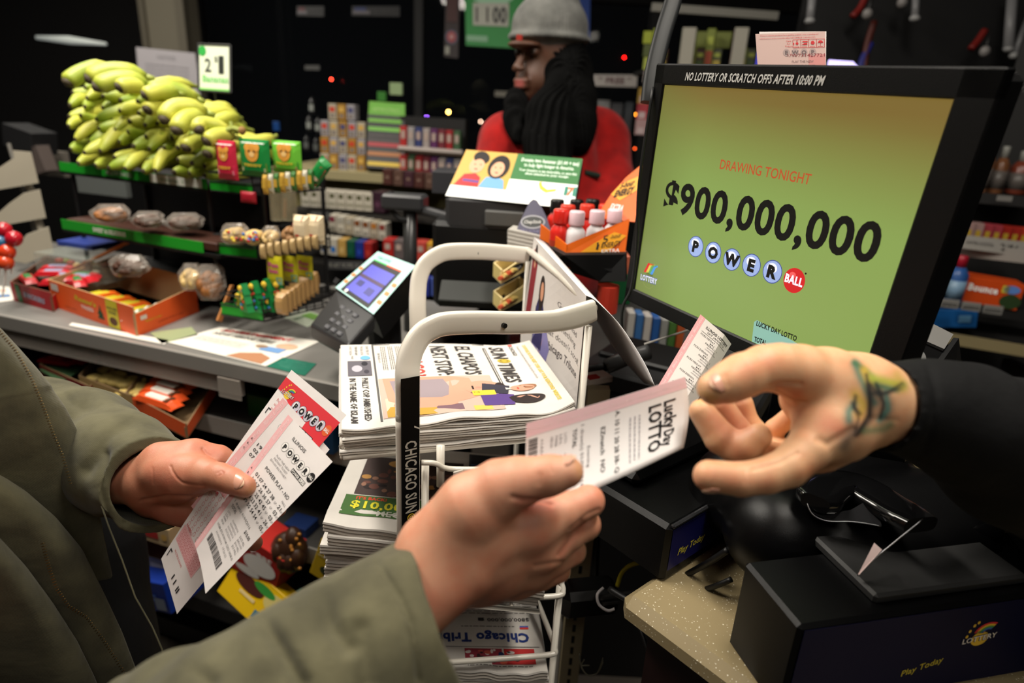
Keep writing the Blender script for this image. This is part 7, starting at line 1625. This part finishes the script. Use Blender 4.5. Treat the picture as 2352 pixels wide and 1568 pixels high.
# clutter behind the clerk's shoulder
for i,(x,y,w,h,c) in enumerate(((1384,262,30,30,(110,110,110)),(1412,300,26,60,(50,50,54)),(1436,330,18,90,(44,48,54)))): carton('dim grey shelf item behind the clerk shoulder, %s'%ordn(i,3),x,y,w,h,.05,3.2,mat(c,.5),name='shelf_item',cat='item')
for i in range(3): carton('red and white hanging packet left of the monitor, %s of three'%('top','middle','lowest')[i],1476-i*3,238+i*36,26,34,.02,2.6,mat([(150,120,40),(150,40,50),(150,120,120)][i],.5),lambda S:S.rect(20,10,60,S.H*.4,mat((170,150,150),.5),2),name='hanging_packet',cat='packet',group='hanging packets left of the monitor')
for i in range(4): carton('yellow and white packet on the shelf edge above the monitor corner, %s from the top'%('first','second','third','fourth')[i],1486,100+i*30,20,26,.02,2.4,mat([(130,140,20),(60,70,20),(140,150,60),(130,120,116)][i],.5),name='hanging_packet',cat='packet',group='packets above the monitor corner')
# shelf behind the top of the monitor
su=thing('wall_shelf','dark wall shelf with grey bar imitating a lamp reflection behind the top of the monitor','shelf',P(1620,160,2.5))
q=MB(); q.box((0,0,0),(.50,.03,.030),mat((116,114,106),.5),M=YM(P(1640,27,2.6),-.1,0,.03)); q.build('lamp_reflection_bar',su); q=MB(); q.box((0,.1,0),(.52,.25,.014),DK,M=YM(P(1630,172,2.5))); q.build('shelf_board',su)  # grey bar stands in for a blurred lamp reflection
for i in range(12):
    if i in (2,8): carton('white upright divider on the wall shelf, %s'%('left','right')[i==8],1572+(i==8)*118,160,30,88,.05,2.45,mat((150,146,134),.5),name='divider',cat='divider')
    else: carton('yellow and green pack on the wall shelf, %s'%ORD[i],1500+i*19.5+(6 if i>2 else 0),160 if i%2 else 158,18,44 if i%3 else 84,.05,2.52,[mat((120,130,30),.5),mat((60,30,24),.5),mat((110,120,40),.5),mat((56,60,40),.5)][i%4],lambda S,i=i:(S.rect(10,S.H*.1,80,S.H*.35,mat([(150,60,30),(170,150,60),(60,80,30)][i%3],.5),2),S.rect(14,S.H*.6,72,S.H*.2,mat((150,160,60),.5),2)),name='shelf_pack',cat='pack',group='packs on the wall shelf behind the monitor')
carton('yellow green carton on the upper part of the wall shelf',1630,110,90,34,.05,2.58,mat((96,104,30),.5),name='carton')
q=MB(); q.add([P(1898,162,1.6),P(1902,140,1.62),P(1958,144,1.62),P(1976,164,1.6)],[(0,1,2,3)],mat((196,186,255),.4,emit=.9)); o=q.build('lit_screen_edge'); solid(o,.004); tag(o,'glowing violet white screen edge behind the monitor top','screen')
carton('dim blue screen strip behind the white ticket',1737,158,8,36,.01,1.7,mat((60,60,170),.4,emit=.3),name='screen_strip',cat='screen')
# hanging accessories at the upper right
for i,(x0,y0,x1,y1,r_) in enumerate(((1868,-20,1860,48,9),(2104,-20,2101,42,8),(2326,-20,2316,112,11),(2365,40,2330,128,9))):
    q=MB(); q.tube([P(x0,y0,2.2),P(x1,y1,2.2)],r_*2.2/F,mat((120,120,122),.4),10); q.ell(tuple(P(x1,y1,2.2)),(.017,.017,.012),mat((150,150,150),.4),12); o=q.build('hanging_cable_pack',smooth=True); tag(o,'white rolled charging cable hanging at the upper right, %s of four'%ordn(i,4),'charging cable','hanging white cables')
for i,(x,y) in enumerate(((1992,32),(2072,6),(2262,118),)):
    q=MB(); q.ell(tuple(P(x,y,2.2)),(.017,.016,.018),mat((130,126,124),.4),12); q.tube([P(x,y,2.2),P(x+16,y-50,2.2)],.005,mat((20,18,18),.5),8); o=q.build('earphone_plug',smooth=True); tag(o,'pale round plug hanging in the upper right dark, %s of three'%ordn(i,3),'plug','hanging round plugs')
for i,(pts,c) in enumerate((([(1958,38),(1975,20),(1990,-10)],(110,20,14)),([(2008,50),(1990,110),(1985,160)],(70,24,16)),([(2000,100),(1980,140),(1975,165)],(30,34,110)),([(2230,112),(2245,95),(2262,70)],(110,20,14)),([(2262,190),(2276,220),(2250,278)],(100,18,12)))):
    q=MB(); q.tube(spline([P(x,y,2.25) for x,y in pts],4),.012,mat(c,.5),8); o=q.build('strap',smooth=True); tag(o,'%s strap hanging in the dark at the upper right, %s of five'%(['red','dark red','blue','bright red','deep red'][i],ordn(i,5)),'strap','hanging straps')
q=MB()
for i in range(7): q.tube([P(2325+i*5,170+i*8,1.9),P(2334+i*5,166+i*8,1.9)],.002,mat((110,110,110),.5),6)
o=q.build('coiled_cord'); tag(o,'black coiled cord at the right edge above the shelves','cord')
# right-hand shelves
rs=thing('shelf_unit','dark shelf unit at the right edge with bottles, matches and dryer sheets','shelf unit',Vector((P(2280,780,2.1).x,P(2280,780,2.1).y,0)))
for (x0,y0,x1,y1,m,d) in ((2185,448,2400,470,DK,2.1),(2150,566,2400,590,mat((150,146,140),.5),2.0),(2090,692,2400,724,DK,2.0),(2180,776,2400,805,mat((128,116,84),.5),1.95)):
    a,b_=P(x0,y0,d),P(x1,y1,d-.1); v=b_-a; q=MB(); M=YM(a,math.atan2(v.y,v.x)); q.box((v.length/2,.12,0),(v.length,.25,.016),DK,M=M); q.box((v.length/2,-.004,0),(v.length,.006,.034 if y0!=566 else .04),m,M=M); q.build('shelf_board',rs)
q=MB(); a=P(2200,600,2.35); b_=P(2560,640,2.15); v=b_-a; q.box((v.length/2,0,0),(v.length,.02,1.9),DK,M=YM(Vector((a.x,a.y,.95)),math.atan2(v.y,v.x))); q.build('back_panel',rs)
q=MB(); a=P(2400,780,1.9); q.box((a.x,a.y,a.z/2-.1),(.03,.22,a.z),DK); q.build('base_panel',rs)
wp=thing('hook_panel','black hook panel at the upper right where cables and straps hang','panel',P(2150,60,2.35))
q=MB(); a=P(1840,60,2.34); b_=P(2420,90,2.30); v=b_-a; q.box((v.length/2,.03,0),(v.length,.02,.62),mat((14,14,15),.7),M=YM(a,math.atan2(v.y,v.x))); q.build('panel_board',wp)
def bott(lab,x,y,w,h,d,body,cap,lb=None,name='bottle',grp=None):
    W=w*d/F/2; H=h*d/F; q=MB(); M=YM(P(x,y,d)); q.lathe([(W*.9,0),(W,H*.04),(W,H*.62),(W*.55,H*.76)],body,18,M); q.lathe([(W*.5,H*.74),(W*.52,H*.98),(W*.4,H)],cap,14,M)
    if lb: q.lathe([(W*1.02,H*.12),(W*1.02,H*.5)],lb,18,M)
    o=q.build(name,smooth=True); tag(o,lab,'bottle',grp); return o
for i,(x,w,h,c) in enumerate(((2243,36,120,(120,80,56)),(2282,30,106,(110,70,44)),(2330,44,96,(110,50,34)),(2218,18,90,(70,70,70)))): bott('brown pale-capped bottle on the upper right shelf, %s'%['widest on the left','second and slimmer','rightmost with a grey lid','thin grey one at the left'][i],x,446,w,h,2.1,mat(c,.3),mat((130,130,124),.4),mat((90,84,80),.4),grp='bottles on the upper right shelf')
carton('white price tag below the brown bottles at the upper right',2306,462,30,12,.004,2.0,mat((120,118,114),.5),name='price_tag',cat='price tag'); carton('grey price tag behind the monitor edge at the upper right',2206,440,22,18,.004,2.0,mat((100,98,96),.5),name='price_tag',cat='price tag')
for i in range(9): carton('matchbox or lighter pack on the middle right shelf, %s'%ordn(i,9),2178+i*21,545+i*2.2,19,38,.04,2.0,[mat((150,110,110),.5),mat((150,120,116),.5),mat((150,50,60),.5),mat((150,30,20),.5),mat((176,50,24),.5)][min(i//2,4)],lambda S:(S.rect(24,S.H*.2,52,S.H*.4,mat((170,140,40),.5),2),),name='lighter_pack',cat='pack',group='packs on the middle right shelf')
hangsign('white price banner on the middle right shelf edge, offering two for six',[(2152,532),(2360,556),(2360,590),(2150,562)],200,34,mat((150,146,140),.5),1.93,lambda S:(S.ell(12,16,9,6,mat((70,130,70),.5),2),S.rect(28,4,20,22,mat((150,60,50),.5),2),S.text('LIGHTERS ASSORTED',94,14,10,mat((70,66,66),.5),2,w=60),S.text('2/$6',160,8,22,mat((50,48,48),.5),2,w=40)),name='price_banner')
bott('green bottle on the lower right shelf beside the monitor',2134,690,40,118,1.95,mat((20,110,50),.35),mat((30,150,60),.35),mat((190,150,40),.4))
bott('blue bottle with a red cap right of the green bottle',2182,695,42,110,1.95,mat((40,80,140),.35),mat((150,20,40),.35),mat((120,150,176),.4))
carton('orange dryer sheet box on the lower right shelf',2266,702,118,60,.08,1.93,mat((196,70,20),.4),lambda S:(S.text('Bounce',34,S.H*.5,S.H*.36,WI,2,w=50,bold=.04),S.ell(84,S.H*.3,18,14,mat((40,60,30),.5),2),S.ell(80,S.H*.75,14,8,mat((90,130,200),.5),2),S.rect(64,S.H*.6,12,14,mat((200,190,60),.5),2)),name='dryer_sheet_box',rl=.06)
for i in range(4): carton('white price tag on the lower right shelf edge, %s'%ordn(i,4),2128+i*50,700+i*7,38,20,.004,1.88,mat((120,118,114),.5),lambda S:S.lines(10,S.H*.3,80,S.H*.4,2,mat((60,60,60),.5),2,5),name='price_tag',cat='price tag',group='price tags on the lower right shelf')
carton('blue packet lying on the lowest right shelf',2188,752,92,42,.06,1.95,mat((20,80,140),.4),lambda S:S.rect(60,S.H*.3,26,S.H*.4,mat((90,140,180),.5),2),name='blue_packet',cat='packet',rl=-.15)
carton('green packet left of the blue packet on the lowest right shelf',2118,735,40,26,.05,1.97,mat((40,90,50),.4),name='green_packet',cat='packet')
# ================================================================== LIGHT
def area(name,loc,size,energy,color=(1,.93,.82),rot=(0,0,0),sy=None):
    l=bpy.data.lights.new(name,'AREA'); l.energy=energy; l.color=color; l.shape='RECTANGLE'; l.size=size; l.size_y=sy or size
    o=bpy.data.objects.new(name,l); COL.objects.link(o); o.location=loc; o.rotation_euler=rot; return o
area('ceiling_or_fill_strip',(-1.0,1.0,2.72),.3,46,sy=1.2)
area('ceiling_or_fill_strip',(.50,.60,2.72),.3,31,sy=1.2)
area('ceiling_or_fill_strip',(.5,-.9,2.6),1.2,7.5,sy=.3,rot=(.35,0,0))  # added fill from behind the camera, lifts sign lettering and bezel
area('ceiling_or_fill_strip',(-1.6,1.7,2.72),1.2,20,sy=.3)
area('ceiling_or_fill_strip',(-.2,2.6,2.72),1.2,5,sy=.3)
area('ceiling_or_fill_strip',(-2.0,3.0,2.72),1.0,18,sy=.3)  # lamp added near the pillar to brighten it
w=bpy.data.worlds.new('w'); SC.world=w; w.use_nodes=True; w.node_tree.nodes['Background'].inputs[0].default_value=(.0015,.0015,.0015,1); w.node_tree.nodes['Background'].inputs[1].default_value=1
SC.cycles.adaptive_threshold=.05; SC.cycles.max_bounces=6; SC.cycles.diffuse_bounces=2; SC.cycles.glossy_bounces=3; SC.cycles.transparent_max_bounces=8; SC.cycles.transmission_bounces=6; SC.cycles.sample_clamp_indirect=4; SC.cycles.caustics_reflective=False; SC.cycles.caustics_refractive=False
